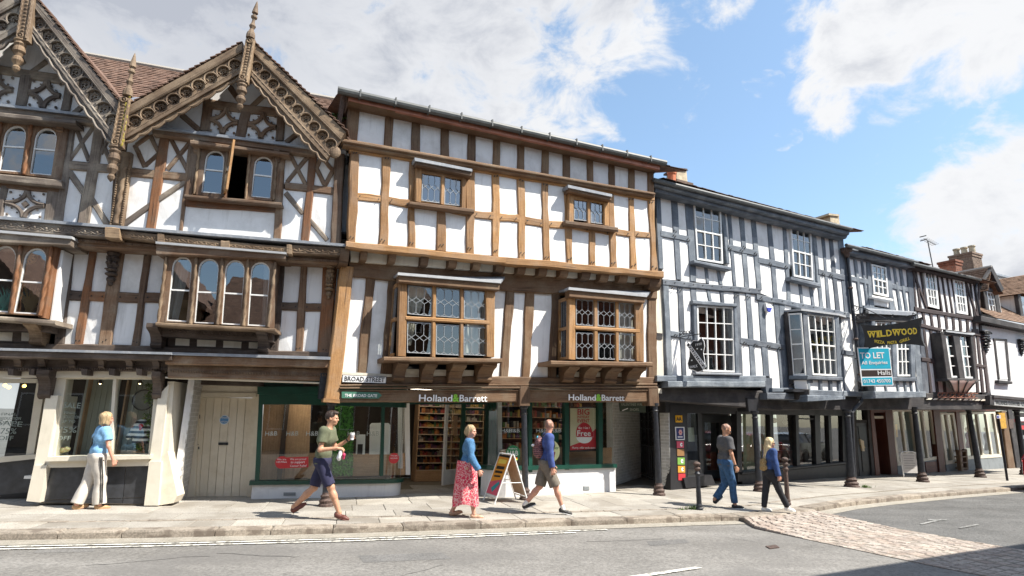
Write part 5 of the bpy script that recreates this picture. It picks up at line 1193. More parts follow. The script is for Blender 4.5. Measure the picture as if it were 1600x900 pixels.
for k,cc_ in enumerate(((.75,.05,.03),(.8,.35,.02),(.75,.65,.05))): mb = MB(); slab(mb,S2g,[(794,714+k*1.6),(809,714+k*1.6),(808,715.6+k*1.6),(795,715.6+k*1.6)],.006,.009); mb.build('stripe',flat('rainbow%d' % k,cc_),st)
st = sticker(S2g,861,705,13.5,flat('sticker_cream',(.62,.66,.36)),'round cream sticker with green letters behind the man with the backpack',[('Summer',851,702,873,702,5)],tm=grn)
mb = MB(); slab(mb,S2g,[(853,706),(868,706),(866,716),(856,716)],.006,.009); mb.build('berry_picture',plain('berry',(.30,.10,.12),.5,.8,30,0),st)
hx(S2.at(-.3),rq(852,676,873,691),-.2,0,flat('carton_green',(.02,.16,.09)),'display_board')
for x in (783,795,838,860): text('H&B',S2g,x,676,x+17,675.5,6,'frost',HS,d=.004,thick=.001,name='window_lettering')
# shop interior: shelves of goods seen through the doorway
INT = PL(-1.9,16.9,R_(22))
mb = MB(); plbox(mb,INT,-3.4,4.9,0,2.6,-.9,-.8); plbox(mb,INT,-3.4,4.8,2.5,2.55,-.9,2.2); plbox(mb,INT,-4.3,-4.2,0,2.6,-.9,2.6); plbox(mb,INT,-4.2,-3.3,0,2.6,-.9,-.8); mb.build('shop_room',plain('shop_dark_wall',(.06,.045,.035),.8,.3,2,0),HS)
mb = MB(); 
for j in range(11): plbox(mb,INT,-.75,1.15,.28+j*.19,.295+j*.19,-.2,.28)
for a in (-.77,.2,1.13): plbox(mb,INT,a,a+.03,0,2.3,-.2,.28)
plbox(mb,INT,-.75,1.15,0,.28,-.2,.30); shf = mb.build('shelving','panelwood',HS)
mb = MB()
for j in range(11): plbox(mb,INT,-.75,1.15,.275+j*.19,.30+j*.19,.28,.295)
mb.build('price_rail',flat('rail_light',(.55,.42,.30)),HS)
gcols = [('goods_red',(.30,.05,.04)),('goods_yellow',(.42,.28,.07)),('goods_green',(.07,.15,.05)),('goods_purple',(.12,.04,.09)),('goods_white',(.42,.38,.33)),('goods_brown',(.14,.06,.03)),('goods_dark',(.03,.03,.035)),('goods_orange',(.40,.15,.04))]
gm = [MB() for _ in gcols]
for j in range(10):
    x = -.7
    while x < 1.06:
        w_ = random.uniform(.03,.075); k = random.randrange(len(gcols)); nrep = random.choice((1,2,2,3))
        for _ in range(nrep):
            if x > 1.06: break
            plbox(gm[k],INT,x,x+w_*.9,.295+j*.19,.295+j*.19+random.uniform(.07,.155),.0,.24-random.uniform(0,.05)); x += w_
for (nm,c),mm in zip(gcols,gm): mm.build('packets',flat(nm,c),HS,kind='stuff')
# second set of goods behind window two
mb = MB()
for j in range(5): plbox(mb,INT,1.9,4.7,.8+j*.32,.82+j*.32,-.6,-.2)
mb.build('shelving','panelwood',HS); gm = [MB() for _ in gcols]
for j in range(5):
    x = 1.95
    while x < 4.6:
        w_ = random.uniform(.05,.10); k = random.randrange(len(gcols)); plbox(gm[k],INT,x,x+w_*.85,.82+j*.32,.82+j*.32+random.uniform(.1,.22),-.5,-.22); x += w_*random.choice((1,1,1.6))
for (nm,c),mm in zip(gcols,gm): mm.build('bottles',flat(nm,c),HS,kind='stuff')
for k,(x,y) in enumerate(((655,631),(676,634),(700,640),(833,640),(905,650))):
    P = INT.p(x,y,.8); mb = MB(); lathe(mb,P+Vector((0,0,.12)),P,[(0,.01),(.5,.02),(1,.05)],8); 
mb.build('spotlight',emis('lamp_warm',(1,.8,.55),8),HS)
lt = emis('added_strip_glow',(1,.86,.68),4.5)  # glow of the strips added to brighten the shop
mb = MB(); plbox(mb,S1,.3,2.5,2.12,2.15,-.24,-.14); mb.build('added_window_strip',lt,HS)  # strip added over the plywood display to brighten it
mb = MB(); plbox(mb,S2,.0,1.9,2.5,2.53,-.45,-.35); mb.build('added_window_strip',lt,HS)  # same added strip for the second window
for k in range(5): mb = MB(); plbox(mb,INT,-3+k*1.7,-2.6+k*1.7+.6,2.42,2.46,.9,1.0); mb.build('added_ceiling_strip',lt,HS)  # glowing strips added to light the shelves beyond the small spotlights
# ---------------------------------------------------------------- alley between the buildings
AL = thing('alley_passage',tuple(G(985,760)),'narrow whitewashed brick passage with a black iron gate between the two shops','passage')
A0 = G(960,759); A1 = G(1003,745); A1 = A0+(A1-A0)*1.0
ALp = PL(A0.x,A0.y,math.atan2(A1.y-A0.y,A1.x-A0.x)); La = (A1-A0).length
bricks(ALp,0,La,0,2.5,-.2,0,AL,'whitebrick',bw=.225,bh=.07,mort='plaster_grey')
Gq = G(1003,746); G2 = G(1029,757); GP = PL(Gq.x,Gq.y,math.atan2(G2.y-Gq.y,G2.x-Gq.x)); Lg = (G2-Gq).length
gate = thing('iron_gate',tuple(Gq),'black wrought iron gate with scrollwork at the mouth of the alley','gate')
for k in range(9):
    mb = MB(); s_ = Lg*k/8; tube(mb,[GP.w(s_,.05,0),GP.w(s_,1.0,0)] if k not in (0,4,8) else [GP.w(s_,.02,0),GP.w(s_,2.3,0)],.014 if k not in (0,4,8) else .022,6); mb.build('bar','iron',gate)
mb = MB()
for z in (.1,1.0,2.25): tube(mb,[GP.w(0,z,0),GP.w(Lg,z,0)],.02,6)
mb.build('cross_bar','iron',gate)
mb = MB()
for j in range(5):
    for i in (0,1):
        cx_ = Lg*(.25+.5*i); cz_ = 1.14+j*.24
        for s_ in (-1,1):
            pts = []
            for k in range(22): t = k/21; a = t*4.2; r_ = Lg*.20*(1-t*.75); pts.append(GP.w(cx_+s_*(Lg*.21-r_*math.cos(a)*.9)-s_*Lg*.02,cz_+r_*math.sin(a)*1.3,0))
            tube(mb,pts,.010,5)
        pts = [GP.w(cx_+Lg*.10*math.cos(2*math.pi*k/12),cz_+.12*math.sin(2*math.pi*k/12),0) for k in range(12)]; tube(mb,pts,.010,5,closed=True)
mb.build('scrollwork','iron',gate)
timberpost = MB(); Pp = G(1034,762); wbox(timberpost,(-.07,-.07,0),(.07,.07,2.5),R_(24),(Pp.x,Pp.y)); timberpost.build('door_post','oak_dark',AL)
K0 = G(1034.5,764); K1 = G(1047,765.5); KB = PL(K0.x,K0.y,math.atan2(K1.y-K0.y,K1.x-K0.x)); bricks(KB,.0,(K1-K0).length+.03,0,2.5,-.5,0,AL,'whitebrick',bw=.2,bh=.07,mort='plaster_grey')
mb = MB(); wb = PL(*G(1003,745)[:2],R_(24)); plbox(mb,wb,-.3,1.6,0,2.6,-2.2,-2.1); plbox(mb,wb,1.1,1.2,0,2.6,-2.1,.1); mb.build('end_wall','void',AL)
PV = PL(*BP.p(988,634,-.9)[:2],R_(20))
s = sign_thing('hanging_sign','dark green board reading VALENTINES WALK SHOPS hanging in the alley mouth',PV,[(967,627),(1009,627.5),(1009,645),(969,643)],0,flat('sign_dark_green',(.035,.05,.035)))
text('VALENTINES WALK',PV,970.5,634,1007,634,4.2,flat('sign_letter',(.30,.32,.27)),s,d=.012); text('SHOPS',PV,984,642,998,642,4.2,flat('sign_letter',(.3,.32,.27)),s,d=.012)
mb = MB(); slab(mb,PV,[(972,641),(981,637.5),(981.5,638.6),(973,642)],.005,.012); mb.build('arrow','text_white',s)
# ================================================================ SLATE-BLUE TIMBERED BUILDING
KP = PL(3.68,14.69,R_(27))
KB_ = thing('blue_timber_building',tuple(KP.w(4,0,0)),'slate-blue and white timber-framed building over a dark arcade in the middle right of the row','building')
KF = .03; SL = 'slate'
def kx(pts,d0,d1,mat,name,par=None,**k): return box(name,mat,KP,pts,d0,d1,par or KB_,**k)
def kt(q,mat=SL,name='post',d=KF+.016,d0=-.12,par=None,wob=.012): return timber(KP,q,d0,d,mat,par or KB_,name,wob)
def kp(q,par=None,mat='plaster',ex=2.0): panel(KP,q,-.12,KF-.008,mat,par or KB_,ex=ex)
floor_room(KP,.3,8.6,2.9,5.4,3,KB_,mat='void'); floor_room(KP,.3,8.6,5.5,7.9,3,KB_,mat='void')
# eaves
ge = [(1023,279),(1330,357)]
A = KP.p(1021,281,KF+.50); B_ = KP.p(1330,358,KF+.50); mb = MB(); tube(mb,[A.lerp(B_,k/20) for k in range(21)],.06,8); mb.build('gutter','gutter',KB_)
timber(KP,[(1023,289),(1023,280),(1328,359),(1327,367)],0,KF+.44,'slate',KB_,'cornice',.003); timber(KP,[(1024,299),(1024,289),(1325,367),(1322,373)],-.1,KF+.30,'slate',KB_,'cornice_moulding',.003)
z0 = KP.sz(1023,279,.5)[1]; z1 = KP.sz(1328,357,.5)[1]
tiles(KP.w(.0,z0+.05,KF+.5),KP.w(8.6,z1+.0,KF+.5),KP.w(8.6,z1+1.0,-3.6),KP.w(.0,z0+1.0,-3.6),16,50,'tile',KB_)
mb = MB(); plbox(mb,KP,.12,.2,2.9,z0-.2,-3.4,-.3); plbox(mb,KP,8.5,8.6,2.9,z1-.2,-3.4,-.2); plbox(mb,KP,.1,26,2.9,5.3,-3.7,-3.5); mb.build('side_wall','plaster_grey',KB_)
pk = []
# upper storey posts: TL,TR,BR,BL
for q in ([(1024,298),(1032,300),(1038,420),(1029,419)],[(1048.5,305),(1059,308),(1066,437),(1057,436)],[(1070,310),(1083.5,314),(1088.5,440),(1079,439)],[(1136,328),(1143,330),(1151,447),(1146,446)],[(1155,332),(1163,334),(1171.5,449),(1163,448)],[(1173,336),(1181.5,338),(1191,453),(1182.5,452)],
          [(1198.5,342),(1205.5,344),(1217,467),(1208.5,466)],[(1222.5,348),(1229,350),(1237,471),(1230,470)],[(1269,360),(1275,362),(1288,482),(1281,481)],[(1283.5,364),(1288.5,366),(1299,485),(1292.5,484)],[(1295,367),(1301,369),(1314,488),(1306,487)],[(1309,371),(1318,373),(1330,490),(1320,489)],
          [(1126.5,325),(1133,327),(1141,412),(1135,411)]): kt(q)
for q in ([(1032,303),(1048.5,307),(1051.5,362.5),(1034,359.5)],[(1035,372),(1053.5,376),(1057,436),(1037.5,434)],[(1059,309),(1070,312),(1075,368),(1061.5,365)],[(1063,377),(1075,379),(1079,439),(1066,437)],[(1132,327),(1136,328),(1142,382),(1137,381)],[(1138,393),(1142,394),(1146,446),(1141,445)],
          [(1143,328),(1155,331),(1158.5,384),(1146,381)],[(1148,393),(1160,395.5),(1163.5,448),(1151,446)],[(1163,332),(1173,335),(1177.5,388),(1165.5,385)],[(1167,397),(1179,399),(1183,450),(1171,448.5)],
          [(1181,336),(1198.5,341),(1202.5,404.5),(1185,400.5)],[(1187,411),(1204.5,415),(1209,465),(1191,456)],[(1205.5,343),(1222.5,347),(1227,409.5),(1210,405.5)],[(1212,416.5),(1227.5,420),(1231,470),(1216,467)],[(1228,350),(1233,351),(1239,413),(1231,411)],
          [(1275,362),(1284,365),(1288.5,421.5),(1278,419)],[(1281,429),(1289,431),(1293,483),(1284,481)],[(1288,366),(1295,368),(1300,424.5),(1291,422)],[(1292.5,432),(1301,434),(1306,486),(1297,484)],[(1301,369),(1310,372),(1317.5,428.5),(1305,425.5)],[(1305,436),(1318.5,439),(1324,489),(1312,487)],
          [(1085,414),(1101,418),(1103.5,441),(1088,438.5)],[(1106,419),(1120,422),(1124,444.5),(1109,442)],[(1126,423),(1140,426),(1145,446.5),(1129,445)],[(1236,440),(1248,443),(1252,474),(1238,471)],[(1252,444),(1265,447),(1269,478),(1256,475)],[(1269,447),(1281,450),(1286,481),(1273,479)]): kp(q)
for q in ([(1101,416),(1106,417),(1109.5,443),(1104,442)],[(1120,420),(1126,421.5),(1130,445),(1124,444)],[(1247.5,441),(1252.5,442),(1257,476),(1251.5,475)],[(1264.5,445),(1269.5,446),(1274,479),(1268.5,478)]): kt(q)
for a in ((1033,364.5,1079,374,9.5),(1138,386,1184,395.5,9.5),(1185,406,1235,416.5,9.5),(1279,424.5,1320,434,9)): rail(KP,*a[:4],a[4],a[4],-.1,KF+.03,SL,KB_)
rail(KP,1036,441,1188,455.5,9,9,-.1,KF+.05,SL,KB_,'middle_beam'); rail(KP,1183,464,1328,493,9,9,-.1,KF+.05,SL,KB_,'middle_beam')
for x in np.linspace(1040,1186,11): pk.append((x,lerp(440,454,(x-1036)/152)))
for x in np.linspace(1190,1320,9): pk.append((x,lerp(463,491,(x-1183)/145)))
for x,y in ((1053,367),(1075,373),(1140,387),(1158,390),(1180,395),(1203,411),(1228,416),(1286,427),(1298,429),(1054,360),(1162,385)): pk += [(x,y),(x+2.5,y+2)]
wA = sash(KP,[(1084,314),(1126.5,324),(1130,412),(1089.5,405.5)],3,4,KF+.05,KB_,meet=2,curtain=None)
timber(KP,[(1085,411),(1085,406),(1143,417),(1143,423)],0,KF+.20,SL,KB_,'sill',.003)
sash(KP,[(1235,351),(1267.5,359.5),(1271,438),(1240.5,431.5)],3,4,KF+.05,KB_,meet=2)
timber(KP,[(1236,437.5),(1236,432),(1283,443),(1283,449)],0,KF+.20,SL,KB_,'sill',.003)
kt([(1267,358),(1270,359),(1275,442),(1271,441)])
# lower storey
for q in ([(1025,450),(1035,451),(1036,585),(1025,584)],): kp(q,mat='soffit')
kt([(1025,520),(1036,521),(1036,530),(1025,529)],'blackwood','rail')
kt([(1036,446),(1046,447),(1052,586),(1042,586)],SL,'corner_post',KF+.06)
for q in ([(1058.5,446),(1067.5,448),(1074,586),(1065.5,586)],[(1079,448),(1089,450),(1093,586),(1083,586)],[(1147,456),(1156,458),(1162,586),(1152,586)],[(1165,458),(1174,460),(1182.5,587),(1173.5,586.5)],[(1184,462),(1195,464),(1203,588),(1193,587)],[(1208,466),(1217,468),(1228,606),(1220,606)],[(1103.5,450),(1110,451),(1113,470),(1107,469)],[(1124.5,453),(1131,454),(1133,473),(1127,472)],[(1195,590),(1207.5,591),(1207.5,613),(1197,613)],[(1217,470),(1226,471),(1234,606),(1227,606)],[(1308,490),(1314,491),(1322,612),(1311,612)]): kt(q)
for q in ([(1046,446),(1059,448),(1062.5,518),(1050,516)],[(1051,529),(1063,531),(1065.5,586),(1053,586)],[(1068,449),(1079,451),(1082,519.5),(1072,518)],[(1073,531),(1083,532),(1084,586),(1075,586)],[(1089,451),(1104,453),(1107,470),(1090,467)],[(1110,453),(1125,456),(1127,472),(1112,470)],[(1131,456),(1147,458),(1150,474),(1132,472)],
          [(1155,458),(1165,460),(1170.5,529),(1159.5,527)],[(1160,540),(1170.5,542),(1174,586),(1163,586)],[(1174,460),(1184,462),(1190.5,531),(1179,529)],[(1180,542),(1190.5,544),(1193.5,587),(1182.5,587)],[(1195,465),(1208,468),(1213,534),(1198.5,532)],[(1200,544),(1215,546),(1221,606),(1207,605)],[(1225,478),(1234,479),(1238,540),(1229,540)],[(1229,545),(1235,545),(1240,606),(1234,606)],
          [(1314,493),(1327,495),(1334,548),(1318,547)],[(1318,556),(1334,557),(1340,612),(1323,612)]): kp(q)
for a in ((1047,521,1084,527.5,9.5),(1157,532,1226,543,10),(1316,550,1334,552.5,8)): rail(KP,*a[:4],a[4],a[4],-.1,KF+.03,SL,KB_)
sash(KP,[(1089,477),(1146.5,480),(1149,582),(1092,580)],4,4,KF+.05,KB_,meet=2,curtain=[(.80,.98,.05,.97)])
kt([(1083,474),(1089,475),(1093,582),(1087,582)],SL,'jamb',KF+.08); kt([(1146.5,478),(1152,479),(1156,584),(1149.5,583)],SL,'jamb',KF+.08); rail(KP,1083,472,1152,477,6,6,-.1,KF+.12,SL,KB_,'window_head')
timber(KP,[(1088,585),(1088,581.5),(1159,583),(1159,587)],0,KF+.16,'lead',KB_,'sill',.003)
for x,y in ((1055,523),(1076,527),(1163,535),(1180,538),(1200,540),(1218,543),(1050,450),(1062,451),(1150,460),(1168,463),(1188,466)): pk += [(x,y),(x+3,y+1.5)]
pegs_build(KP,pk,KF+.05,KB_)
# base plates and the dark arcade beam
timber(KP,[(1027,596),(1027,586.5),(1197,587),(1197,597)],-.3,KF+.10,SL,KB_,'sill_beam',.004); timber(KP,[(1044,605),(1044,595.5),(1196,596),(1196,605)],-.3,KF+.20,SL,KB_,'sill_beam',.004)
timber(KP,[(1207,613),(1207,606),(1240,606),(1240,613)],-.1,KF+.12,SL,KB_,'sill_beam',.004); timber(KP,[(1199,624),(1199,613.5),(1241,614),(1241,625)],-.3,KF+.22,SL,KB_,'sill_beam',.004)
timber(KP,[(1306,619),(1306,610),(1350,612),(1350,620)],-.3,KF+.12,SL,KB_,'sill_beam',.004)
# arcade beam along the whole row
timber(KP,[(1026,625),(1026,600),(1220,612),(1220,642)],-.35,-.02,'blackwood',KB_,'arcade_beam',.004); timber(KP,[(1218,641),(1218,612),(1600,628),(1600,640)],-.35,-.025,'blackwood',KB_,'arcade_beam',.004)
kx([(1199,624),(1345,620),(1345,628),(1199,629)],-2.2,-.05,'soffit','soffit_board')
# angled shop-front bay on the first floor
KD = .46
bd = [(1223,484),(1254,482.5),(1310,489.5),(1322,494)]
def kbay(): 
    mb = MB(); a = [KP.p(1223,485,0),KP.p(1252,482,KD+.08),KP.p(1311,490,KD+.08),KP.p(1324,494,0)]
    slab_w(mb,a,[v-Vector((0,0,.06)) for v in a]); mb.build('bay_roof','leadlite',KB_)
    # front face
    timber(KP,[(1254,484),(1262,485.5),(1271,598),(1261,598)],.0,KD+.02,SL,KB_,'corner_post',.003); timber(KP,[(1304,490),(1311,491),(1316,598),(1309.5,597)],.0,KD+.02,SL,KB_,'corner_post',.003)
    rail(KP,1254,487,1311,492.5,5,5,0,KD+.05,SL,KB_,'window_head'); sash(KP,[(1261,490),(1304.5,495),(1310,588),(1270,586)],4,4,KD,KB_,meet=2,curtain=[(.66,.97,.05,.97)])
    timber(KP,[(1261,593),(1261,587),(1317,589),(1317,595)],0,KD+.10,SL,KB_,'sill',.003)
    timber(KP,[(1262,618),(1262,608.5),(1319,611),(1319,620)],0,KD+.06,SL,KB_,'bay_plate',.003); timber(KP,[(1262,628),(1262,617),(1321,619),(1321,624)],-.1,KD+.12,SL,KB_,'bay_plate',.003)
    box('bay_apron','plaster',KP,[(1262,594),(1316,596),(1318,611),(1262,609)],0,KD-.02,KB_)
    for x in (1264,1283,1298.5,1312): timber(KP,[(x-2.5,593),(x+2.5,593),(x+3.5,611),(x-1.5,611)],.0,KD+.03,SL,KB_,'stud',.002)
    # side face, canted
    P0 = KP.p(1229,600,.0); a = KP.sz(1258,590,KD)[0]; SPl_o = KP.w(KP.sz(1229,600,0)[0],0,0); P1 = KP.w(a,0,KD); SP = PL(SPl_o.x,SPl_o.y,math.atan2(P1.y-SPl_o.y,P1.x-SPl_o.x))
    sash(SP,[(1231,490),(1251.5,489),(1259,586),(1239,587)],1,4,.02,KB_,meet=2)
    timber(SP,[(1224,488),(1231,487),(1240,600),(1233,600)],-.06,.05,'blackwood',KB_,'jamb',.003)
    box('bay_apron','plaster',SP,[(1240,594),(1260,594),(1262,610),(1242,609)],-.05,.0,KB_); timber(SP,[(1233,593),(1233,587),(1262,586),(1262,593)],-.06,.08,SL,KB_,'sill',.003)
    timber(SP,[(1236,624),(1236,607),(1264,608),(1264,627)],-.06,.06,'blackwood',KB_,'bay_plate',.003)
    kx([(1240,608),(1318,612),(1318,614),(1240,612)],-.1,KD,'black','bay_floor')
    c = SP.sz(1249,578,-.3); mb = MB(); ball(mb,SP.w(c[0],c[1],-.3),(.10,.08,.20),10,8); mb.build('blue_bag',flat('blue_cloth',(.03,.13,.42)),KB_)
kbay()
# alarm box
ab = thing('alarm_box',KP.p(1201.5,481,.08),'white and blue rounded burglar alarm box high on the blue timbered building','alarm'); mb = MB(); slab(mb,KP,[(1197,474),(1205,475.5),(1206.5,481),(1203,488),(1199,485)],.04,.14); mb.build('case','text_white',ab); mb = MB(); slab(mb,KP,[(1198.5,480.5),(1206.5,481),(1203.5,488),(1200,486)],.13,.16); mb.build('blue_lamp',flat('alarm_blue',(.02,.04,.35)),ab)
# chimneys
def chimney(q,d,dep,par,mat='brick',pots=(),cap=True,mort='mortar',name='chimney'):
    S = [KP.sz(*p,d) for p in q]; s0,s1 = min(S[0][0],S[3][0]),max(S[1][0],S[2][0]); zt,zb = max(S[0][1],S[1][1]),min(S[2][1],S[3][1])-.6
    pl = KP.at(d); w = bricks(pl,s0,s1,zb,zt,-dep,0,par,mat,bw=.23,bh=.075,join=True,wallname=name)
    sp = PL(*pl.w(s0,0,0)[:2],KP.a-math.pi/2); J = MB(); nr = int((zt-zb)/.085)
    for r in range(nr):
        for i in range(int(dep/.24)+1):
            a = i*.24-(r%2)*.12; a0_,a1_ = max(.0,a+.005),min(dep,a+.23)
            if a1_-a0_ > .03: J.add([pl.w(s0-.006,zb+r*.085+.006,-a0_),pl.w(s0-.006,zb+r*.085+.006,-a1_),pl.w(s0-.006,zb+(r+1)*.085-.006,-a1_),pl.w(s0-.006,zb+(r+1)*.085-.006,-a0_)],[(0,1,2,3)])
    J.build('brick',mat,w,kind='stuff')
    mb = MB(); plbox(mb,pl,s0-.06,s1+.06,zt,zt+.09,-dep-.06,.06); plbox(mb,pl,s0-.03,s1+.03,zt-.12,zt,-dep-.03,.03); mb.build('cap',mat,w)
    for (x,y0,y1,r,m_) in pots:
        a = (s0+s1)/2; z2 = zt+.05; z = z2+y0; mb = MB(); lathe(mb,pl.w(a,z2,-dep*x),pl.w(a,z,-dep*x),[(0,r*.95),(.1,r*1.05),(.2,r*.9),(.75,r*.82),(.85,r*1.05),(.97,r),(1,r*.7)],12); mb.build('chimney_pot',m_,w)
    return w
pl = KP.at(-2.0)
mb = MB(); a,z = pl.sz(1049.5,266,0); a2,z2 = pl.sz(1049.5,292,0); lathe(mb,pl.w(a2,z2-.4,0),pl.w(a,z,0),[(0,.13),(.8,.13),(.85,.155),(.97,.155),(1,.11)],12); mb.build('chimney_pot','terracotta',KB_)
box('chimney','stonepot',pl,[(1058,264.5),(1072.5,266),(1075,292),(1056,288)],-.5,0,KB_); box('chimney_cap','rust',pl,[(1056,261.5),(1074,263.5),(1074,266),(1056,264.5)],-.55,.05,KB_); mb = MB(); plbox(mb,pl,pl.sz(1054,285)[0],pl.sz(1080,290)[0],7.8,pl.sz(1066,284)[1],-.6,.1); mb.build('chimney_base','brick_grey',KB_)
box('chimney','stonepot',pl,[(1297,335.5),(1311,338),(1313,356),(1298,352)],-.5,0,KB_); box('chimney_cap','stonepot',pl,[(1295,333),(1311.5,335),(1311.5,338),(1295,336)],-.55,.05,KB_); box('chimney','plaster_grey',pl.at(-.8),[(1284,341),(1292,341),(1292,352),(1284,350)],-.3,0,KB_)
# ================================================================ SECOND BLUE BUILDING
WB = thing('small_blue_timber_building',tuple(KP.w(10.5,0,0)),'narrower blue and white timber-framed building with the dark restaurant sign and a TO LET board','building')
def wt_(q,mat=SL,name='post',d=.02): return timber(KP,q,-.14,d,mat,WB,name,.008)
def wp_(q,mat='plaster'): panel(KP,q,-.14,-.02,mat,WB,ex=1.5)
floor_room(KP,8.9,12.4,2.9,7.4,3,WB,mat='void')
wx = lambda pts,d0,d1,mat,name: box(name,mat,KP,pts,d0,d1,WB)
A = KP.p(1322,383,.38); B_ = KP.p(1433,410,.38); mb = MB(); tube(mb,[A.lerp(B_,k/10) for k in range(11)],.06,8); mb.build('gutter','gutter',WB)
timber(KP,[(1328,395),(1328,384),(1430,410),(1430,418)],-.1,.28,SL,WB,'cornice',.003); timber(KP,[(1328,403),(1328,394),(1426,417),(1426,423)],-.1,.05,SL,WB,'frieze',.003)
zw = KP.sz(1380,396,.4)[1]; tiles(KP.w(8.7,zw+.05,.4),KP.w(12.7,zw,.4),KP.w(12.7,zw+.7,-3.2),KP.w(8.7,zw+.7,-3.2),14,22,'tile',WB)
for q in ([(1334,398),(1338.5,399),(1350,490),(1345,489)],[(1345,401),(1348.5,402),(1361,494),(1356,493)],[(1354,403),(1361.5,405),(1367,485),(1359,484)],[(1384,411),(1390,412),(1400,493),(1392,492)],[(1395.5,414),(1399.5,415),(1413,500),(1408,499)],[(1405,416),(1409.5,417),(1422,500),(1417,499)],[(1417,418.5),(1426,420),(1437,540),(1427,539)],[(1437,500),(1447,500),(1452,618),(1442,618)],[(1426,520),(1436,520),(1443,612),(1434,612)]): wt_(q)
for q in ([(1326,397),(1334,398.5),(1338,432),(1328,430)],[(1328,439),(1338.5,441),(1346,489),(1333,488)],[(1338.5,399),(1345,401),(1349,434.5),(1342,433)],[(1343,442),(1350,443),(1356,492),(1349,491)],[(1348.5,402),(1354,404),(1358,436),(1352,435)],[(1353,443.5),(1359,444.5),(1362,486),(1359,485)],
          [(1390,412),(1396,414),(1400,443.5),(1394,442)],[(1395,451),(1402,452.5),(1409,498),(1402,496)],[(1399.5,415),(1405,417),(1410,446),(1404,445)],[(1405,453),(1411,454.5),(1418,500),(1412,499)],[(1409.5,417),(1418,419),(1423,449),(1413,447)],[(1414,455),(1424,457),(1430,500),(1421,500)],[(1366,466),(1376,468),(1377,476),(1367,475)],[(1377,468),(1386,470),(1388,478),(1378,477)],[(1387,470),(1394,471),(1396,480),(1389,479)],
          [(1322,492),(1345,494),(1348,600),(1340,600)],[(1345,494),(1362,496),(1362,545),(1350,545)],[(1424,500),(1437,502),(1441,553),(1427,553)],[(1428,560),(1441,560),(1448,612),(1434,612)],[(1345,600),(1402,600),(1402,612),(1347,612)]): wp_(q)
for a in ((1328,434.5,1361,441.5,8),(1391,446.5,1425,453.5,8),(1425,556,1443,557,7)): rail(KP,*a[:4],a[4],a[4],-.12,.015,SL,WB)
sash(KP,[(1361.5,412),(1385,418),(1389,464),(1365.5,458.5)],3,4,.05,WB,meet=2); timber(KP,[(1363,465),(1363,461),(1396,467),(1396,471)],-.05,.16,'white',WB,'sill',.002)
wx([(1350,477),(1430,490),(1430,497),(1350,484)],-.1,.05,'slate','lead_board')
mb = MB(); a = [KP.p(1351,481,0),KP.p(1357,484,.55),KP.p(1427,488,.55),KP.p(1432,487,0)]; slab_w(mb,a,[v-Vector((0,0,.12)) for v in a]); mb.build('bay_roof','lead',WB)
timber(KP,[(1359,502),(1359,488),(1425,491),(1425,505)],0,.45,'blackwood',WB,'bay_head',.003)
for q in ([(1362,500),(1368,500),(1372,595),(1366,595)],[(1393,500),(1400,500),(1403,595),(1396,595)],[(1421,500),(1427,500),(1432,594),(1425,594)]): timber(KP,q,0,.44,SL,WB,'corner_post',.002)
sash(KP,[(1368,502),(1393,503),(1396,588),(1372,588)],3,4,.40,WB,meet=2); sash(KP,[(1400,503),(1421,503),(1425.5,588),(1402.5,588)],3,4,.40,WB,meet=2,curtain=[(.05,.95,.05,.98)])
timber(KP,[(1362,595),(1362,589),(1432,590),(1432,596)],0,.5,SL,WB,'sill',.002); wx([(1364,595),(1433,596),(1437,613),(1366,612)],0,.38,'plaster','bay_apron')
for x in (1366,1384,1403,1414.5,1424,1433): timber(KP,[(x-2,594),(x+1.5,594),(x+4,613),(x+.5,613)],0,.42,SL,WB,'stud',.002)
timber(KP,[(1364,623),(1364,611),(1447,612),(1447,621)],-.1,.48,SL,WB,'bay_plate',.002); timber(KP,[(1346,620),(1346,608),(1366,609),(1366,621)],-.1,.05,SL,WB,'sill_beam',.002)
# rain water pipe with hopper between the two
DPp = thing('rainwater_pipe',tuple(KP.p(1332,755,.1)),'black rainwater pipe with a hopper head between the two blue timbered buildings','drainpipe')
mb = MB(); lathe(mb,KP.p(1324,402,.16),KP.p(1322,388,.16),[(0,.06),(.4,.10),(.6,.17),(.95,.19),(1,.19)],10); mb.build('hopper','rust',DPp)
mb = MB(); tube(mb,[KP.p(x,y,.12) for x,y in ((1324,400),(1328,440),(1334,500),(1341,560),(1347,604),(1348.5,618),(1346,627),(1336,638),(1331,645))]+[KP.p(1333,700,.12),KP.p(1336,756,.12)],.055,8); mb.build('pipe','iron',DPp)
for x,y in ((1329,450),(1337,530),(1344,585)): mb = MB(); ball(mb,KP.p(x,y,.12),(.085,.085,.05),8,4); mb.build('collar','rust',DPp)
# ================================================================ THIN-STUDDED BLACK AND WHITE BUILDING
XB = thing('black_and_white_building',tuple(KP.w(14.6,0,0)),'black and white building with close thin studs and a shell hood over its shop','building')
XW = 'xwood'
def xt(q,name='stud',d=.035): return timber(KP,q,-.10,d,XW,XB,name,.004,ch=.008)
floor_room(KP,12.8,16.9,2.9,7.3,3,XB,mat='void')
def xp(q): panel(KP,q,-.12,.0,'plaster',XB,ex=.8)
ut = (1427,415,1531,439); um = (1432,482,1531,499)
A = KP.p(1426,412,.38); B_ = KP.p(1532,437,.38); mb = MB(); tube(mb,[A.lerp(B_,k/10) for k in range(11)],.06,8); mb.build('gutter','gutter',XB)
timber(KP,[(1427,419),(1427,412),(1531,437),(1531,442)],-.1,.25,XW,XB,'cornice',.003)
zx = KP.sz(1480,425,.4)[1]; tiles(KP.w(12.7,zx+.02,.42),KP.w(17.2,zx+.02,.42),KP.w(17.2,zx+.7,-3.2),KP.w(12.7,zx+.7,-3.2),14,24,'tile',XB)
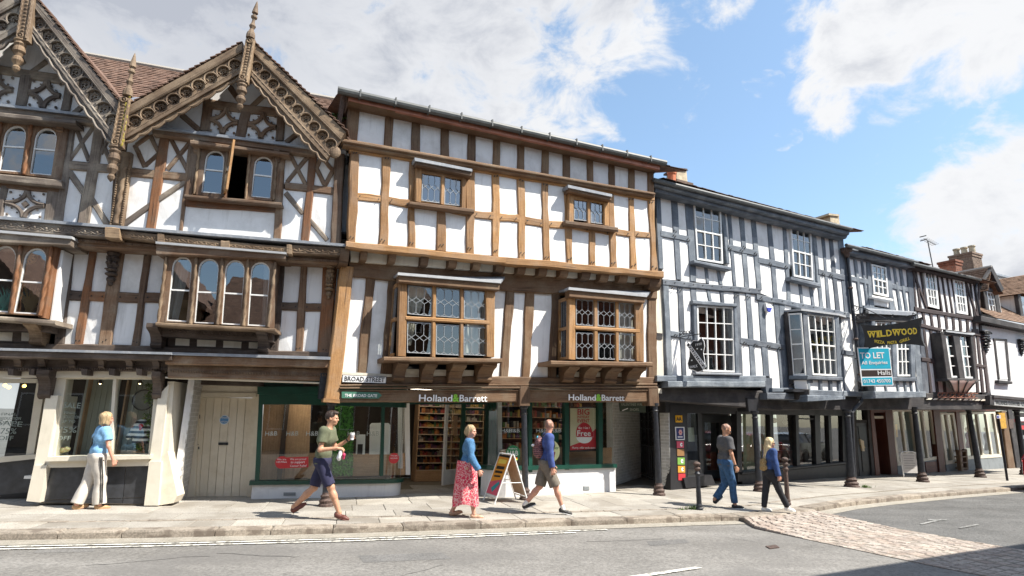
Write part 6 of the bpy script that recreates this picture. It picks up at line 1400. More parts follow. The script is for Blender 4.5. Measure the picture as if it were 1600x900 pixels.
xs = [(1427,1432),(1430.5,1439.5),(1438,1448.5),(1464,1473),(1471.5,1481.5),(1479.5,1489.5),(1486.5,1497),(1508,1518),(1516,1524),(1522.5,1529),(1530,1531)]
for i,(a,b) in enumerate(xs):
    if i in (0,1,10): xt([(a-1.3,ln(ut,a)),(a+1.3,ln(ut,a)),(b+1.3,ln(um,b)),(b-1.3,ln(um,b))])
    else: xt([(a-1,ln(ut,a)),(a+1,ln(ut,a)),(b+1,ln(um,b)),(b-1,ln(um,b))])
    if i < len(xs)-1:
        c,e = xs[i+1]
        if i in (2,6): continue
        xp([(a+1,ln(ut,a)),(c-1,ln(ut,c)),(e-1,ln(um,e)),(b+1,ln(um,b))])
xt([(1424,418),(1427,418),(1450,480),(1447,480)],'brace',.045); xt([(1508,437),(1510,437),(1528,493),(1525.5,493)],'brace',.045)
sash(KP,[(1443,422.5),(1462.5,427),(1468,483),(1450.5,478.5)],3,4,.06,XB,meet=2,fw=3.2,curtain=[(.05,.95,.5,.98)]); sash(KP,[(1488.7,434),(1507,438.5),(1513,492),(1496,489)],3,4,.06,XB,meet=2,fw=3.2,curtain=[(.05,.95,.5,.98)])
rail(KP,1430,482.5,1533,499.5,6.5,5.5,-.1,.06,XW,XB,'middle_beam')
lm = (1434,486,1533,503); lb = (1438,508,1533,521)
ls = [(1443,1446),(1455,1458),(1467,1469.5),(1478.5,1481),(1490,1491.5),(1500.5,1502.5),(1512,1513.5),(1522.5,1524),(1532,1533)]
pr_ = (1434,1437)
for a,b in ls:
    xt([(a-1.8,ln(lm,a)),(a+1.8,ln(lm,a)),(b+1.8,ln(lb,b)),(b-1.8,ln(lb,b))]); xp([(pr_[0]+1,ln(lm,pr_[0])),(a-1,ln(lm,a)),(b-1,ln(lb,b)),(pr_[1]+1,ln(lb,pr_[1]))]); pr_ = (a,b)
rail(KP,1437,507,1472,516,6,6,-.1,.06,XW,XB,'lower_beam'); rail(KP,1512,519,1535,524,5,5,-.1,.06,XW,XB,'lower_beam')
ks = [(1444,1456),(1455,1466),(1466,1478),(1521,1529),(1527,1537),(1533,1545)]
prv = (1438,1450)
for a,b in ks:
    if a == 1521: prv = (1516,1524)
    xp([(prv[0],514),(a,515),(b,612),(prv[1],612)]); xt([(a-1.8,514),(a+1.8,514),(b+1.8,614),(b-1.8,614)]); prv = (a,b)
xp([(1466,515),(1474,516),(1484,612),(1477,612)]); xp([(1480,594),(1530,594),(1532,612),(1484,612)])
rail(KP,1441,561,1474,566,6,6,-.1,.05,XW,XB,'rail'); rail(KP,1522,570,1542,573,5,5,-.1,.05,XW,XB,'rail')
mb = MB(); a = [KP.p(1470,519,0),KP.p(1478,516,.42),KP.p(1519,521,.42),KP.p(1524,520,0)]; slab_w(mb,a,[v-Vector((0,0,.06)) for v in a]); mb.build('bay_roof','leadlite',XB)
for q in ([(1470,520),(1477,520),(1487,592),(1480,592)],[(1488.5,521),(1498.5,521),(1508,593),(1500,593)],[(1516,523),(1520,523),(1528,593),(1524,593)]): timber(KP,q,0,.36,'blackwood',XB,'corner_post',.002)
rail(KP,1472,521,1520,524,4,4,0,.37,'blackwood',XB,'window_head'); rail(KP,1481,593,1529,594,4,4,0,.42,'blackwood',XB,'sill')
sash(KP,[(1477,523),(1488.7,523),(1500,590),(1487,590)],1,4,.30,XB,meet=2); sash(KP,[(1499,523),(1516,524),(1524.5,591.5),(1508,591)],2,4,.30,XB,meet=2,curtain=[(.05,.95,.05,.98)])
mb = MB(); plbox(mb,KP,KP.sz(1479,560)[0],KP.sz(1522,560)[0],3.3,4.6,-.35,-.3); mb.build('ochre_room_wall',plain('room_ochre',(.45,.27,.12),.9,.2,2,0),XB)  # ochre wall panel behind the bay sashes
# shell hood
mb = MB(); n = 12
top = [KP.p(lerp(1481,1529,k/n),594,.30+.05) for k in range(n+1)]; rows_ = []
for j in range(7):
    t = j/6; d_ = .42-.36*t**1.6; x0,x1 = lerp(1481,1490,t**.7),lerp(1529,1510,t**.7); y_ = lerp(594,613,t)
    rows_ += [KP.p(lerp(x0,x1,k/n),y_,d_) for k in range(n+1)]
mb.add(rows_,[(j*(n+1)+k,j*(n+1)+k+1,(j+1)*(n+1)+k+1,(j+1)*(n+1)+k) for j in range(6) for k in range(n)]); mb.build('shell_hood',flat('hood_pink',(.60,.45,.40)),XB,smooth=True)
for u in (0,.33,.66,1):
    mb = MB(); tube(mb,[rows_[j*(n+1)+round(u*n)]+KP.n*.02 for j in range(7)],.025,6); mb.build('hood_rib','blackwood',XB)
mb = MB()
for i in range(9):
    x = 1468+i*6.6; pts = [KP.p(x+2.6*math.cos(a),617+3.2*math.sin(a),.12) for a in np.linspace(0,5.4,10)]; tube(mb,pts,.016,5)
tube(mb,[KP.p(1466,613.5,.12),KP.p(1528,615,.12)],.014,5); tube(mb,[KP.p(1466,621,.12),KP.p(1528,622,.12)],.014,5); mb.build('iron_cresting',flat('rust_red',(.22,.07,.03)),XB,kind='stuff')
timber(KP,[(1448,624),(1448,614),(1546,617),(1546,627)],-.2,.04,'blackwood',XB,'sill_beam',.003); 
for i in range(10): x = 1452+i*9.4; box('soffit_slat','soffit',KP,[(x,622+i*.2),(x+5,622+i*.2),(x+3,624.5+i*.2),(x-3,624.5+i*.2)],-.1,.06,XB)
# ================================================================ WHITE RENDERED COTTAGE WITH DORMERS
CB = thing('white_rendered_cottage',tuple(KP.w(19,0,0)),'white rendered house with tiled dormers at the right end of the row','building')
cx_ = lambda pts,d0,d1,mat,name: box(name,mat,KP,pts,d0,d1,CB)
box('wall',stained('render_white',(.72,.71,.71),(.5,.48,.46),.9,.4,1.5,.8),KP,[(1533,500),(1640,520),(1640,628),(1549,619)],-.3,.0,CB)
timber(KP,[(1533,502),(1533,493),(1640,516),(1640,524)],-.2,.32,'blackwood',CB,'gutter_board',.003)
for i in range(22): x = 1538+i*4; y = lerp(503,521,(x-1533)/107); box('dentil','blackwood',KP,[(x,y),(x+2,y+.3),(x+2,y+3.5),(x,y+3.2)],0,.16,CB)
sash(KP,[(1555.5,532),(1571,532.5),(1577,593),(1562.5,592)],2,4,.01,CB,meet=2); 
for q in ([(1553,530),(1556,530),(1563,593),(1560,593)],[(1570,530),(1574,530),(1580,595),(1576,594)]): timber(KP,q,-.05,.03,'blackwood',CB,'jamb',.002)
rail(KP,1553,530,1573,531,3,3,-.05,.04,'blackwood',CB,'window_head'); timber(KP,[(1561,599),(1561,594),(1582,596),(1582,600)],-.05,.14,'blackwood',CB,'sill',.002)
head_corbel(KP,1537,517,1542,552,.04,XB,11,'black'); head_corbel(KP,1593,530,1597,556,.02,CB,8,'black')
ze = KP.sz(1560,500,.3)[1]; r0 = KP.sz(1533,490,.3)
tiles(KP.w(16.9,ze+.05,.32),KP.w(24,ze+.05,.32),KP.w(24,ze+3.0,-3.4),KP.w(16.9,ze+3.0,-3.4),24,40,'tile_brown',CB)
DM = KP.at(-.35)
# dormer one: front frame, cheek, gabled tiled roof
sash(DM,[(1541,455),(1553.5,457),(1559,491),(1546.5,488)],2,3,.02,CB,meet=1)
for q in ([(1536,450),(1541,451),(1548,492),(1542,490)],[(1553,455),(1560,457),(1566,494),(1559,492)]): timber(DM,q,-.1,.05,'blackwood',CB,'dormer_post',.002)
rail(DM,1536,450,1561,455,4,4,-.1,.06,SL,CB,'dormer_head')
box('dormer_gable','plaster',DM,[(1549,424),(1563,449),(1560,456),(1538,451)],-.1,.0,CB)
a = DM.sz(1538,470)[0]; mb = MB(); cq = [DM.w(a,DM.sz(1538,448)[1],0),DM.w(a,DM.sz(1543,491)[1],0),DM.w(a,DM.sz(1543,491)[1]+.1,-1.6),DM.w(a,DM.sz(1538,448)[1],-1.6)]; slab_w(mb,cq,[v+DM.u*.06 for v in cq]); mb.build('dormer_cheek','plaster_grey',CB)
a2 = DM.sz(1562,470)[0]; mb = MB(); cq2 = [v+DM.u*(a2-a) for v in cq]; slab_w(mb,cq2,[v-DM.u*.06 for v in cq2]); mb.build('dormer_cheek','plaster_grey',CB)
ap = DM.sz(1549.5,417.5,.35); lf = DM.sz(1531,451,.35); rg = DM.sz(1567,454,.35); ed = min(lf[1],rg[1])
tiles(DM.w(ap[0]-(rg[0]-ap[0])*1.0,ed,.35),DM.w(ap[0]-(rg[0]-ap[0])*1.0,ed,-2.8),DM.w(ap[0],ap[1],-2.8),DM.w(ap[0],ap[1],.35),12,18,'tile_brown',CB)
tiles(DM.w(rg[0],ed,.35),DM.w(rg[0],ed,-2.8),DM.w(ap[0],ap[1],-2.8),DM.w(ap[0],ap[1],.35),12,18,'tile_brown',CB)
timber(DM,[(1548,422),(1550.5,415),(1569,451),(1565,456)],.25,.37,'blackwood',CB,'barge_board',.002); timber(DM,[(1551,417),(1549,423),(1531,454),(1529,450)],.25,.37,'blackwood',CB,'barge_board',.002)
mb = MB(); tube(mb,[DM.w(ap[0],ap[1]+.02,.36),DM.w(ap[0],ap[1]+.02,-2.8)],.07,6); mb.build('ridge_tiles',flat('ridge',(.33,.30,.26)),CB)
# dormer two, hipped away to the right
D2M = KP.at(-.45)
s_ = lambda x,y: D2M.sz(x,y)
a = s_(1592,470)[0]; zb_ = s_(1597,497)[1]; zt_ = s_(1592,461)[1]
mb = MB(); cq = [D2M.w(a,zt_,0),D2M.w(a,zb_,0),D2M.w(a,zb_+.2,-2.0),D2M.w(a,zt_,-2.0)]; slab_w(mb,cq,[v+D2M.u*.06 for v in cq]); mb.build('dormer_cheek','plaster_grey',CB)
timber(D2M,[(1590,459),(1595,460),(1601,500),(1596,499)],-.1,.05,'blackwood',CB,'dormer_post',.002); box('dormer_front','glass_sky',D2M,[(1595,463),(1625,468),(1630,505),(1601,500)],-.1,.0,CB)
ap2 = (a+1.3,zt_+1.1)
tiles(D2M.w(a-.25,zt_-.02,.3),D2M.w(a-.25,zt_-.02,-3),D2M.w(ap2[0],ap2[1],-3),D2M.w(ap2[0],ap2[1],.3),14,20,'tile_brown',CB)
tiles(D2M.w(a+2.9,zt_-.02,.3),D2M.w(a+2.9,zt_-.02,-3),D2M.w(ap2[0],ap2[1],-3),D2M.w(ap2[0],ap2[1],.3),14,20,'tile_brown',CB)
FG = KP.at(-4.2); box('back_gable','plaster_grey',FG,[(1556,426),(1590,436),(1620,450),(1620,500),(1540,480)],-.2,0,CB); timber(FG,[(1554,429),(1554,425),(1592,435),(1592,439)],-.2,.15,'lead',CB,'verge',.002)
chimney([(1494,409),(1502,412),(1503,432),(1495,430)],-1.3,.62,CB,'brick'); chimney([(1522,397),(1533,400),(1534,428),(1523,426)],-2.2,.95,CB,'brick_grey',pots=[(.85,.45,0,.15,'stonepot'),(.5,.45,0,.15,'stonepot'),(.15,.45,0,.15,'stonepot')])
mb = MB(); Aa = KP.p(1458.5,417,-.5); At = KP.p(1449.5,376,-.5); tube(mb,[Aa-Vector((0,0,.5)),At],.02,6); 
ae = thing('television_aerial',tuple(Aa),'thin television aerial on the roof ridge of the thin-studded building','aerial'); mb.build('mast','gutter',ae)
mb = MB(); ax_ = (KP.u*.9+Vector((0,0,-.15))).normalized(); tube(mb,[At-ax_*.25,At+ax_*.55],.012,5); 
for k in range(7): P = At+ax_*(-.22+k*.12); tube(mb,[P-KP.n*.14,P+KP.n*.14],.007,4)
for dz in (-.08,.08): tube(mb,[At-ax_*.3+Vector((0,0,dz))-KP.n*.12,At-ax_*.3+Vector((0,0,dz))+KP.n*.12],.02,4)
mb.build('antenna_rods','gutter',ae)
mb = MB(); tube(mb,[KP.p(x,y,.2) for x,y in ((1526,443),(1524,452),(1531,490),(1535,500))],.045,6); mb.build('downpipe','iron',XB)
# fascia sign of the last shop
fs = thing('shop_fascia_sign',tuple(KP.p(1580,625,.2)),'long grey-white fascia board with worn black lettering at the far right','sign'); mb = MB(); slab(mb,KP,[(1553,621),(1640,629),(1640,640),(1554,633)],-.1,.16); mb.build('board',flat('fascia_grey',(.42,.43,.42)),fs)
timber(KP,[(1547,633),(1547,618),(1553,619),(1553,634)],-.2,.2,'blackwood',fs,'end_bracket',.002); timber(KP,[(1553,622),(1553,617),(1640,625),(1640,630)],-.1,.25,'blackwood',fs,'top_moulding',.002)
text('VALDENESS OUTFITTER',KP,1556,631.3,1594,634,6.2,'text_black',fs,d=.17,bold=.01); text('EST',KP,1597,634,1606,635,6,'text_black',fs,d=.17)
# ================================================================ RIGHT-HAND ARCADE SHOPS
RS = thing('black_restaurant_front',tuple(G(1180,752)),'black framed restaurant front with large reflecting windows and tourism plaques behind the arcade columns','shop front')
KA = G(1047,765.5); KE = G(1318,745); SK = PL(KA.x,KA.y,math.atan2(KE.y-KA.y,KE.x-KA.x))
def sx(pts,d0,d1,mat,name,par=RS,pl=None,**k): return box(name,mat,pl or SK,pts,d0,d1,par,**k)
bl = 'black'
sx([(1047,632),(1074,634),(1074,764),(1048,766)],-.5,.04,bl,'pillar')
sx([(1040,622),(1330,632),(1330,650),(1040,645)],-.3,.03,bl,'fascia')
sx([(1068,747),(1112,742),(1118,757),(1072,763)],-.2,.10,bl,'riser')
rec = SK.at(-.9)
for q,pl_ in (([(1090,646),(1096,646),(1100,752),(1095,753)],SK.at(-.05)),([(1096,660),(1101,660),(1104,742),(1099,743)],rec),([(1124,660),(1131,660),(1132,742),(1126,742)],rec),([(1096,648),(1160,650),(1160,661),(1096,660)],rec)): sx(q,-.1,.02,bl,'frame',pl=pl_)
sx([(1101,735),(1128,735),(1128,747),(1101,748)],-.08,.02,bl,'door_rail',pl=rec)
sx([(1151,642),(1158,642),(1160,752),(1153,753)],-.15,.05,bl,'frame')
def pane(pl,q,d,par,mat='shopglass',name='pane'):
    mb = MB(); mb.add([pl.p(x,y,d) for x,y in q],[(0,1,2,3)]); return mb.build(name,mat,par)
pane(SK,[(1073,645),(1092,645),(1095,752),(1075,754)],-.06,RS); pane(rec,[(1101,660),(1125,660),(1128,740),(1103,742)],-.03,RS); pane(SK,[(1157,642),(1204,642),(1206,745),(1160,748)],-.06,RS)
for q in ([(1203,638),(1208,638),(1210,742),(1205,743)],[(1243,640),(1247.5,640),(1250.5,740),(1246,741)],[(1273,640),(1281,640),(1284,733),(1276,734)],[(1294,640),(1298,640),(1301.5,730),(1297.5,731)],[(1316,640),(1326,640),(1330,745),(1318,745)]): sx(q,-.12,.03,bl,'mullion')
for a,b in ((1207,1244),(1247,1274),(1280,1295),(1298,1317)):
    y0 = lerp(743,727,(a-1205)/110); y1 = lerp(743,727,(b-1205)/110); pane(SK,[(a,640),(b,640),(b+3,y1),(a+3,y0)],-.05,RS)
timber(SK,[(1160,757),(1160,739),(1322,722),(1322,748)],-.2,.05,'black',RS,'riser',.002); timber(SK,[(1160,742),(1160,738),(1322,721),(1322,726)],-.2,.12,'black',RS,'sill',.002)
sx([(1248,653),(1274,654),(1274,656),(1248,655)],-.1,.0,bl,'transom')
# inside: pale green drapes, table, lamps
RI = SK.at(-.7)
green_c = plain('drape_sage',(.36,.38,.26),.9,.15,6,.1)
for a,b in ((1160,1180),(1188,1203)): drape(SK,[(a,640),(b,640),(b+2,742),(a+2,744)],-.35,RS,10,.03,green_c)
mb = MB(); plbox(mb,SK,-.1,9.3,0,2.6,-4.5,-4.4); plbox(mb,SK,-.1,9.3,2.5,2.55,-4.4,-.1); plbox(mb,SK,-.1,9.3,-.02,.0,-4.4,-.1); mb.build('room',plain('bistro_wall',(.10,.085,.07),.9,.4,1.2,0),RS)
mb = MB(); plbox(mb,SK,3.1,8.5,0,.85,-1.1,-1.0); mb.build('bench_back','redbrown',RS)
for x,y in ((1210,657),(1227,660),(1285,656)):
    mb = MB(); P = RI.p(x,y); ball(mb,P,.09,10,8); tube(mb,[P,P+Vector((0,0,.5))],.006,4); mb.build('glass_lamp',flat('lamp_glass',(.6,.58,.52)),RS)
sx([(1168,706),(1180,706),(1180,724),(1168,724)],-.3,0,flat('box_green',(.03,.30,.10)),'green_box',pl=SK.at(-.5)); sx([(1162,722),(1186,722),(1186,748),(1162,749)],-.3,0,'panelwood','cupboard',pl=SK.at(-.45))
sx([(1075,668),(1084,668),(1086,690),(1076,690)],-.01,0,flat('menu_paper',(.50,.56,.46)),'menu_card',pl=SK.at(-.2))
# threshold of small tiles
for i in range(13):
    P = G(1110+i*5.6,757-i*.35); mb = MB(); wbox(mb,(-.05,-.10,-.01),(.05,.10,.014),R_(30),(P.x,P.y)); mb.build('doorstep_tile','soffit' if i%2 else 'brick_grey',RS)
# plaques on the black pillar
SPq = SK.at(.045)
def plaque(lab,q,mat,draw=None,name='wall_plaque'):
    r = sign_thing(name,lab,SPq,q,.012,mat,'plaque',th=.012); 
    if draw: draw(r)
    return r
yel = flat('aa_yellow',(.80,.42,.01)); plaque('square yellow plaque with slanted black letters AA at the top of the black pillar',[(1055.5,649),(1066,649),(1066.5,660),(1056,660)],yel,lambda r: text('AA',SPq,1057,657.5,1065,657.5,6,'text_black',r,d=.018,bold=.03))
def dr(r):
    mb = MB(); slab(mb,SPq,[(1056.5,668.5),(1068,668.5),(1068.7,686),(1057.3,686)],.012,.016); mb.build('face',flat('plaque_navy',(.02,.03,.14)),r); c = SPq.sz(1062.3,675.5); mb = MB()
    for k in range(6): a = k*math.pi/3; ball(mb,SPq.w(c[0]+.045*math.cos(a),c[1]+.045*math.sin(a),.02),(.034,.006,.034),8,4,(SPq.u,SPq.n,Vector((0,0,1))))
    mb.build('rosette',flat('plaque_pink',(.75,.42,.42)),r); mb = MB(); ball(mb,SPq.w(*c,.026),.018,6,4); mb.build('rosette_centre',red,r); mb = MB(); slab(mb,SPq,[(1059,682),(1066.5,682),(1066.6,683.5),(1059.1,683.5)],.016,.018); mb.build('caption','text_white',r)
plaque('navy and white plaque with a round pink rose below the yellow plaque',[(1055,667),(1069.5,667),(1070,687.5),(1056,687.5)],'text_white',dr)
def blot(c1,c2):
    def f(r):
        c = SPq.sz((r['q'][0]+r['q'][1])/2,r['q'][2]); mb = MB(); N = 16; slab_sz(mb,SPq,[(c[0]+.02+.045*math.cos(-2*math.pi*k/N),c[1]+.01+.045*math.sin(-2*math.pi*k/N)) for k in range(N)],.012,.015); mb.build('emblem',c1,r)
        mb = MB(); slab_sz(mb,SPq,[(c[0]+.02+.02*math.cos(-2*math.pi*k/N),c[1]+.02+.02*math.sin(-2*math.pi*k/N)) for k in range(N)],.015,.017); mb.build('emblem_centre',c2,r)
    return f
for y0,y1,c,lab,bt in ((689.5,700,(.60,.08,.14),'small pink plaque with a white emblem, third on the black pillar',1),(701.5,712.5,(.25,.13,.05),'small plain brown plaque between the pink and the green ones on the pillar',0),(715,726,(.16,.33,.06),'small green plaque with black and white emblem on the pillar',1),(728,738.5,(.55,.27,.03),'small orange plaque with black and white emblem on the pillar',1),(740,750.5,(.45,.03,.04),'small plain red plaque lowest on the black pillar',0)):
    x = lerp(1057.5,1060,(y0-689)/52); r = sign_thing('wall_plaque',lab,SPq,[(x,y0),(x+11,y0),(x+11.2,y1),(x+.2,y1)],.012,flat('pl_%d' % y0,c),'plaque',th=.012)
    if bt:
        cc = SPq.sz(x+6.5,(y0+y1)/2); mb = MB(); N = 16; slab_sz(mb,SPq,[(cc[0]+.05*math.cos(-2*math.pi*k/N),cc[1]+.05*math.sin(-2*math.pi*k/N)) for k in range(N)],.012,.015); mb.build('emblem','text_white',r)
        mb = MB(); slab_sz(mb,SPq,[(cc[0]+.02+.022*math.cos(-2*math.pi*k/N),cc[1]+.02*math.sin(-2*math.pi*k/N)) for k in range(N)],.015,.017); mb.build('emblem_mark','text_black',r)
# arcade ceiling + floor line
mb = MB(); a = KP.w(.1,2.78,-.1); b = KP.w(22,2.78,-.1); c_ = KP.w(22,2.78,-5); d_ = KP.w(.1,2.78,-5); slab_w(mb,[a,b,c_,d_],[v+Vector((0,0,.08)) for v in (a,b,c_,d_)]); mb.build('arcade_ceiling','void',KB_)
# columns
colm(1187,768,1179,642,0,.085,.068,KB_); colm(1331,761,1323,640,0,.11,.085,KB_); colm(1442,753,1428,636,0,.10,.08,WB); colm(1532,746,1513,638,0,.10,.08,XB)
colm(1602,742,1588,640,0,.10,.09,CB)
timber(KP,[(1167,622),(1186,622),(1184,643),(1170,643)],-.35,.03,'black',KB_,'post_head',.003)
kx([(1107,622),(1156,624),(1153,630),(1107,633)],-1.5,-1.4,'soffit','soffit_board')
# doors and shops further right
WS = thing('cream_shop_front',tuple(G(1430,743)),'oxblood and cream framed shop front with doorways beyond the double column','shop front')
SW = PL(*G(1330,745)[:2],R_(31)); 
def wx2(q,d0,d1,mat,name,par=None): return box(name,mat,SW,q,d0,d1,par or WS)
dd_ = wx2([(1337,661),(1356,661),(1361,743),(1344,745)],-.1,.0,plain('door_charcoal',(.05,.055,.06),.5,.2,5,.2),'door')
for q in ([(1341,666),(1353,666),(1356,698),(1345,698)],[(1346,704),(1356,704),(1359,738),(1349,738)]): box('door_panel','black',SW,q,0,.02,dd_)
box('letter_plate','brass' if 'brass' in MT else 'panelwood',SW,[(1345,697),(1351,697),(1352,700),(1346,700)],0,.03,dd_); box('scarf_handle',flat('cream_cloth',(.55,.45,.3)),SW,[(1344,686),(1350,689),(1351,705),(1348,705)],0,.05,dd_)
for q in ([(1331,640),(1337,640),(1343,748),(1337,748)],[(1355,640),(1361,640),(1369,745),(1363,746)]): wx2(q,-.2,.06,'blackwood','frame')
wx2([(1337,656),(1358,656),(1358,661),(1337,661)],-.1,.03,'blackwood','transom'); wx2([(1339,641),(1355,641),(1355,656),(1339,656)],-.12,-.05,'glass','fanlight')
for q in ([(1360,640),(1365,640),(1376,745),(1369,745)],[(1383,640),(1394,640),(1403,741),(1393,742)]): wx2(q,-.5,.08,'redbrown','pier')
wx2([(1361,636),(1394,636),(1394,644),(1361,645)],-.3,.07,'redbrown','arch_head'); wx2([(1363,650),(1383,650),(1383,654),(1363,654)],-.15,.0,'soffit','transom')
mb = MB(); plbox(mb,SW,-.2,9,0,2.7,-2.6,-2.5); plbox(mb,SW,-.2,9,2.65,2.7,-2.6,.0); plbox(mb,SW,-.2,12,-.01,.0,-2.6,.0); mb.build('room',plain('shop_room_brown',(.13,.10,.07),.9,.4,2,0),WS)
def shopwin(tl,tr,brr,bll,nm,par,name='cream'):
    q = [tl,tr,brr,bll]; W = math.dist(tl,tr); H = math.dist(tl,bll); fu,fv = 3.2/W,3.2/H
    def bar(u0,v0,u1,v1,w=.06): box('frame',name,SW,[qp(q,u0,v0),qp(q,u1,v0),qp(q,u1,v1),qp(q,u0,v1)],-.08,.02,par)
    bar(0,0,1,fv); bar(0,1-fv*1.6,1,1); bar(0,fv,fu,1-fv); bar(1-fu,fv,1,1-fv)
    for k in range(1,nm): u = k/nm; bar(u-fu*.38,fv,u+fu*.38,1-fv*1.6)
    for k in range(nm):
        mb = MB(); mb.add([SW.p(*qp(q,a,b),-.03) for a,b in ((k/nm,0),((k+1)/nm,0),((k+1)/nm,1),(k/nm,1))],[(0,1,2,3)]); mb.build('pane','shopglass',par)
shopwin((1392,640),(1457,640),(1468,717),(1403,728),4,WS)
wx2([(1402,726),(1470,717),(1472,738),(1404,742)],-.2,.0,'greyriser','riser'); wx2([(1446,722),(1463,721),(1465,737),(1448,739)],0,.03,'redbrown','riser_panel')
wx2([(1398,663),(1402,663),(1403,683),(1399,683)],-.1,-.08,yel,'notice')
for q in ([(1458,638),(1468,638),(1478,738),(1469,740)],): wx2(q,-.3,.08,'redbrown','pier')
XS = thing('lace_shop_front',tuple(G(1510,737)),'oxblood and cream shop front with mannequins in its window, beyond the third column','shop front')
shopwin((1467,645),(1491,645),(1503,722),(1479,726),2,XS); box('riser','greyriser',SW,[(1478,726),(1504,722),(1507,734),(1480,738)],-.2,.0,XS); timber(SW,[(1493,640),(1499,640),(1512,735),(1503,736)],-.3,.05,'redbrown',XS,'pier',.002)
shopwin((1499,645),(1555,643),(1566,714),(1509,718),4,XS); box('riser','greyriser',SW,[(1509,718),(1567,714),(1569,733),(1512,735)],-.2,.0,XS); timber(SW,[(1463,644),(1463,637),(1556,636),(1556,642)],-.2,.06,'redbrown',XS,'head',.002)
mb = MB(); plbox(mb,SW,9,16,0,2.7,-2.6,-2.5); plbox(mb,SW,4.6,16,2.6,2.65,-2.6,.0); mb.build('room','shopwall',XS)
def dummy(px,py,lab,mat,d=-.7,h=1.0,w=.2):
    a,z = SW.sz(px,py,d); r = thing('mannequin',SW.w(a,z,d),lab,'mannequin'); mb = MB(); b = SW.w(a,z,d)
    lathe(mb,b,b+Vector((0,0,h)),[(0,w),(.1,w*.95),(.35,w*.62),(.45,w*.5),(.55,w*.62),(.75,w*.78),(.85,w*.6),(.9,w*.2),(.93,w*.18),(1,w*.10)],12,.7); mb.build('dress',mat,r,smooth=True)
    mb = MB(); ball(mb,b+Vector((0,0,h*1.08)),(.07,.08,.10),8,6); mb.build('head','text_white',r)
dummy(1515,700,'mannequin in a red dress in the right window behind the second arcade column',flat('dress_red',(.5,.02,.05)),-.3,.75,.16); dummy(1530,700,'mannequin in a pale lace dress among the lace shop windows','text_white',-.5,1.15,.2)
dummy(1545,704,'mannequin in a silvery grey dress nearest the right end of the lace shop window',flat('dress_grey',(.35,.35,.36)),-.5,.9,.18)
# ladder shelf beside the lace shop door
LS = thing('ladder_shelf',tuple(G(1506,736)),'small brown wooden step shelf standing before the lace shop','shelf'); SV = SW.at(.3)
for q in ([(1499,703),(1501.5,703),(1505,736),(1502.5,736)],[(1509,702),(1511.5,702),(1514,734),(1511.5,734)]): timber(SV,q,-.12,.02,'oak_dark',LS,'leg',.002)
for k in range(4): y = 704+k*9; box('shelf','oak_dark',SV,[(1500+k,y),(1511+k*.8,y-.5),(1511+k*.8,y+1.5),(1500+k,y+2)],-.2,.03,LS)
# last shop, dark
ES = thing('dark_end_shop_front',tuple(G(1590,742)),'dark shop front at the right edge with a yellow cloth hanging by its post','shop front')
for q,m_ in (([(1565,642),(1572,642),(1588,737),(1577,737)],'oak_dark'),([(1575,640),(1582,640),(1598,736),(1590,737)],'blackwood')): timber(SW,q,-.3,.06,m_,ES,'pier',.003)
box('yellow_cloth',plain('cloth_ochre',(.45,.25,.03),.9,.3,10,.3),SW,[(1560,645),(1570,645),(1573,669),(1564,670)],.08,.14,ES)
box('wall','void',SW,[(1556,638),(1650,638),(1660,735),(1568,737)],-.8,-.7,ES); box('picture_frame','rust',SW,[(1576,655),(1583,655),(1584,669),(1578,670)],.05,.09,ES)
mb = MB()
for k in range(16): a = SW.sz(1592+k*2,648)[0]; plbox(mb,SW,a,a+.1,2.15,2.3,-.4,-.3)
mb.build('bunting',red,ES,kind='stuff')
for y,m_ in ((652,'text_white'),(665,red),(680,'greyriser')): box('display_board',m_,SW,[(1592,y),(1640,y),(1641,y+6),(1594,y+6)],-.3,-.25,ES)
# ================================================================ HANGING SIGNS
# Valentine's Walk
va = KP.p(1062,521,.05); VP = PL(va.x,va.y,KP.a-math.pi/2+R_(22))
vs_ = thing('hanging_shield_sign',tuple(VP.p(1089,560)),'black shield-shaped hanging sign with a diagonal white band reading VALENTINES WALK 1990','sign')
pts = [(1078,538),(1083,531.5),(1091,532),(1096,527),(1100,533),(1101,541),(1099,551),(1101,563),(1102,572),(1098,580),(1090,582),(1083,579),(1076,577),(1074,568),(1077,557),(1077,546)]
mb = MB(); slab(mb,VP,pts[::1],-.02,.0); mb.build('edge','text_white',vs_)
cxm = sum(p[0] for p in pts)/len(pts); cym = sum(p[1] for p in pts)/len(pts)
mb = MB(); slab(mb,VP,[(cxm+(x-cxm)*.93,cym+(y-cym)*.95) for x,y in pts],0,.006); mb.build('face','text_black',vs_)
mb = MB(); slab(mb,VP,[(1072,539),(1076,535),(1104,572),(1099,578)],.006,.012); mb.build('band','text_white',vs_)
mb = MB(); slab(mb,VP,[(1073.2,539),(1076,536.3),(1102.6,572),(1099.2,576.3)],.012,.016); mb.build('band_face','text_black',vs_)
text("VALENTINE'S",VP,1074.2,540.4,1099.0,575.4,5,'text_white',vs_,d=.02,bold=.02,rot=1)
text('1990',VP,1087,541,1096.5,539,4,'text_white',vs_,d=.012); text('WALK',VP,1077.5,576,1090,573.5,4.2,'text_white',vs_,d=.012)
for x,y in ((1081,563),(1096,546),(1089.5,545)): mb = MB(); ball(mb,VP.p(x,y,.012),.02,6,4); mb.build('star','text_white',vs_)
mb = MB(); tube(mb,[VP.p(x,y) for x,y in ((1053,529),(1070,525.5),(1095,521.5))],.014,6); tube(mb,[VP.p(1087,524),VP.p(1088,533)],.008,5)
for i in range(5):
    cx0,cy0 = 1060+i*5,521-i*.6; tube(mb,[VP.p(cx0+(4-k*.25)*math.cos(k*.7),cy0+(4-k*.25)*math.sin(k*.7),.01) for k in range(12)],.009,5)
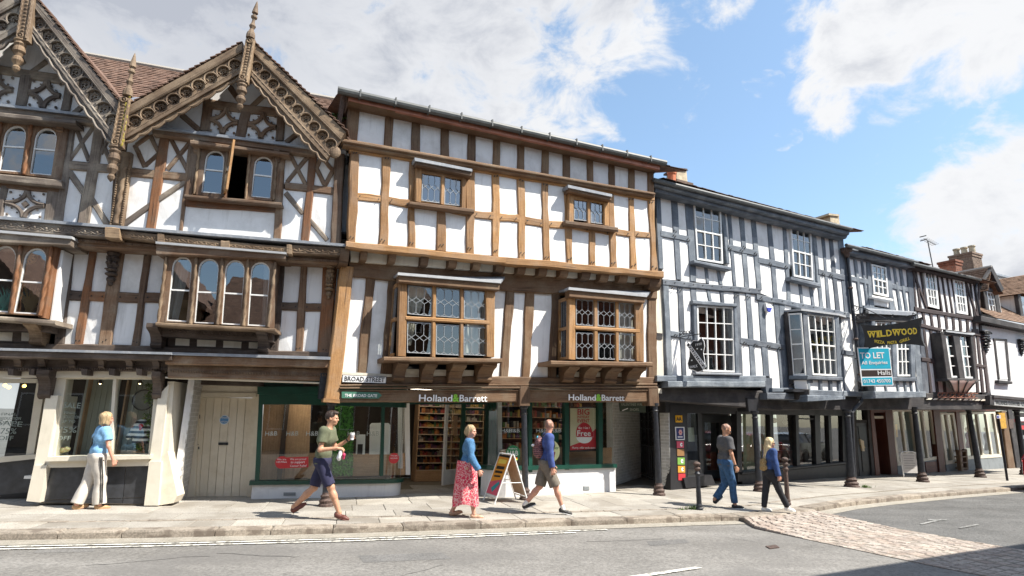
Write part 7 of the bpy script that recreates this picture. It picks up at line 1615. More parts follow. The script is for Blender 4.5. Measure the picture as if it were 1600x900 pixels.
tube(mb,[VP.p(1054,533),VP.p(1066,521),VP.p(1080,520)],.01,5); mb.build('bracket','iron',vs_)
# Wildwood
wa = KP.p(1331,492,.12); WP = PL(wa.x,wa.y,R_(-72.5)+0)
ws = thing('restaurant_hanging_sign',tuple(WP.p(1395,525)),'black hide-shaped hanging sign with yellow letters WILDWOOD PIZZA PASTA GRILL','sign')
def ccurve(a,m,b,n=8): return [(lerp(lerp(a[0],m[0],t),lerp(m[0],b[0],t),t),lerp(lerp(a[1],m[1],t),lerp(m[1],b[1],t),t)) for t in [i/n for i in range(n)]]
out = ccurve((1345.5,507),(1388,513),(1441,495.5))+ccurve((1441,495.5),(1434,520),(1446,541))+ccurve((1446,541),(1398,532),(1349,547))+ccurve((1349,547),(1356,528),(1345.5,507))
mb = MB(); S = [WP.sz(x,y) for x,y in out]; n = len(S); cc = (sum(p[0] for p in S)/n,sum(p[1] for p in S)/n)
vs2 = [WP.w(a,z,.02) for a,z in S]+[WP.w(a,z,-.02) for a,z in S]+[WP.w(*cc,.02),WP.w(*cc,-.02)]
mb.add(vs2,[(i,(i+1)%n,2*n) for i in range(n)]+[(n+i,n+(i+1)%n,2*n+1) for i in range(n)]+[(i,(i+1)%n,n+(i+1)%n,n+i) for i in range(n)]); mb.build('board',flat('sign_charcoal',(.018,.019,.022)),ws)
yl2 = flat('sign_yellow',(.95,.70,.08))
# letters with slab serifs
for i,ch in enumerate('WILDWOOD'):
    t0 = i/8; xx = [1356,1370.5,1376,1385.5,1394.8,1409,1418.5,1427.5][i]; xe = [1369.5,1375,1384.5,1394.5,1408.5,1417.8,1427,1435][i]-.4; xe = min(xe,1433.5)
    y_ = lerp(527.5,521.5,(xx-1356)/77); ye = lerp(527.5,521.5,(xe-1356)/77); text(ch,WP,xx,y_,xe,ye,9.5,yl2,ws,d=.026,bold=.028,thick=.008)
    if ch in 'WI':
        for yy in ((0,) if ch == 'W' else (0,8.6)):
            mb = MB(); yt = (y_+ye)/2-9.8 if (ch == 'W' or yy) else (y_+ye)/2-.6; slab(mb,WP,[(xx-.8,yt),(xe+.8,yt-.1),(xe+.8,yt+1.4),(xx-.8,yt+1.5)],.02,.03); mb.build('serif',yl2,ws)
for i,(wd_,x0,x1,y0,y1) in enumerate((('PIZZA',1367,1382.5,535.5,537.5),('PASTA',1387,1402,538,536.8),('GRILL',1406,1422,536.2,530.5))): text(wd_,WP,x0,y0,x1,y1,4.6,yl2,ws,d=.026,bold=.015)
mb = MB(); tube(mb,[WP.p(1331,500),WP.p(1380,499.5),WP.p(1432,492)],.022,6); tube(mb,[WP.p(1335,478),WP.p(1352,482),WP.p(1385,498)],.014,6)
for x,y,r in ((1336,481,6),(1343,494,5),(1352,490,5),(1396,493,4),(1428,490,3.5)): tube(mb,[WP.p(x+(r-k*.3)*math.cos(k*.6),y+(r-k*.3)*math.sin(k*.6),.01) for k in range(14)],.012,5)
tube(mb,[WP.p(1350,500),WP.p(1350,509)],.012,5); tube(mb,[WP.p(1430,492),WP.p(1431,500)],.012,5); mb.build('bracket','iron',ws)
# TO LET
TP = PL(*KP.p(1345,590,.45)[:2],R_(3)); cy = flat('board_cyan',(.01,.40,.56))
tl = sign_thing('to_let_board','bright blue TO LET board with a black band, fixed under the black restaurant sign',TP,[(1339.5,543),(1389.5,543),(1396,602),(1347,603)],0,'text_white','sign',th=.02)
for q,m_ in (([(1341,544.5),(1388.5,544.5),(1392.2,576),(1345.5,576.5)],cy),([(1346,578.5),(1392.3,578),(1393.3,587.5),(1347,588.5)],flat('band_dark',(.03,.015,.012))),([(1347.2,590.5),(1393.6,589.5),(1394.8,600.8),(1348.4,601.8)],cy)): mb = MB(); slab(mb,TP,q,0,.004); mb.build('face',m_,tl)
text('TO LET',TP,1344.5,560,1382.5,559.5,9,'text_white',tl,d=.008,bold=.02); text('All Enquiries',TP,1346.5,569.5,1387,568.5,5.2,'text_white',tl,d=.008,bold=.012); text('Halls',TP,1372,586,1391.5,585.5,7,'text_white',tl,d=.008); text('01743 450700',TP,1349.5,598.5,1392,597.5,5.4,'text_white',tl,d=.008,bold=.012)
mb = MB(); tube(mb,[KP.p(1336,560,.1),TP.p(1343,562,-.03)],.02,5); tube(mb,[KP.p(1341,596,.1),TP.p(1347,597,-.03)],.02,5); mb.build('stay','iron',tl)
# road sign pole
RP = thing('sign_pole',tuple(G(1574,751)),'thin black post with a small blue and white parking plate near the right edge','sign pole')
b = G(1574,751); q = ray(1559,646); hd_ = math.hypot(b.x,b.y); t_ = Vector((0,0,HC))+q*(hd_/math.hypot(q.x,q.y)); mb = MB(); tube(mb,[b,t_],.038,8); mb.build('post','iron',RP)
pp = PL(b.x,b.y,R_(0)).at(.05); c = [(1557,648.5),(1563.5,648.5),(1564,654),(1557.5,654)]; mb = MB(); slab(mb,pp,c,0,.01); mb.build('plate','text_white',RP); mb = MB(); slab(mb,pp,[(1558,650),(1560.5,650),(1560.7,653),(1558.3,653)],.01,.013); mb.build('symbol',flat('parking_blue',(.05,.1,.5)),RP)
# ================================================================ GROUND
def struct(o,name=None): o['kind'] = 'structure'; return o
def ground_mat(name,stops,s1=1.3,fine=60,rough=.9,bs=.6,patch=None,bd=.01,streak=False):
    m,nt,b = _new(name); p = pos(nt)
    big = noise_node(nt,p,s1,6,.6)
    if streak:
        mp = nt.nodes.new('ShaderNodeMapping'); nt.links.new(p,mp.inputs[0]); mp.inputs['Rotation'].default_value = (0,0,R_(-22)); mp.inputs['Scale'].default_value = (.12,1.3,1); st = noise_node(nt,mp.outputs[0],1.0,5,.6)
    fn = noise_node(nt,p,fine,4,.75)
    c = ramp(nt,big,stops); c = mixc(nt,.75,c,ramp(nt,fn,[(.32,(.45,.45,.45)),(.5,(1,1,1)),(.68,(1.5,1.5,1.5))]),'MULTIPLY')
    if streak: c = mixc(nt,.7,c,ramp(nt,st,[(.35,(.76,.75,.74)),(.65,(1.15,1.15,1.15))]),'MULTIPLY')
    if patch: c = mixc(nt,ramp(nt,noise_node(nt,p,patch[0],3,.5),[(.52,(0,0,0)),(.6,(patch[2],)*3)]),c,patch[1])
    c = mixc(nt,1.0,c,ramp(nt,orand(nt),[(0,(.84,.83,.82)),(.5,(1,1,1)),(1,(1.13,1.12,1.10))]),'MULTIPLY')
    nt.links.new(c,b.inputs['Base Color']); b.inputs['Roughness'].default_value = rough
    h = nt.nodes.new('ShaderNodeMath'); h.operation = 'ADD'; nt.links.new(fn,h.inputs[0]); nt.links.new(noise_node(nt,p,9,5,.6),h.inputs[1]); bump(nt,b,h.outputs[0],bs,bd); return m
MT['asphalt'] = ground_mat('asphalt_worn',[(.3,(.19,.184,.174)),(.7,(.265,.257,.243))],.9,26,patch=(.45,(.15,.145,.14),.6),streak=True)
MT['asphalt_dark'] = ground_mat('asphalt_coarse',[(.3,(.10,.099,.096)),(.7,(.145,.143,.139))],1.2,24,bs=1.0,bd=.02,streak=True)
MT['slabm'] = ground_mat('paving_sandstone',[(.3,(.285,.265,.235)),(.7,(.375,.352,.315))],2.3,45,bs=.35,patch=(1.1,(.24,.215,.18),.6))
MT['kerbm'] = ground_mat('kerb_sandstone',[(.3,(.22,.19,.155)),(.7,(.34,.295,.245))],3,40,bs=.6,patch=(4,(.15,.12,.095),.8))
MT['settm'] = ground_mat('setts_stone',[(.3,(.28,.235,.205)),(.7,(.43,.38,.335))],5,30,bs=.6,bd=.02,patch=(2.5,(.27,.20,.16),.5))
MT['channel'] = ground_mat('gutter_dusty',[(.3,(.27,.25,.21)),(.7,(.38,.35,.30))],5,60,bs=.8)
MT['joint'] = ground_mat('joint_sand',[(.3,(.13,.115,.09)),(.7,(.2,.175,.14))],5,60)
MT['roadpaint'] = ground_mat('road_paint_worn',[(.3,(.62,.60,.54)),(.7,(.78,.76,.70))],9,80,patch=(14,(.3,.29,.26),1))
MT['roadpaint_faint'] = ground_mat('road_paint_ghost',[(.3,(.2,.2,.195)),(.7,(.36,.36,.35))],9,60,patch=(14,(.13,.13,.125),1))
KL = [Vector((-16,6.9,0)),Vector((-10,8.02,0)),Vector((-7.04,8.55,0)),Vector((-4.79,9.03,0)),Vector((-2.3,9.66,0)),Vector((.09,10.40,0)),Vector((3.4,11.42,0)),Vector((4.45,11.72,0)),Vector((5.5,12.25,0)),Vector((6.45,12.95,0)),Vector((7.6,13.9,0)),Vector((8.93,14.78,0)),Vector((12,16.6,0)),Vector((15.5,18.5,0)),Vector((24,22.9,0)),Vector((40,31,0))]
cum = [0]
for a,b in zip(KL,KL[1:]): cum.append(cum[-1]+(b-a).length)
def kpt(t,w=0,z=0):
    t = max(0,min(cum[-1]-1e-4,t)); i = max(k for k in range(len(cum)-1) if cum[k] <= t); f = (t-cum[i])/(cum[i+1]-cum[i]); P = KL[i].lerp(KL[i+1],f)
    def nrm(j): j0,j1 = max(j-1,0),min(j+1,len(KL)-1); d = (KL[j1]-KL[j0]).normalized(); return Vector((-d.y,d.x,0))
    n = nrm(i).lerp(nrm(i+1),f).normalized(); return Vector((P.x+n.x*w,P.y+n.y*w,z))
def tof(x,y):
    best = min(range(0,int(cum[-1]*20)),key=lambda k: (kpt(k/20)-Vector((x,y,0))).length); return best/20
tA,tB = tof(4.45,11.72),tof(6.45,12.95)
mb = MB(); S_ = 900; mb.add([Vector((-S_,-S_,-.16)),Vector((S_,-S_,-.16)),Vector((S_,S_,-.16)),Vector((-S_,S_,-.16))],[(0,1,2,3)]); struct(mb.build('ground','asphalt_dark'))
# road: sheet between the two kerbs
def strip(w0,w1,z,t0,t1,step=.5):
    mb = MB(); n = max(1,int((t1-t0)/step)); vs = []
    for k in range(n+1): t = lerp(t0,t1,k/n); vs += [kpt(t,w0,z),kpt(t,w1,z)]
    mb.add(vs,[(2*k,2*k+2,2*k+3,2*k+1) for k in range(n)]); return mb
mb = MB(); vs = []; road_z = -.10
Rd = [kpt(t,.2,road_z) for t in np.linspace(0,cum[-1]-.01,60)]
m2 = MB(); lo = [Vector((p.x+6.0,p.y-13,road_z)) for p in Rd]
m2.add([v for pr__ in zip(Rd,lo) for v in pr__],[(2*k,2*k+2,2*k+3,2*k+1) for k in range(59)]); struct(m2.build('road','asphalt'))
# darker resurfaced carriageway beyond the crossing
Lb = [Vector((4.50,11.62,0)),Vector((4.42,10.9,0)),Vector((5.79,8.27,0)),Vector((6.28,7.54,0)),Vector((8.6,3.6,0))]; Rb = [Vector((6.45,12.95,0)),Vector((6.52,12.72,0)),Vector((7.9,9.71,0)),Vector((8.35,8.9,0)),Vector((10.6,4.6,0))]
mb = MB(); pts = [kpt(t,.15,road_z+.004) for t in np.linspace(tB-.1,cum[-1]-.01,40)]; lo = [Vector((lerp(7.0,10.3,0)+0,0,0))]
far2 = [Vector((p.x+6.5,p.y-12.5,road_z+.004)) for p in pts]; 
base_ = [Vector((6.5,12.75,road_z+.004)),Vector((7.9,9.71,road_z+.004)),Vector((8.35,8.9,road_z+.004)),Vector((10.6,4.6,road_z+.004))]
mb.add(pts+[pts[-1]+Vector((6.5,-12.5,0))]+base_[::-1],[tuple(range(len(pts)+5))]); struct(mb.build('far_road','asphalt_dark'))
# gutter channel and the pair of pale lines
struct(strip(-.34,.0,road_z+.008,0,tA-.1).build('gutter_channel','channel')); struct(strip(-.34,.0,road_z+.010,tB,cum[-1]-1).build('gutter_channel','channel'))
struct(strip(-.46,-.40,road_z+.012,0,tof(1.6,10.8)).build('road_line','roadpaint')); struct(strip(-.62,-.56,road_z+.012,0,tof(1.0,10.6)).build('road_line','roadpaint'))
q = [G(x,y,road_z+.012) for x,y in ((977,901),(1086,885.5),(1098,887),(992,903))]; mb = MB(); mb.add(q,[(0,1,2,3)]); struct(mb.build('road_line','roadpaint'))
for qq in (((1437,818),(1470,811),(1472,812.5),(1440,819.5)),((1497,824),(1528,818),(1530,820),(1500,825.5)),((1450,811.5),(1480,811.5),(1480,813),(1450,813))): mb = MB(); mb.add([G(x,y,road_z+.016) for x,y in qq],[(0,1,2,3)]); struct(mb.build('road_line','roadpaint_faint'))
mb = MB(); vs = [G(x,y,road_z+.012) for x,y in ((1196,853),(1212,851),(1218,855),(1203,857))]; slab_w(mb,vs,[v-Vector((0,0,.01)) for v in vs]); mb.build('drain_cover','rust',None,origin=tuple(G(1206,854)),top=('small rusty iron drain cover set in the grey road','drain cover'))
MT['tar'] = plain('crack_tar',(.035,.034,.033),.7,.3,20,.2)
for (x,y,dx_,dy_,n) in ((330,862,14,1.2,12),(700,880,-10,2.2,10),(905,846,12,-.6,12),(120,884,16,-.8,14),(1120,838,9,1.6,10)):
    P_ = []
    for k in range(n): x += dx_*random.uniform(.4,1.4); y += dy_+random.uniform(-1.1,1.1); P_.append(G(x,y,road_z+.003))
    vs = [v for p in P_ for v in (p+Vector((0,.006,0)),p-Vector((0,.006,0)))]; mb = MB(); mb.add(vs,[(2*k,2*k+2,2*k+3,2*k+1) for k in range(n-1)]); struct(mb.build('road_crack','tar'))
MT['patchm'] = ground_mat('asphalt_patch',[(.3,(.125,.122,.118)),(.7,(.165,.16,.155))],2,34)
for qq in (((560,868),(690,863),(706,873),(568,879)),((60,858),(150,856),(146,862),(52,864)),((1010,846),(1070,842),(1078,848),(1016,853))): mb = MB(); mb.add([G(x,y,road_z+.0025) for x,y in qq],[(0,1,2,3)]); struct(mb.build('road_patch','patchm'))
# pavement: base, kerb stones, slabs
pv = [kpt(t,.25,-.012) for t in np.linspace(0,cum[-1]-.01,60)]; bk = [Vector((p.x-3.5,p.y+14,-.012)) for p in pv]
mb = MB(); mb.add([v for pr__ in zip(pv,bk) for v in pr__],[(2*k,2*k+2,2*k+3,2*k+1) for k in range(59)]); pave = struct(mb.build('pavement','joint'))
def quadstone(t0,t1,w0,w1,zt,zb,mat,name,par,ch=.01,jit=.0):
    P = [kpt(t0,w0),kpt(t1,w0),kpt(t1,w1),kpt(t0,w1)]; c = sum(P,Vector())/4; mb = MB(); top = []; mid = []; bot = []
    tl_ = random.uniform(-1,1)*jit
    for k,p in enumerate(P):
        dr_ = (c-p).normalized(); z_ = zt+(tl_ if k in (0,1) else -tl_); top.append(Vector((p.x+dr_.x*ch*1.6,p.y+dr_.y*ch*1.6,z_))); mid.append(Vector((p.x,p.y,z_-ch))); bot.append(Vector((p.x,p.y,zb)))
    mb.add(top+mid+bot,[(0,1,2,3)]+[(k,(k+1)%4,4+(k+1)%4,4+k) for k in range(4)]+[(4+k,4+(k+1)%4,8+(k+1)%4,8+k) for k in range(4)]); return mb.build(name,mat,par)
t = 0.3
while t < cum[-1]-3:
    L_ = random.uniform(.75,1.35)
    if t+L_ > tA and t < tA: L_ = tA-t
    if tA <= t < tB-.05: t += .3; continue
    if t+L_ > cum[-1]-1: break
    quadstone(t+.006,t+L_-.006,0,.28,.006+random.uniform(-.006,.006),-.13,'kerbm','kerb_stone',pave,ch=.022,jit=.003); t += L_
for k in range(3): a_ = lerp(tA,tB,k/3); quadstone(a_+.006,lerp(tA,tB,(k+1)/3)-.006,-.12,.28,-.004,-.14,'kerbm','dropped_kerb',pave,ch=.03)
def behind(P):
    x,y = P.x,P.y
    if x < -6.5: return y > 11.7
    if x < -2.2: return y > 12.5+.33*(x+5.1)+.5
    if x < .5: return y > 16.6
    if x < 2.8: return y > 13.9+.58*(x-.8)+.3
    return y > 16.9+.62*(x-4.7)
rows = [(.285,.84),(.97,1.62),(1.63,2.36),(2.37,3.05),(3.06,3.85),(3.86,4.7),(4.71,5.6)]
for j,(w0,w1) in enumerate(rows):
    t = random.uniform(5.2,6)
    while t < cum[-1]-16:
        L_ = random.uniform(.6,1.15)*(1 if t < 22 else 1.5); c = kpt(t+L_/2,(w0+w1)/2)
        if not behind(c): quadstone(t+.005,t+L_-.005,w0,w1-.01,.002+random.uniform(-.002,.004),-.05,'slabm','paving_slab',pave,ch=.005,jit=.003)
        t += L_
J = MB()
t = 5.5
while t < tof(8,14):
    L_ = random.uniform(.13,.24); P = [kpt(t+.006,.85),kpt(t+L_-.006,.85),kpt(t+L_-.006,.958),kpt(t+.006,.958)]; z_ = random.uniform(-.006,.006); J.add([Vector((p.x,p.y,z_)) for p in P]+[Vector((p.x,p.y,-.05)) for p in P],[(0,1,2,3)]+[(k,(k+1)%4,4+(k+1)%4,4+k) for k in range(4)]); t += L_
J.build('drain_course','kerbm',pave,kind='stuff')
# setts of the crossing
def along(Lp,s):
    d = 0
    for a,b in zip(Lp,Lp[1:]):
        l = (b-a).length
        if d+l >= s: return a.lerp(b,(s-d)/l)
        d += l
    return Lp[-1]
LL = sum((b-a).length for a,b in zip(Lb,Lb[1:])); LR = sum((b-a).length for a,b in zip(Rb,Rb[1:]))
mb = MB(); mb.add([Vector((p.x,p.y,-.092)) for p in Lb]+[Vector((p.x,p.y,-.092)) for p in Rb[::-1]],[tuple(range(10))]); cross = struct(mb.build('crossing','joint'))
NRW = 66; cnt = 0; J = MB()
for r in range(NRW):
    s0_,s1_ = r/NRW,(r+1)/NRW; x = 0; A0_,A1_ = along(Lb,s0_*LL),along(Lb,s1_*LL); B0_,B1_ = along(Rb,s0_*LR),along(Rb,s1_*LR); W_ = (B0_-A0_).length; x = -random.uniform(0,.15)/W_
    while x < 1:
        w_ = random.uniform(.18,.34)/W_; u0,u1 = max(0,x+.005),min(1,x+w_-.005); x += w_
        if u1-u0 < .02: continue
        zt = -.018-.068*min(1,r/12)+random.uniform(-.004,.004); g_ = .006
        P = [A0_.lerp(B0_,u0),A0_.lerp(B0_,u1),A1_.lerp(B1_,u1),A1_.lerp(B1_,u0)]; c = sum(P,Vector())/4; inn = [p.lerp(c,.07) for p in P]; top = [p.lerp(c,.20) for p in P]
        m = MB() if cnt < 300 else J; b_ = [Vector((p.x,p.y,zt)) for p in top]+[Vector((p.x,p.y,zt-.008)) for p in inn]+[Vector((p.x,p.y,-.11)) for p in inn]
        m.add(b_,[(0,1,2,3)]+[(k,(k+1)%4,4+(k+1)%4,4+k) for k in range(4)]+[(4+k,4+(k+1)%4,8+(k+1)%4,8+k) for k in range(4)])
        if m is not J: m.build('sett','settm',cross)
        cnt += 1
J.build('setts','settm',cross,kind='stuff')
# tufts
def tuft(px,py,n,r,h,lab):
    P = G(px,py); mb = MB()
    for i in range(n):
        a = random.random()*6.28; q_ = abs(random.gauss(0,r)); b = P+Vector((q_*math.cos(a),q_*math.sin(a)*.5,0)); L_ = random.uniform(.4,1)*h; d = Vector((random.gauss(0,.5),random.gauss(0,.5),1)).normalized()*L_; s_ = Vector((math.sin(a),-math.cos(a),0))*.006
        mb.add([b-s_,b+s_,b+d*.6+s_*.8+Vector((0,0,0)),b+d*.6-s_*.8,b+d+Vector((d.x*.4,d.y*.4,-.01))],[(0,1,2,3),(3,2,4)])
    mb.build('grass_tuft','leaf_green' if 'leaf_green' in MT else 'green',None,origin=tuple(P),top=(lab,'weed'))
tuft(1083,796,140,.14,.12,'green weeds growing round the foot of the left bollard'); tuft(1352,762,160,.10,.12,'bright green weed beside the foot of the double column'); tuft(1066,797,40,.12,.05,'thin dry weed on the pavement left of the left bollard')
# bollards
def bollard(px,py,tx,ty,lab,mat):
    b = G(px,py); q = ray(tx,ty); t_ = Vector((0,0,HC))+q*(math.hypot(b.x,b.y)/math.hypot(q.x,q.y)); H = t_.z; t_ = b+(t_-b); r = thing('bollard',tuple(b),lab,'bollard','cast iron bollards at the crossing')
    mb = MB(); lathe(mb,b,t_,[(0,.07),(.04,.07),(.06,.058),(.10,.062),(.13,.052),(.70,.042),(.72,.058),(.75,.062),(.775,.047),(.79,.04),(.80,.04)],14); mb.build('post',mat,r)
    mb = MB(); lathe(mb,b,t_,[(.795,.038),(.82,.05),(.85,.068),(.875,.06),(.89,.035),(.90,.04),(.925,.066),(.955,.074),(.98,.058),(.995,.03),(1,.005)],14); mb.build('ball_top','rust',r)
bollard(1093,797,1088.5,721,'dark iron bollard with weeds at its foot, left of the bald man','iron'); bollard(1231,789,1226,714,'rusty brown iron bollard just right of the blonde woman','rust')
# folding sign boards
def aboard(c,wv,uv,h,lab,mats,rounded=False):
    wv = Vector(wv); uv = Vector(uv); c = Vector(c); r = thing('folding_sign',tuple(c),lab,'sign')
    hw = wv*.5
    for s_,m_ in ((-1,mats[0]),(1,mats[1])):
        b0,b1 = c+uv*s_*.5-hw,c+uv*s_*.5+hw; t0,t1 = c+uv*s_*.03-hw+Vector((0,0,h)),c+uv*s_*.03+hw+Vector((0,0,h))
        mb = MB()
        for A_,B_ in ((b0,t0),(b1,t1)): tube(mb,[A_,B_],.016,6)
        for f in (.13,.99): tube(mb,[b0.lerp(t0,f),b1.lerp(t1,f)],.014,6)
        mb.build('frame','white',r)
        nrm = (b1-b0).cross(t0-b0).normalized(); nrm = nrm*(1 if nrm.dot(uv*s_) > 0 else -1)
        Q = [b0.lerp(t0,.97).lerp(b1.lerp(t1,.97),.04),b0.lerp(t0,.97).lerp(b1.lerp(t1,.97),.96),b0.lerp(t0,.16).lerp(b1.lerp(t1,.16),.96),b0.lerp(t0,.16).lerp(b1.lerp(t1,.16),.04)]
        mb = MB(); slab_w(mb,[v+nrm*.006 for v in Q],[v-nrm*.004 for v in Q]); mb.build('board',m_,r)
        if s_ == -1: face = (Q,nrm,r)
    mb = MB(); tube(mb,[c-uv*.3-hw+Vector((0,0,h*.42)),c+uv*.3-hw+Vector((0,0,h*.42))],.008,5); tube(mb,[c-uv*.3+hw+Vector((0,0,h*.42)),c+uv*.3+hw+Vector((0,0,h*.42))],.008,5); mb.build('stay_bar','white',r)
    return face
cA = G(790,784); cA.z = 0
Q,nrm,r = aboard(cA,(.25,-.56,0),(.70,.26,0),.98,'white framed folding sign with an orange and pink poster, outside the health food shop',(flat('poster_orange',(.75,.30,.03)),plain('board_tan',(.42,.33,.24),.8,.15,8,.1)))
def inq(Q,nrm,pts,mat,par,name,o=.010):
    W = [lerp(1,0,0)*Q[0].lerp(Q[1],u).lerp(Q[3].lerp(Q[2],u),v) for u,v in pts]; mb = MB(); slab_w(mb,[w+nrm*o for w in W],[w+nrm*(o-.003) for w in W]); return mb.build(name,mat,par)
inq(Q,nrm,[(0,0),(1,0),(1,.06),(0,.06)],'text_black',r,'top_strip'); inq(Q,nrm,[(0,.72),(1,.60),(1,1),(0,1)],flat('poster_pink',(.65,.10,.16)),r,'pink_print'); inq(Q,nrm,[(.3,.85),(.8,.66),(.9,.72),(.5,.95)],flat('poster_teal',(.02,.30,.33)),r,'teal_print',.013)
inq(Q,nrm,[(.15,.12),(.85,.12),(.85,.22),(.15,.24)],flat('poster_yellow',(.85,.62,.10)),r,'lettering',.012); inq(Q,nrm,[(.15,.30),(.85,.29),(.85,.36),(.15,.38)],'text_black',r,'lettering',.012); inq(Q,nrm,[(.15,.42),(.8,.41),(.8,.46),(.15,.48)],'text_black',r,'lettering',.012); inq(Q,nrm,[(.2,.54),(.75,.52),(.75,.56),(.2,.58)],'text_black',r,'lettering',.012)
cB = G(1424,745.5); wB = PL(cB.x,cB.y,R_(10))
r = thing('pavement_sign',tuple(cB),'white round-topped pavement sign with faded writing, left of the third arcade column','sign')
a0_,a1_ = wB.sz(1411,745)[0],wB.sz(1437,745)[0]; zt = wB.sz(1424,706)[1]; mb = MB(); tube(mb,[wB.w(a0_,0,.03),wB.w(a0_,zt-.12,0),wB.w(a0_+.05,zt-.03,0),wB.w(a0_+.16,zt,0),wB.w(a1_-.16,zt,0),wB.w(a1_-.05,zt-.03,0),wB.w(a1_,zt-.12,0),wB.w(a1_,0,.03)],.022,6); mb.build('frame','white',r)
mb = MB(); plbox(mb,wB,a0_+.05,a1_-.05,.14,zt-.05,-.015,.005); mb.build('board',plain('board_white_faded',(.46,.44,.42),.7,.08,5,0),r); mb = MB(); plbox(mb,wB,a0_,a1_,.0,.05,-.03,.05); mb.build('base','iron',r)
for k in range(6): z_ = zt-.15-k*.085; mb = MB(); plbox(mb,wB,a0_+.10+.02*(k%2),a1_-.12-.03*(k%3),z_,z_+.018,.005,.008); mb.build('faded_line',flat('faded_ink',(.2,.19,.19)),r)
# ================================================================ CARS
def car(loc,rot,paint,label,L=4.1,W=1.74,H=1.46):
    r = thing('parked_car',loc,label,'car','cars parked by the kerb beyond the row'); ca,sa = math.cos(rot),math.sin(rot); o = Vector(loc)
    def X(x,y,z): return Vector((o.x+x*ca-y*sa,o.y+x*sa+y*ca,o.z+z))
    st = [(-.50,.36,.62,.62,.72),(-.485,.26,.86,.86,.80),(-.45,.22,.95,1.12,.86),(-.40,.20,.98,1.36,.87),(-.30,.19,.98,1.45,.87),(-.15,.19,.97,1.46,.87),(.0,.19,.96,1.43,.87),(.10,.19,.95,1.34,.87),(.20,.19,.94,1.12,.87),(.27,.19,.92,.94,.87),(.36,.19,.84,.85,.86),(.44,.20,.74,.74,.82),(.485,.26,.62,.62,.74),(.50,.36,.50,.50,.66)]
    hw = W/2/.87
    vb = []; 
    for x,zb,zl,zr_,w_ in st:
        k = w_*hw; vb += [X(x*L,-k*.94,zb),X(x*L,-k,zb+(zl-zb)*.45),X(x*L,-k*.97,zl),X(x*L,k*.97,zl),X(x*L,k,zb+(zl-zb)*.45),X(x*L,k*.94,zb)]
    mb = MB(); n = len(st); mb.add(vb,[(6*i+j,6*i+(j+1)%6,6*i+6+(j+1)%6,6*i+6+j) for i in range(n-1) for j in range(6)]+[tuple(range(6)),tuple(range(6*n-6,6*n))]); body = mb.build('body',paint,r,smooth=False)
    cab = [s for s in st if s[3]-s[2] > .02]; cab = [(-.455,.22,.95,.96,.86)]+cab[0:]; vg = []
    for x,zb,zl,zr_,w_ in cab: k = w_*hw; vg += [X(x*L,-k*.96,zl),X(x*L,-k*.72,zr_-.03),X(x*L,k*.72,zr_-.03),X(x*L,k*.96,zl)]
    mb = MB(); n = len(cab); mb.add(vg,[(4*i+j,4*i+j+1,4*i+5+j,4*i+4+j) for i in range(n-1) for j in range(3)]+[(0,1,2,3),tuple(range(4*n-4,4*n))]); mb.build('glass','carglass',r)
    rf = [s for s in st if s[3] > 1.30]; vr = []
    for x,zb,zl,zr_,w_ in rf: k = w_*hw*.74; vr += [X(x*L,-k,zr_-.035),X(x*L,-k*.8,zr_+.0),X(x*L,0,zr_+.02),X(x*L,k*.8,zr_+.0),X(x*L,k,zr_-.035)]
    mb = MB(); n = len(rf); mb.add(vr,[(5*i+j,5*i+j+1,5*i+6+j,5*i+5+j) for i in range(n-1) for j in range(4)]); mb.build('roof',paint,r,smooth=True)
    for s_ in (-1,1):
        for (xa,za,xb,zb_) in ((-.44,.95,-.38,1.36),(.07,1.37,.26,.94),(-.12,.97,-.14,1.45)): mb = MB(); tube(mb,[X(xa*L,s_*W*.475,za),X(xb*L,s_*W*.375,zb_)],.035,6); mb.build('pillar',paint,r)
        for xx in (-.31,.31):
            mb = MB(); c = X(xx*L,s_*(W/2-.10),.31); d_ = X(xx*L,s_*(W/2+.01),.31); lathe(mb,c,d_,[(0,.31),(.8,.315),(1,.27)],20); wh = mb.build('wheel','black',r); mb = MB(); lathe(mb,c.lerp(d_,.9),c.lerp(d_,1.06),[(0,.20),(.8,.19),(1,.05)],12); mb.build('rim','greyriser',wh)
            mb = MB(); tube(mb,[X(xx*L+.37*math.cos(a),s_*(W/2-.012),.31+.37*math.sin(a)) for a in np.linspace(0,math.pi,12)],.03,5); mb.build('wheel_arch','black',r)
        mb = MB(); ball(mb,X(-.478*L,s_*W*.40,.84),(.06,.10,.14),8,6); mb.build('tail_light',flat('lamp_red',(.45,.01,.01),.2),r); mb = MB(); ball(mb,X(.455*L,s_*W*.38,.66),(.12,.14,.08),8,6); mb.build('headlight',flat('lamp_clear',(.6,.62,.65),.1),r)
        mb = MB(); ball(mb,X(.17*L,s_*W*.55,1.0),(.07,.10,.06),8,6); mb.build('door_mirror',paint,r)
    mb = MB(); wb_ = [X(-.505*L,-W*.38,.42),X(-.505*L,W*.38,.42),X(-.505*L,W*.38,.56),X(-.505*L,-W*.38,.56)]; slab_w(mb,wb_,[v+Vector((ca,sa,0))*.1 for v in wb_]); mb.build('bumper','black',r)
    mb = MB(); wb_ = [X(-.500*L,-.26,.62),X(-.500*L,.26,.62),X(-.500*L,.26,.73),X(-.500*L,-.26,.73)]; slab_w(mb,wb_,[v+Vector((ca,sa,0))*.02 for v in wb_]); mb.build('number_plate',yel,r)
def paintm(name,c):
    m,nt,b = _new(name); b.inputs['Base Color'].default_value = (*c,1); b.inputs['Roughness'].default_value = .25; b.inputs['Coat Weight'].default_value = 1; b.inputs['Coat Roughness'].default_value = .03; return m
MT['carglass'] = paintm('car_glass',(.012,.016,.018))
car((17.95,18.65,-.10),R_(28),paintm('car_paint_red',(.42,.010,.012)),'bright red hatchback cut off by the right edge of the picture')
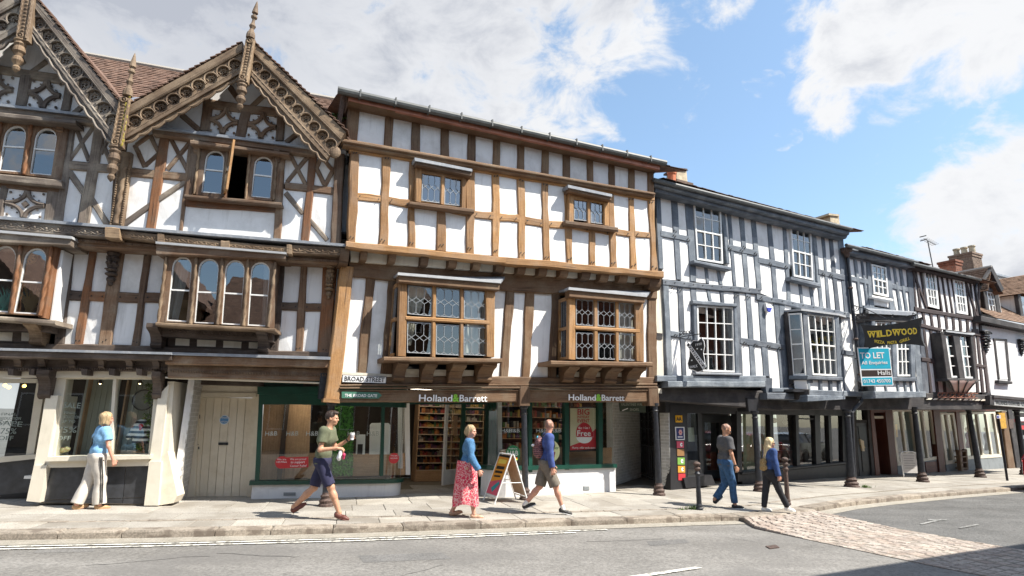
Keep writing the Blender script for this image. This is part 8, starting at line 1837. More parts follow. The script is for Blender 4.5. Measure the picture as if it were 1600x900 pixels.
car((22.4,21.0,-.10),R_(28),paintm('car_paint_silver',(.50,.52,.54)),'silver hatchback parked beyond the red car')
# ================================================================ BUILDINGS ACROSS THE STREET (seen in the window glass, and throwing the corner shade)
def opp(name,pl,s0,s1,h,dep,wallm,label,roofh=3.0,gable=False,cols=5):
    r = thing(name,tuple(pl.w((s0+s1)/2,0,0)),label,'building'); mb = MB(); plbox(mb,pl,s0,s1,-.1,h,0,dep); mb.build('wall',wallm,r)
    if gable:
        mb = MB(); m_ = (s0+s1)/2; sl_ = [(s0-.2,h),(m_,h+roofh),(s1+.2,h)]; slab_sz(mb,pl,sl_,-.1,dep); mb.build('gable',wallm,r)
        for a,b in (((s0-.3,h-.1),(m_,h+roofh+.1)),((m_,h+roofh+.1),(s1+.3,h-.1))): mb = MB(); slab_sz(mb,pl,[a,b,(b[0],b[1]+.15),(a[0],a[1]+.15)],-.3,dep); mb.build('roof','tile',r)
    else:
        mb = MB(); F_ = [pl.w(s0-.1,h,-.3),pl.w(s1+.1,h,-.3),pl.w(s1+.1,h+roofh,dep/2),pl.w(s0-.1,h+roofh,dep/2)]; B_ = [pl.w(s0-.1,h,dep+.3),pl.w(s1+.1,h,dep+.3),pl.w(s1+.1,h+roofh,dep/2),pl.w(s0-.1,h+roofh,dep/2)]
        mb.add(F_+B_,[(0,1,2,3),(4,5,6,7),(0,3,4),(1,2,5)]); mb.build('roof','tile',r)
    for j,z in enumerate((.9,3.6,6.3)):
        if z+1.6 > h: break
        for i in range(cols):
            a = lerp(s0,s1,(i+.5)/cols); mb = MB(); plbox(mb,pl,a-.5,a+.5,z,z+1.5,-.04,.1); w = mb.build('window','white',r); mb = MB(); plbox(mb,pl,a-.43,a+.43,z+.07,z+1.43,-.05,-.045); mb.build('pane','carglass',w)
OR = PL(8.6,4.95,R_(27)).at(0)
opp('brick_house',OR,1.1,14,7.5,8,'brick','brick house across the street on the right, seen only in reflections',2.2,cols=6)
opp('brick_house',OR,14.2,30,7.8,8,'plaster_grey','pale rendered house across the street beyond the brick one, seen only in reflections',2.4,cols=6)
OL = PL(-22,-9,R_(8))
opp('gabled_house',OL,0,7,6.0,8,'brick_grey','sooty brick gabled house behind the viewer at the left, seen only in reflections',3.4,True,3); opp('gabled_house',OL,7.2,13.5,6.4,8,'oak_dark','dark timbered gabled house behind the viewer, seen only in reflections',3.2,True,3); opp('gabled_house',OL,13.7,24,5.6,8,'brick','low brick house right behind the viewer, seen only in reflections',3.4,False,4)
opp('gabled_house',OL,24.3,34,8.2,8,'oak_dark','tall dark timbered house behind the viewer on the right, seen only in reflections',3.4,False,5)
# ================================================================ PEOPLE (signed-distance bodies, surface nets)
def surf_nets(F,org,h):
    nx,ny,nz = F.shape; ins = F < 0
    c = [F[i:nx-1+i,j:ny-1+j,k:nz-1+k] for i in (0,1) for j in (0,1) for k in (0,1)]
    s = sum((a < 0).astype(np.int8) for a in c); act = (s > 0) & (s < 8)
    idx = -np.ones(act.shape,np.int64); I = np.argwhere(act); idx[act] = np.arange(len(I))
    P = np.zeros((len(I),3)); W = np.zeros(len(I)); cv = {(i,j,k): F[I[:,0]+i,I[:,1]+j,I[:,2]+k] for i in (0,1) for j in (0,1) for k in (0,1)}
    for a in cv:
        for ax in range(3):
            if a[ax] == 0:
                b = list(a); b[ax] = 1; b = tuple(b); fa,fb = cv[a],cv[b]; m = (fa < 0) != (fb < 0)
                t = np.where(m,fa/(fa-fb+1e-12),0); p = np.array(a,float)[None,:].repeat(len(I),0); p[:,ax] += t; P[m] += p[m]; W[m] += 1
    V = (I+P/W[:,None])*h+org
    quads = []
    for ax in range(3):
        sl0 = [slice(1,-1)]*3; A = F; n = [nx,ny,nz]
        lo = [slice(1,n[i]-1) for i in range(3)]; hi = list(lo); lo[ax] = slice(0,n[ax]-1); hi[ax] = slice(1,n[ax])
        f0,f1 = F[tuple(lo)],F[tuple(hi)]; m = (f0 < 0) != (f1 < 0); E = np.argwhere(m); E = E+np.array([0 if i == ax else 1 for i in range(3)])
        o = [i for i in range(3) if i != ax]; q = []
        for da,db in ((0,0),(1,0),(1,1),(0,1)):
            e = E.copy(); e[:,o[0]] -= da; e[:,o[1]] -= db; q.append(idx[e[:,0],e[:,1],e[:,2]])
        q = np.stack(q,1); fl = f0[m] < 0
        if ax == 1: fl = ~fl
        q[~fl] = q[~fl][:,::-1]; quads.append(q)
    return V,np.concatenate(quads)
class SDF:
    def __init__(s,lo,hi,h):
        s.h = h; s.lo = np.array(lo,float); n = np.ceil((np.array(hi)-s.lo)/h).astype(int)+1; s.F = np.full(n,.5,np.float32)
    def _apply(s,lo,hi,fn,k,sub=False):
        a = np.maximum(0,np.floor((np.array(lo)-s.lo)/s.h).astype(int)); b = np.minimum(s.F.shape,np.ceil((np.array(hi)-s.lo)/s.h).astype(int)+1)
        if (b <= a).any(): return
        G_ = np.meshgrid(*[s.lo[i]+np.arange(a[i],b[i])*s.h for i in range(3)],indexing='ij'); P = np.stack(G_,-1).astype(np.float32)
        d = fn(P); S = s.F[a[0]:b[0],a[1]:b[1],a[2]:b[2]]
        if sub: h_ = np.maximum(k-np.abs(S+d),0)/k; R = np.maximum(S,-d)+h_*h_*k*.25
        else: h_ = np.maximum(k-np.abs(S-d),0)/k; R = np.minimum(S,d)-h_*h_*k*.25
        s.F[a[0]:b[0],a[1]:b[1],a[2]:b[2]] = R
    def cap(s,a,b,ra,rb=None,k=.02,flat_=None,cut=None):
        """round cone a-b; flat_=(axis, scale) squashes; cut=plane point,normal"""
        a = np.array(a,np.float32); b = np.array(b,np.float32); rb = ra if rb is None else rb; R = max(ra,rb)*1.25+k*1.5
        def fn(P):
            ab = b-a; Q = P-a
            if flat_ is not None:
                ax = np.array(flat_[0],np.float32); sc_ = flat_[1]; Q = Q+(Q@ax)[...,None]*ax*(1/sc_-1); abv = ab+(ab@ax)*ax*(1/sc_-1)
            else: abv = ab
            t = np.clip((Q@abv)/max(1e-9,abv@abv),0,1); d = np.linalg.norm(Q-t[...,None]*abv,axis=-1)-(ra+(rb-ra)*t)
            if cut is not None: d = np.maximum(d,(P-np.array(cut[0],np.float32))@np.array(cut[1],np.float32))
            return d
        s._apply(np.minimum(a,b)-R,np.maximum(a,b)+R,fn,k); return s
    def ell(s,c,r,k=.02,M=None,sub=False):
        c = np.array(c,np.float32); r = np.array(r,np.float32); R = float(r.max())+k*1.5
        def fn(P):
            Q = P-c
            if M is not None: Q = Q@M
            q = Q/r; l = np.linalg.norm(q,axis=-1); return (l-1)*float(r.min())*.9+0*l
        s._apply(c-R,c+R,fn,k,sub); return s
    def wrinkle(s,amp,f=22,seed=0):
        rs = np.random.RandomState(seed); n = s.F.shape; X = np.meshgrid(*[s.lo[i]+np.arange(n[i])*s.h for i in range(3)],indexing='ij',sparse=True)
        w = 0
        for k in range(4): v = rs.normal(size=3)*np.array([1,1,.7]); v = v/np.linalg.norm(v)*f*(1+.5*k); w = w+np.sin(X[0]*v[0]+X[1]*v[1]+X[2]*v[2]+rs.rand()*6)/(1+.4*k)
        s.F += (w*amp*.5).astype(np.float32)
    def mesh(s,name,mat,root,T,smooth=True):
        V,Q = surf_nets(s.F,s.lo,s.h); W = V@np.array(T[0]).T+np.array(T[1]); off = OFF[root]
        me = bpy.data.meshes.new(name); me.from_pydata((W-np.array(off)).tolist(),[],Q.tolist()); me.uv_layers.new(name='UVMap'); me.materials.append(MT[mat] if isinstance(mat,str) else mat); me.polygons.foreach_set('use_smooth',[smooth]*len(me.polygons)); me.update()
        o = bpy.data.objects.new(name,me); COL.objects.link(o); o.parent = root; OFF[o] = off; return o
def V3(*a): return np.array(a,float)
def unit(v): v = np.array(v,float); return v/np.linalg.norm(v)
def skin_m(name,c):
    m,nt,b = _new(name); n = noise_node(nt,pos(nt),25,4); nt.links.new(ramp(nt,n,[(.3,scl(c,.86)),(.7,scl(c,1.1))]),b.inputs['Base Color']); b.inputs['Roughness'].default_value = .5; b.inputs['Subsurface Weight'].default_value = .08; b.inputs['Subsurface Radius'].default_value = (.02,.008,.004); return m
def hairm(name,c):
    m,nt,b = _new(name); mp = nt.nodes.new('ShaderNodeMapping'); nt.links.new(pos(nt),mp.inputs[0]); mp.inputs['Scale'].default_value = (70,70,9); n = noise_node(nt,mp.outputs[0],1.0,5,.65)
    nt.links.new(ramp(nt,n,[(.32,scl(c,.38)),(.5,c),(.68,scl(c,1.45))]),b.inputs['Base Color']); b.inputs['Roughness'].default_value = .5; bump(nt,b,n,1.0,.012); return m
def cloth(name,c,var=.16,sc_=30,rough=.9): return plain(name,c,rough,var,sc_,.35,0,.004,0)
def leg_fk(hip,th,sh,H,out=0.0):
    th,sh = R_(th),R_(sh); k = hip+V3(math.sin(th),out,-math.cos(th))*.245*H; a = k+V3(math.sin(sh),out*.5,-math.cos(sh))*.240*H; return k,a
def person(label,px,py,heading,H,lean,legs,arms,head,skin,hair,top,bottom,shoes,build=1.0,female=False,extra=None):
    """legs = {-1: (thigh, shank, foot pitch), 1: ...} degrees forward of vertical; -1 = the person's right"""
    g0 = G(px,py); hd = R_(heading); root = thing('person',tuple(g0),label,'person')
    Rm = np.array([[math.cos(hd),-math.sin(hd),0],[math.sin(hd),math.cos(hd),0],[0,0,1]]); T = (Rm,np.array(g0))
    hw = .052*H*(1.08 if female else 1.0); sw = .108*H*(.92 if female else 1.0)*build**.5
    hipc = V3(0,0,0); L = {}
    for s_ in (-1,1):
        hip = hipc+V3(0,s_*hw,0); k,a = leg_fk(hip,legs[s_][0],legs[s_][1],H,s_*(-.02)); L[s_] = [hip,k,a]
    # drop the pelvis so that the lower shoe rests on the ground
    low = 1e9
    for s_ in (-1,1):
        p = R_(legs[s_][2]); a = L[s_][2]; heel = a+V3(-.035*math.cos(p)*H/1.75-.0*1,0,-.062*H/1.75); toe = a+V3(.14*math.cos(p)+.05*math.sin(p),0,-.062-(-.0)+.0)*H/1.75
        heel = a+(V3(-.045,0,-.075)@np.array([[math.cos(p),0,math.sin(p)],[0,1,0],[-math.sin(p),0,math.cos(p)]]))*H/1.75; toe = a+(V3(.185,0,-.075)@np.array([[math.cos(p),0,math.sin(p)],[0,1,0],[-math.sin(p),0,math.cos(p)]]))*H/1.75
        low = min(low,heel[2],toe[2])
    up = V3(0,0,-low)
    hipc = hipc+up
    for s_ in (-1,1): L[s_] = [v+up for v in L[s_]]
    ln_ = R_(lean); tdir = V3(math.sin(ln_),0,math.cos(ln_)); waist = hipc+tdir*.075*H; chest = hipc+tdir*.21*H; neckb = hipc+tdir*.300*H; shc = hipc+tdir*.283*H
    hl = R_(head.get('lean',lean)); hdir = V3(math.sin(hl),0,math.cos(hl)); hc = neckb+hdir*.105*H; yaw,pit = R_(head.get('yaw',0)),R_(head.get('pitch',0))
    f = V3(math.cos(yaw)*math.cos(pit),math.sin(yaw)*math.cos(pit),-math.sin(pit)); l = V3(-math.sin(yaw),math.cos(yaw),0); u = np.cross(f,l)
    Mh = np.stack([f,l,u],1).astype(np.float32); s = H/1.75
    A = {}
    for s_ in (-1,1):
        ua,fa = unit(arms[s_][0]),unit(arms[s_][1]); sh = shc+V3(0,s_*sw,0)+tdir*.0; el = sh+ua*.172*H; wr = el+fa*.150*H; A[s_] = (sh,el,wr,ua,fa)
    allp = [hc+V3(0,0,.14*s),hc-V3(.12,0,0),hc+V3(.14,0,0)]+[v for s_ in (-1,1) for v in L[s_]]+[A[s_][i] for s_ in (-1,1) for i in range(3)]+[A[s_][2]+A[s_][4]*.2*s for s_ in (-1,1)]
    lo = np.min(allp,0)-.22; hi = np.max(allp,0)+.22; lo[2] = -.02
    # ---- body
    S = SDF(lo,hi,.0085*s); b_ = build
    S.ell(hipc+V3(0,0,.01),(.105*s*b_,.158*s*(1.05 if female else 1),.105*s)); S.cap(waist-V3(0,.055*s,0),waist+V3(0,.055*s,0),.088*s*b_,k=.06); S.cap(chest-V3(0,.085*s,0),chest+V3(0,.085*s,0),.098*s*b_,k=.07); S.cap(shc-V3(0,sw*.8,0)-tdir*.01,shc+V3(0,sw*.8,0)-tdir*.01,.055*s,k=.07)
    S.cap(neckb-tdir*.05*s,hc-u*.03*s,.062*s,.052*s*(.88 if female else 1),k=.04)
    S.ell(hc+f*-.012*s+u*.022*s,(.098*s,.076*s,.092*s),.02,Mh); S.ell(hc+f*.030*s-u*.045*s,(.062*s,.056*s,.070*s),.03,Mh); S.ell(hc+f*.058*s-u*.088*s,(.028*s,.030*s,.022*s),.02,Mh)
    S.cap(hc+f*.088*s+u*.006*s,hc+f*.106*s-u*.028*s,.007*s,.013*s,k=.012); S.ell(hc+f*.082*s+u*.014*s,(.016*s,.045*s,.010*s),.015,Mh); S.ell(hc+f*.088*s-u*.056*s,(.011*s,.024*s,.007*s),.008,Mh); S.ell(hc+f*.088*s-u*.067*s,(.009*s,.020*s,.006*s),.008,Mh)
    for s_ in (-1,1):
        S.ell(hc+l*s_*.078*s-f*.008*s-u*.012*s,(.018*s,.010*s,.030*s),.006,Mh); S.ell(hc+f*.094*s+l*s_*.030*s-u*.004*s,(.012*s,.015*s,.010*s),.01,Mh,sub=True); S.ell(hc+f*.060*s+l*s_*.036*s-u*.035*s,(.026*s,.022*s,.020*s),.02,Mh)
        hip,kn,an = L[s_]; S.cap(hip,kn,.083*s*b_,.053*s,k=.05); S.cap(kn,kn+(an-kn)*.35,.051*s,.057*s,k=.03); S.cap(kn+(an-kn)*.3,an,.056*s,.036*s,k=.03); S.ell(kn+V3(.02,0,0)*s,(.045*s,.045*s,.05*s),.03); 
        sh,el,wr,ua,fa = A[s_]; S.ell(sh,(.058*s,.055*s,.062*s),.05); S.cap(sh,el,.048*s*b_**.5,.037*s,k=.03); S.cap(el,wr,.038*s,.026*s,k=.02)
        # hand: palm, four curled fingers, thumb from the side of the palm
        hv = unit(arms[s_][2]) if len(arms[s_]) > 2 else fa; pn_ = np.cross(hv,V3(0,0,1) if abs(hv[2]) < .8 else V3(1,0,0)); pn_ = unit(pn_) if len(arms[s_]) < 4 else unit(arms[s_][3]); pn_ = unit(pn_-hv*(pn_@hv)); 
        if len(arms[s_]) < 4 and abs(hv[2]) > .8: pn_ = V3(0,-s_,0); pn_ = unit(pn_-hv*(pn_@hv))
        wd = np.cross(hv,pn_); wd = wd*(1 if wd[0]+wd[2]*.5 > 0 else -1); curl = arms[s_][4] if len(arms[s_]) > 4 else .5
        pc = wr+hv*.045*s; 
        for t_ in (-.5,0,.5): S.cap(wr+hv*.008*s+wd*t_*.028*s,wr+hv*.085*s+wd*t_*.052*s,.017*s,.0145*s,k=.014)
        for i_,(o_,fl_) in enumerate(((.031,.070),(.011,.080),(-.010,.075),(-.030,.058))):
            p0 = wr+hv*.090*s+wd*o_*s; c1,c2 = curl*.7,curl*1.6; d1 = unit(hv*math.cos(c1)+pn_*math.sin(c1)); d2 = unit(hv*math.cos(c2)+pn_*math.sin(c2)); p1 = p0+d1*fl_*.5*s; S.cap(p0,p1,.0098*s,.0092*s,k=.006); S.cap(p1,p1+d2*fl_*.55*s,.0092*s,.0080*s,k=.004)
        t0 = wr+hv*.030*s+wd*.030*s; t1 = t0+unit(wd*.8+hv*.7+pn_*.4)*.038*s; S.cap(t0,t1,.014*s,.0115*s,k=.012); S.cap(t1,t1+unit(hv*.9+wd*.25+pn_*.5)*.036*s,.0112*s,.0092*s,k=.004)
        L[s_].append(None); A[s_] = A[s_]+(hv,pn_,wd)
    # feet
    ft = {}
    for s_ in (-1,1):
        p = R_(legs[s_][2]); Rf = np.array([[math.cos(p),0,math.sin(p)],[0,1,0],[-math.sin(p),0,math.cos(p)]]); an = L[s_][2]
        fpt = lambda x,y,z,an=an,Rf=Rf: an+(V3(x,y,z)@Rf)*s
        ft[s_] = fpt; S.cap(an,fpt(-.02,0,-.045),.036*s,.034*s,k=.02); S.cap(fpt(-.015,0,-.045),fpt(.12,s_*.012,-.055),.034*s,.026*s,k=.02); S.cap(fpt(.10,s_*.01,-.058),fpt(.155,s_*.016,-.060),.028*s,.018*s,k=.02)
    S.mesh('body',skin,root,T)
    ctx = dict(S=S,lo=lo,hi=hi,T=T,root=root,s=s,hipc=hipc,waist=waist,chest=chest,neckb=neckb,shc=shc,sw=sw,hc=hc,f=f,l=l,u=u,Mh=Mh,L=L,A=A,ft=ft,tdir=tdir,b=b_,H=H,female=female)
    Wp = lambda v: Vector((Rm@np.array(v)+np.array(g0)).tolist()); ctx['W'] = Wp
    for s_ in (-1,1): mb = MB(); ball(mb,Wp(hc+f*.083*s+l*s_*.030*s-u*.002*s),.011*s,8,6); mb.build('eye',flat('eye_dark',(.03,.02,.015),.2),root)
    hair(ctx); top(ctx); bottom(ctx); shoes(ctx)
    if extra: extra(ctx)
    return ctx
def hair_fn(style,mat):
    def fn(c):
        if style == 'bald': return
        s,hc,f,l,u = c['s'],c['hc'],c['f'],c['l'],c['u']; S = SDF(hc-V3(.26,.24,.45)*s,hc+V3(.24,.24,.2)*s,.0085*s)
        if style == 'short':
            S.ell(hc-f*.020*s+u*.032*s,(.104*s,.084*s,.096*s),.02,c['Mh']); S.ell(hc+f*.05*s+u*.092*s,(.05*s,.06*s,.026*s),.03,c['Mh']); S.ell(hc+f*.095*s-u*.03*s,(.085*s,.10*s,.105*s),.01,c['Mh'],sub=True); S.ell(hc+f*.01*s-u*.11*s,(.2*s,.2*s,.09*s),.01,c['Mh'],sub=True)
        if style == 'crop':
            S.ell(hc-f*.016*s+u*.024*s,(.1005*s,.0785*s,.0945*s),.02,c['Mh']); S.ell(hc+f*.10*s-u*.02*s,(.09*s,.10*s,.105*s),.01,c['Mh'],sub=True); S.ell(hc+f*.01*s-u*.12*s,(.2*s,.2*s,.09*s),.01,c['Mh'],sub=True)
        if style == 'bob':
            S.ell(hc-f*.018*s+u*.030*s,(.112*s,.100*s,.104*s),.02,c['Mh'])
            for a in range(-5,6):
                t = a/5*2.1; d = -f*math.cos(t)+l*math.sin(t); S.cap(hc+d*.075*s+u*.04*s,hc+d*.088*s-u*(.095+.012*math.sin(a*2.3))*s,.030*s,.020*s,k=.02)
            S.ell(hc+f*.115*s-u*.035*s,(.070*s,.075*s,.095*s),.01,c['Mh'],sub=True)
        if style == 'tied':
            S.ell(hc-f*.018*s+u*.028*s,(.106*s,.088*s,.098*s),.02,c['Mh']); S.ell(hc-f*.105*s-u*.030*s,(.040*s,.045*s,.045*s),.03,c['Mh']); S.cap(hc-f*.07*s,hc-f*.085*s-u*.10*s,.05*s,.018*s,k=.03)
            for k_ in (-1,1): S.cap(hc-f*.02*s+l*k_*.075*s,hc-f*.01*s+l*k_*.078*s-u*.07*s,.016*s,.006*s,k=.01)
            S.ell(hc+f*.105*s-u*.035*s,(.080*s,.085*s,.100*s),.01,c['Mh'],sub=True)
        if style == 'long':
            S.ell(hc-f*.018*s+u*.030*s,(.112*s,.096*s,.104*s),.02,c['Mh'])
            for a in range(-5,6):
                t = a/5*1.35; d = -f*math.cos(t)+l*math.sin(t); p0 = hc+d*.080*s+u*.03*s; p1 = hc+d*.100*s-u*.12*s; p2 = c['shc']-V3(.135+.01*math.cos(a*3),0,0)*s*(1+.1*math.cos(t))+l*math.sin(t)*.07*s-V3(0,0,.15+.03*math.sin(a*2))*s; S.cap(p0,p1,.030*s,.028*s,k=.02); S.cap(p1,p2,.028*s,.011*s,k=.02)
            S.ell(hc+f*.112*s-u*.035*s,(.078*s,.080*s,.100*s),.01,c['Mh'],sub=True)
        S.wrinkle(.004,90,3); S.mesh('hair',mat,c['root'],c['T'])
    return fn
def top_fn(mat,sleeve,hem=-.02,loose=.018,name='shirt',cuff=True,collar=None,seed=1,flare=0):
    """sleeve: 0-1 upper arm, 1-2 down to the wrist"""
    def fn(c):
        s,b_ = c['s'],c['b']; S = SDF(c['lo'],c['hi'],.0105*s); o = loose; hz = c['hipc'][2]+hem*s
        cutp = (V3(0,0,hz),V3(0,0,-1)); nk = (c['neckb']+c['tdir']*.012*s,unit(c['tdir']+V3(.35,0,0)))
        S.cap(c['hipc']-V3(0,.05,0)*s-V3(0,0,.03),c['hipc']+V3(0,.05,0)*s-V3(0,0,.03),(.105*b_+flare)*s+o,k=.05,cut=cutp); S.cap(c['waist']-V3(0,.06*s,0),c['waist']+V3(0,.06*s,0),.094*s*b_+o,k=.06,cut=cutp)
        S.cap(c['chest']-V3(0,.088*s,0),c['chest']+V3(0,.088*s,0),.102*s*b_+o,k=.07,cut=cutp)
        if c['female']: 
            for s_ in (-1,1): S.ell(c['chest']+V3(.065,s_*.06,.01)*s,(.055*s,.055*s,.055*s),.04)
        S.cap(c['shc']-V3(0,c['sw']*.82,0)-c['tdir']*.012,c['shc']+V3(0,c['sw']*.82,0)-c['tdir']*.012,.056*s+o,k=.07,cut=nk)
        for s_ in (-1,1):
            sh,el,wr,ua,fa = c['A'][s_][:5]; t = min(1,sleeve); e = sh+(el-sh)*t; S.ell(sh,(.064*s+o*.6,)*3,.04)
            if sleeve <= 1: S.cap(sh,e+ua*.03,.056*s+o,.052*s+o*1.25,k=.025,cut=(e,ua))
            else: S.cap(sh,el,.055*s+o,.043*s+o,k=.025); e2 = el+(wr-el)*(sleeve-1); S.cap(el,e2+fa*.02,.044*s+o,.034*s+o,k=.02,cut=(e2,fa))
        if collar: S.cap(c['neckb']-c['tdir']*.01*s,c['neckb']+c['tdir']*.030*s,.070*s,.066*s,k=.012,cut=(c['neckb']+c['tdir']*.035*s,c['tdir']))
        S.wrinkle(min(.009,loose*.4)*s,20,seed); S.mesh(name,mat,c['root'],c['T'])
    return fn
def bot_fn(mat,length,loose=.012,name='trousers',flare=0.0,seed=2,waist_up=.06):
    """length 0-1 thigh, 1-2 shank"""
    def fn(c):
        s,b_ = c['s'],c['b']; S = SDF(c['lo'],c['hi'],.0105*s); o = loose; cut = (c['hipc']+V3(0,0,waist_up*s),V3(0,0,1))
        S.ell(c['hipc'],(.112*s*b_+o,.160*s+o,.11*s+o),.03); S.cap(c['hipc']-V3(0,.05*s,-.03),c['hipc']+V3(0,.05*s,.03),.103*s*b_+o,k=.04,cut=cut)
        for s_ in (-1,1):
            hip,kn,an = c['L'][s_][:3]; t = min(1,length); e = hip+(kn-hip)*t; d = unit(kn-hip)
            if length <= 1: S.cap(hip,e+d*.02,.080*s*b_+o,.062*s+o*1.5+flare,k=.014,cut=(e,d))
            else:
                S.cap(hip,kn,.088*s*b_+o,.058*s+o+flare*.4,k=.04); d2 = unit(an-kn); e2 = kn+(an-kn)*(length-1); S.cap(kn,e2+d2*.02,.058*s+o+flare*.4,.044*s+o+flare,k=.03,cut=(e2,d2))
        S.wrinkle(min(.009,loose*.4)*s,18,seed); S.mesh(name,mat,c['root'],c['T'])
    return fn
def shoe_fn(mat,sole,h=.0,socks=None):
    def fn(c):
        s = c['s']
        if socks:
            for s_ in (-1,1): an = c['L'][s_][2]; kn = c['L'][s_][1]; S = SDF(an-V3(.12,.12,.12),an+V3(.12,.12,.14),.008*s); d = unit(kn-an); S.cap(an-d*.02,an+d*.07*s,.042*s,.044*s,cut=(an+d*.065*s,d)); S.mesh('sock',socks,c['root'],c['T'])
        for s_ in (-1,1):
            F_ = c['ft'][s_]; a = F_(.06,0,-.03); S = SDF(a-V3(.22,.16,.16)*s,a+V3(.22,.16,.16)*s,.008*s)
            S.cap(F_(-.03,0,-.035),F_(.02,0,-.035+h),.041*s,.040*s); S.cap(F_(-.015,0,-.048),F_(.12,s_*.012,-.055),.040*s,.035*s,k=.02); S.cap(F_(.10,s_*.012,-.055),F_(.165,s_*.016,-.058),.037*s,.026*s,k=.02)
            dn = unit(F_(0,0,-1)-F_(0,0,0)); 
            o = S.mesh('shoe',mat,c['root'],c['T'])
            S2 = SDF(a-V3(.22,.16,.16)*s,a+V3(.22,.16,.16)*s,.007*s); S2.cap(F_(-.025,0,-.075),F_(.12,s_*.012,-.078),.037*s,.040*s,flat_=(dn,.35)); S2.cap(F_(.10,s_*.012,-.078),F_(.175,s_*.016,-.076),.041*s,.026*s,k=.02,flat_=(dn,.35)); S2.mesh('sole',sole,o,c['T']) if 0 else S2.mesh('sole',sole,c['root'],c['T'])
    return fn
def strap(c,pts,r,mat,name='strap',flat_=.45):
    mb = MB(); P = [c['W'](p) for p in pts]; tube(mb,P,r,6,flat_=flat_); return mb.build(name,mat,c['root'],smooth=True)
def glasses(c):
    s,hc,f,l,u = c['s'],c['hc'],c['f'],c['l'],c['u']; mb = MB()
    for s_ in (-1,1): ball(mb,c['W'](hc+f*.098*s+l*s_*.032*s+u*.000*s),(.020*s,.020*s,.016*s),8,6); tube(mb,[c['W'](hc+f*.092*s+l*s_*.055*s+u*.004*s),c['W'](hc-f*.01*s+l*s_*.080*s+u*.004*s)],.004,5)
    tube(mb,[c['W'](hc+f*.104*s-l*.02*s),c['W'](hc+f*.104*s+l*.02*s)],.005,5); mb.build('sunglasses','carglass',c['root'])
sk1 = skin_m('skin_tan',(.50,.27,.17)); sk2 = skin_m('skin_fair',(.60,.36,.26)); sk3 = skin_m('skin_pink',(.58,.30,.21))
hd_ = hairm('hair_dark',(.035,.02,.014)); hbld = hairm('hair_blonde',(.42,.30,.165)); hplat = hairm('hair_platinum',(.62,.48,.27)); hstub = skin_m('hair_stubble',(.30,.17,.12))
white_s = flat('trainer_white',(.75,.74,.70)); blk = flat('sole_black',(.02,.02,.02)); brn = flat('loafer_brown',(.12,.035,.025)); tanm = flat('sandal_tan',(.50,.30,.20))
# 1 man in olive T-shirt
def ex1(c):
    s = c['s']; W = c['W']; wr,hv,pn_,wd = c['A'][1][2],c['A'][1][5],c['A'][1][6],c['A'][1][7]; mb = MB(); p = wr+hv*.085*s+pn_*.045*s; lathe(mb,W(p-V3(0,0,.055)),W(p+V3(0,0,.065)),[(0,.030),(.05,.031),(.9,.040),(.93,.043),(1,.041)],14)
    r = thing('paper_cup',tuple(W(p-V3(0,0,.055))),'white paper cup in the raised hand of the man in the olive T-shirt','cup'); mb.build('cup','text_white',r); mb = MB(); lathe(mb,W(p-V3(0,0,.02)),W(p+V3(0,0,.03)),[(0,.0365),(1,.0405)],14); mb.build('sleeve_print',flat('cup_grey',(.35,.33,.35)),r)
    wr,hv = c['A'][-1][2],c['A'][-1][5]; p = wr+hv*.07*s-V3(0,0,.09); r2 = thing('carrier_bag',tuple(W(p)),'small white and red crumpled bag held low by the man in the olive T-shirt','bag'); q = SDF(p-V3(.1,.1,.16),p+V3(.1,.1,.12),.008); q.cap(p+V3(0,0,.07),p-V3(.02,0,.06),.020,.042,k=.02); q.wrinkle(.010,45,4); q.mesh('bag','text_white',r2,c['T']); q = SDF(p-V3(.1,.1,.16),p+V3(.15,.1,.12),.008); q.ell(p+V3(.055,-.01,-.01),(.028,.028,.035)); q.ell(p+V3(.05,0,-.06),(.022,.025,.03)); q.mesh('red_packet',flat('packet_red',(.45,.03,.10)),r2,c['T'])
    wr,el = c['A'][1][2],c['A'][1][1]; d = unit(el-wr); mb = MB(); lathe(mb,W(wr+d*.01),W(wr+d*.035),[(0,.031),(1,.031)],12); mb.build('watch',blk,c['root'])
person('dark-haired man in olive T-shirt and navy shorts striding right with a paper cup',495,811,2,1.82,6,{-1:(27,24,-14),1:(-16,-44,34)},{-1:((-.12,-.22,-1),(.98,.10,.12),(1,.1,-.1),(0,.3,-1),1.1),1:((.28,.16,-1),(.8,-.05,.55),(.6,-.15,.8),(.5,-.7,0),1.3)},dict(yaw=0,pitch=3,lean=14),sk1,hair_fn('short',hd_),top_fn(cloth('tshirt_olive',(.115,.125,.075)),.62,hem=-.02,loose=.024,name='t_shirt',seed=3),bot_fn(cloth('shorts_navy',(.024,.024,.060)),.93,.018,'shorts',.004),shoe_fn(brn,brn,-.02),extra=ex1)
# 2 woman in denim jacket and red skirt
def skirt(mat,z_hem,r0,r1,sx=1.0,step=0.0):
    def fn(c):
        s = c['s']; S_,N = 22,64; vs = []; top_z = c['hipc'][2]+.14*s
        for j in range(S_+1):
            t = j/S_; z = lerp(top_z,z_hem,t); off = step*t
            for k in range(N):
                a = 2*math.pi*k/N; r_ = lerp(r0,r1,t**.8)*(1+.10*t*math.sin(a*7+.6)+.06*t*math.sin(a*11+2+t*2)); vs.append(c['W'](V3(c['hipc'][0]*(1-t)+off+r_*math.cos(a)*(1+.35*t*sx),r_*math.sin(a)*.95,z+(.03*math.sin(a*3)*t if t > .9 else 0))))
        mb = MB(); mb.add(vs,[(j*N+k,j*N+(k+1)%N,(j+1)*N+(k+1)%N,(j+1)*N+k) for j in range(S_) for k in range(N)]+[tuple(range(N))]); mb.build('skirt',mat,c['root'],smooth=True)
    return fn
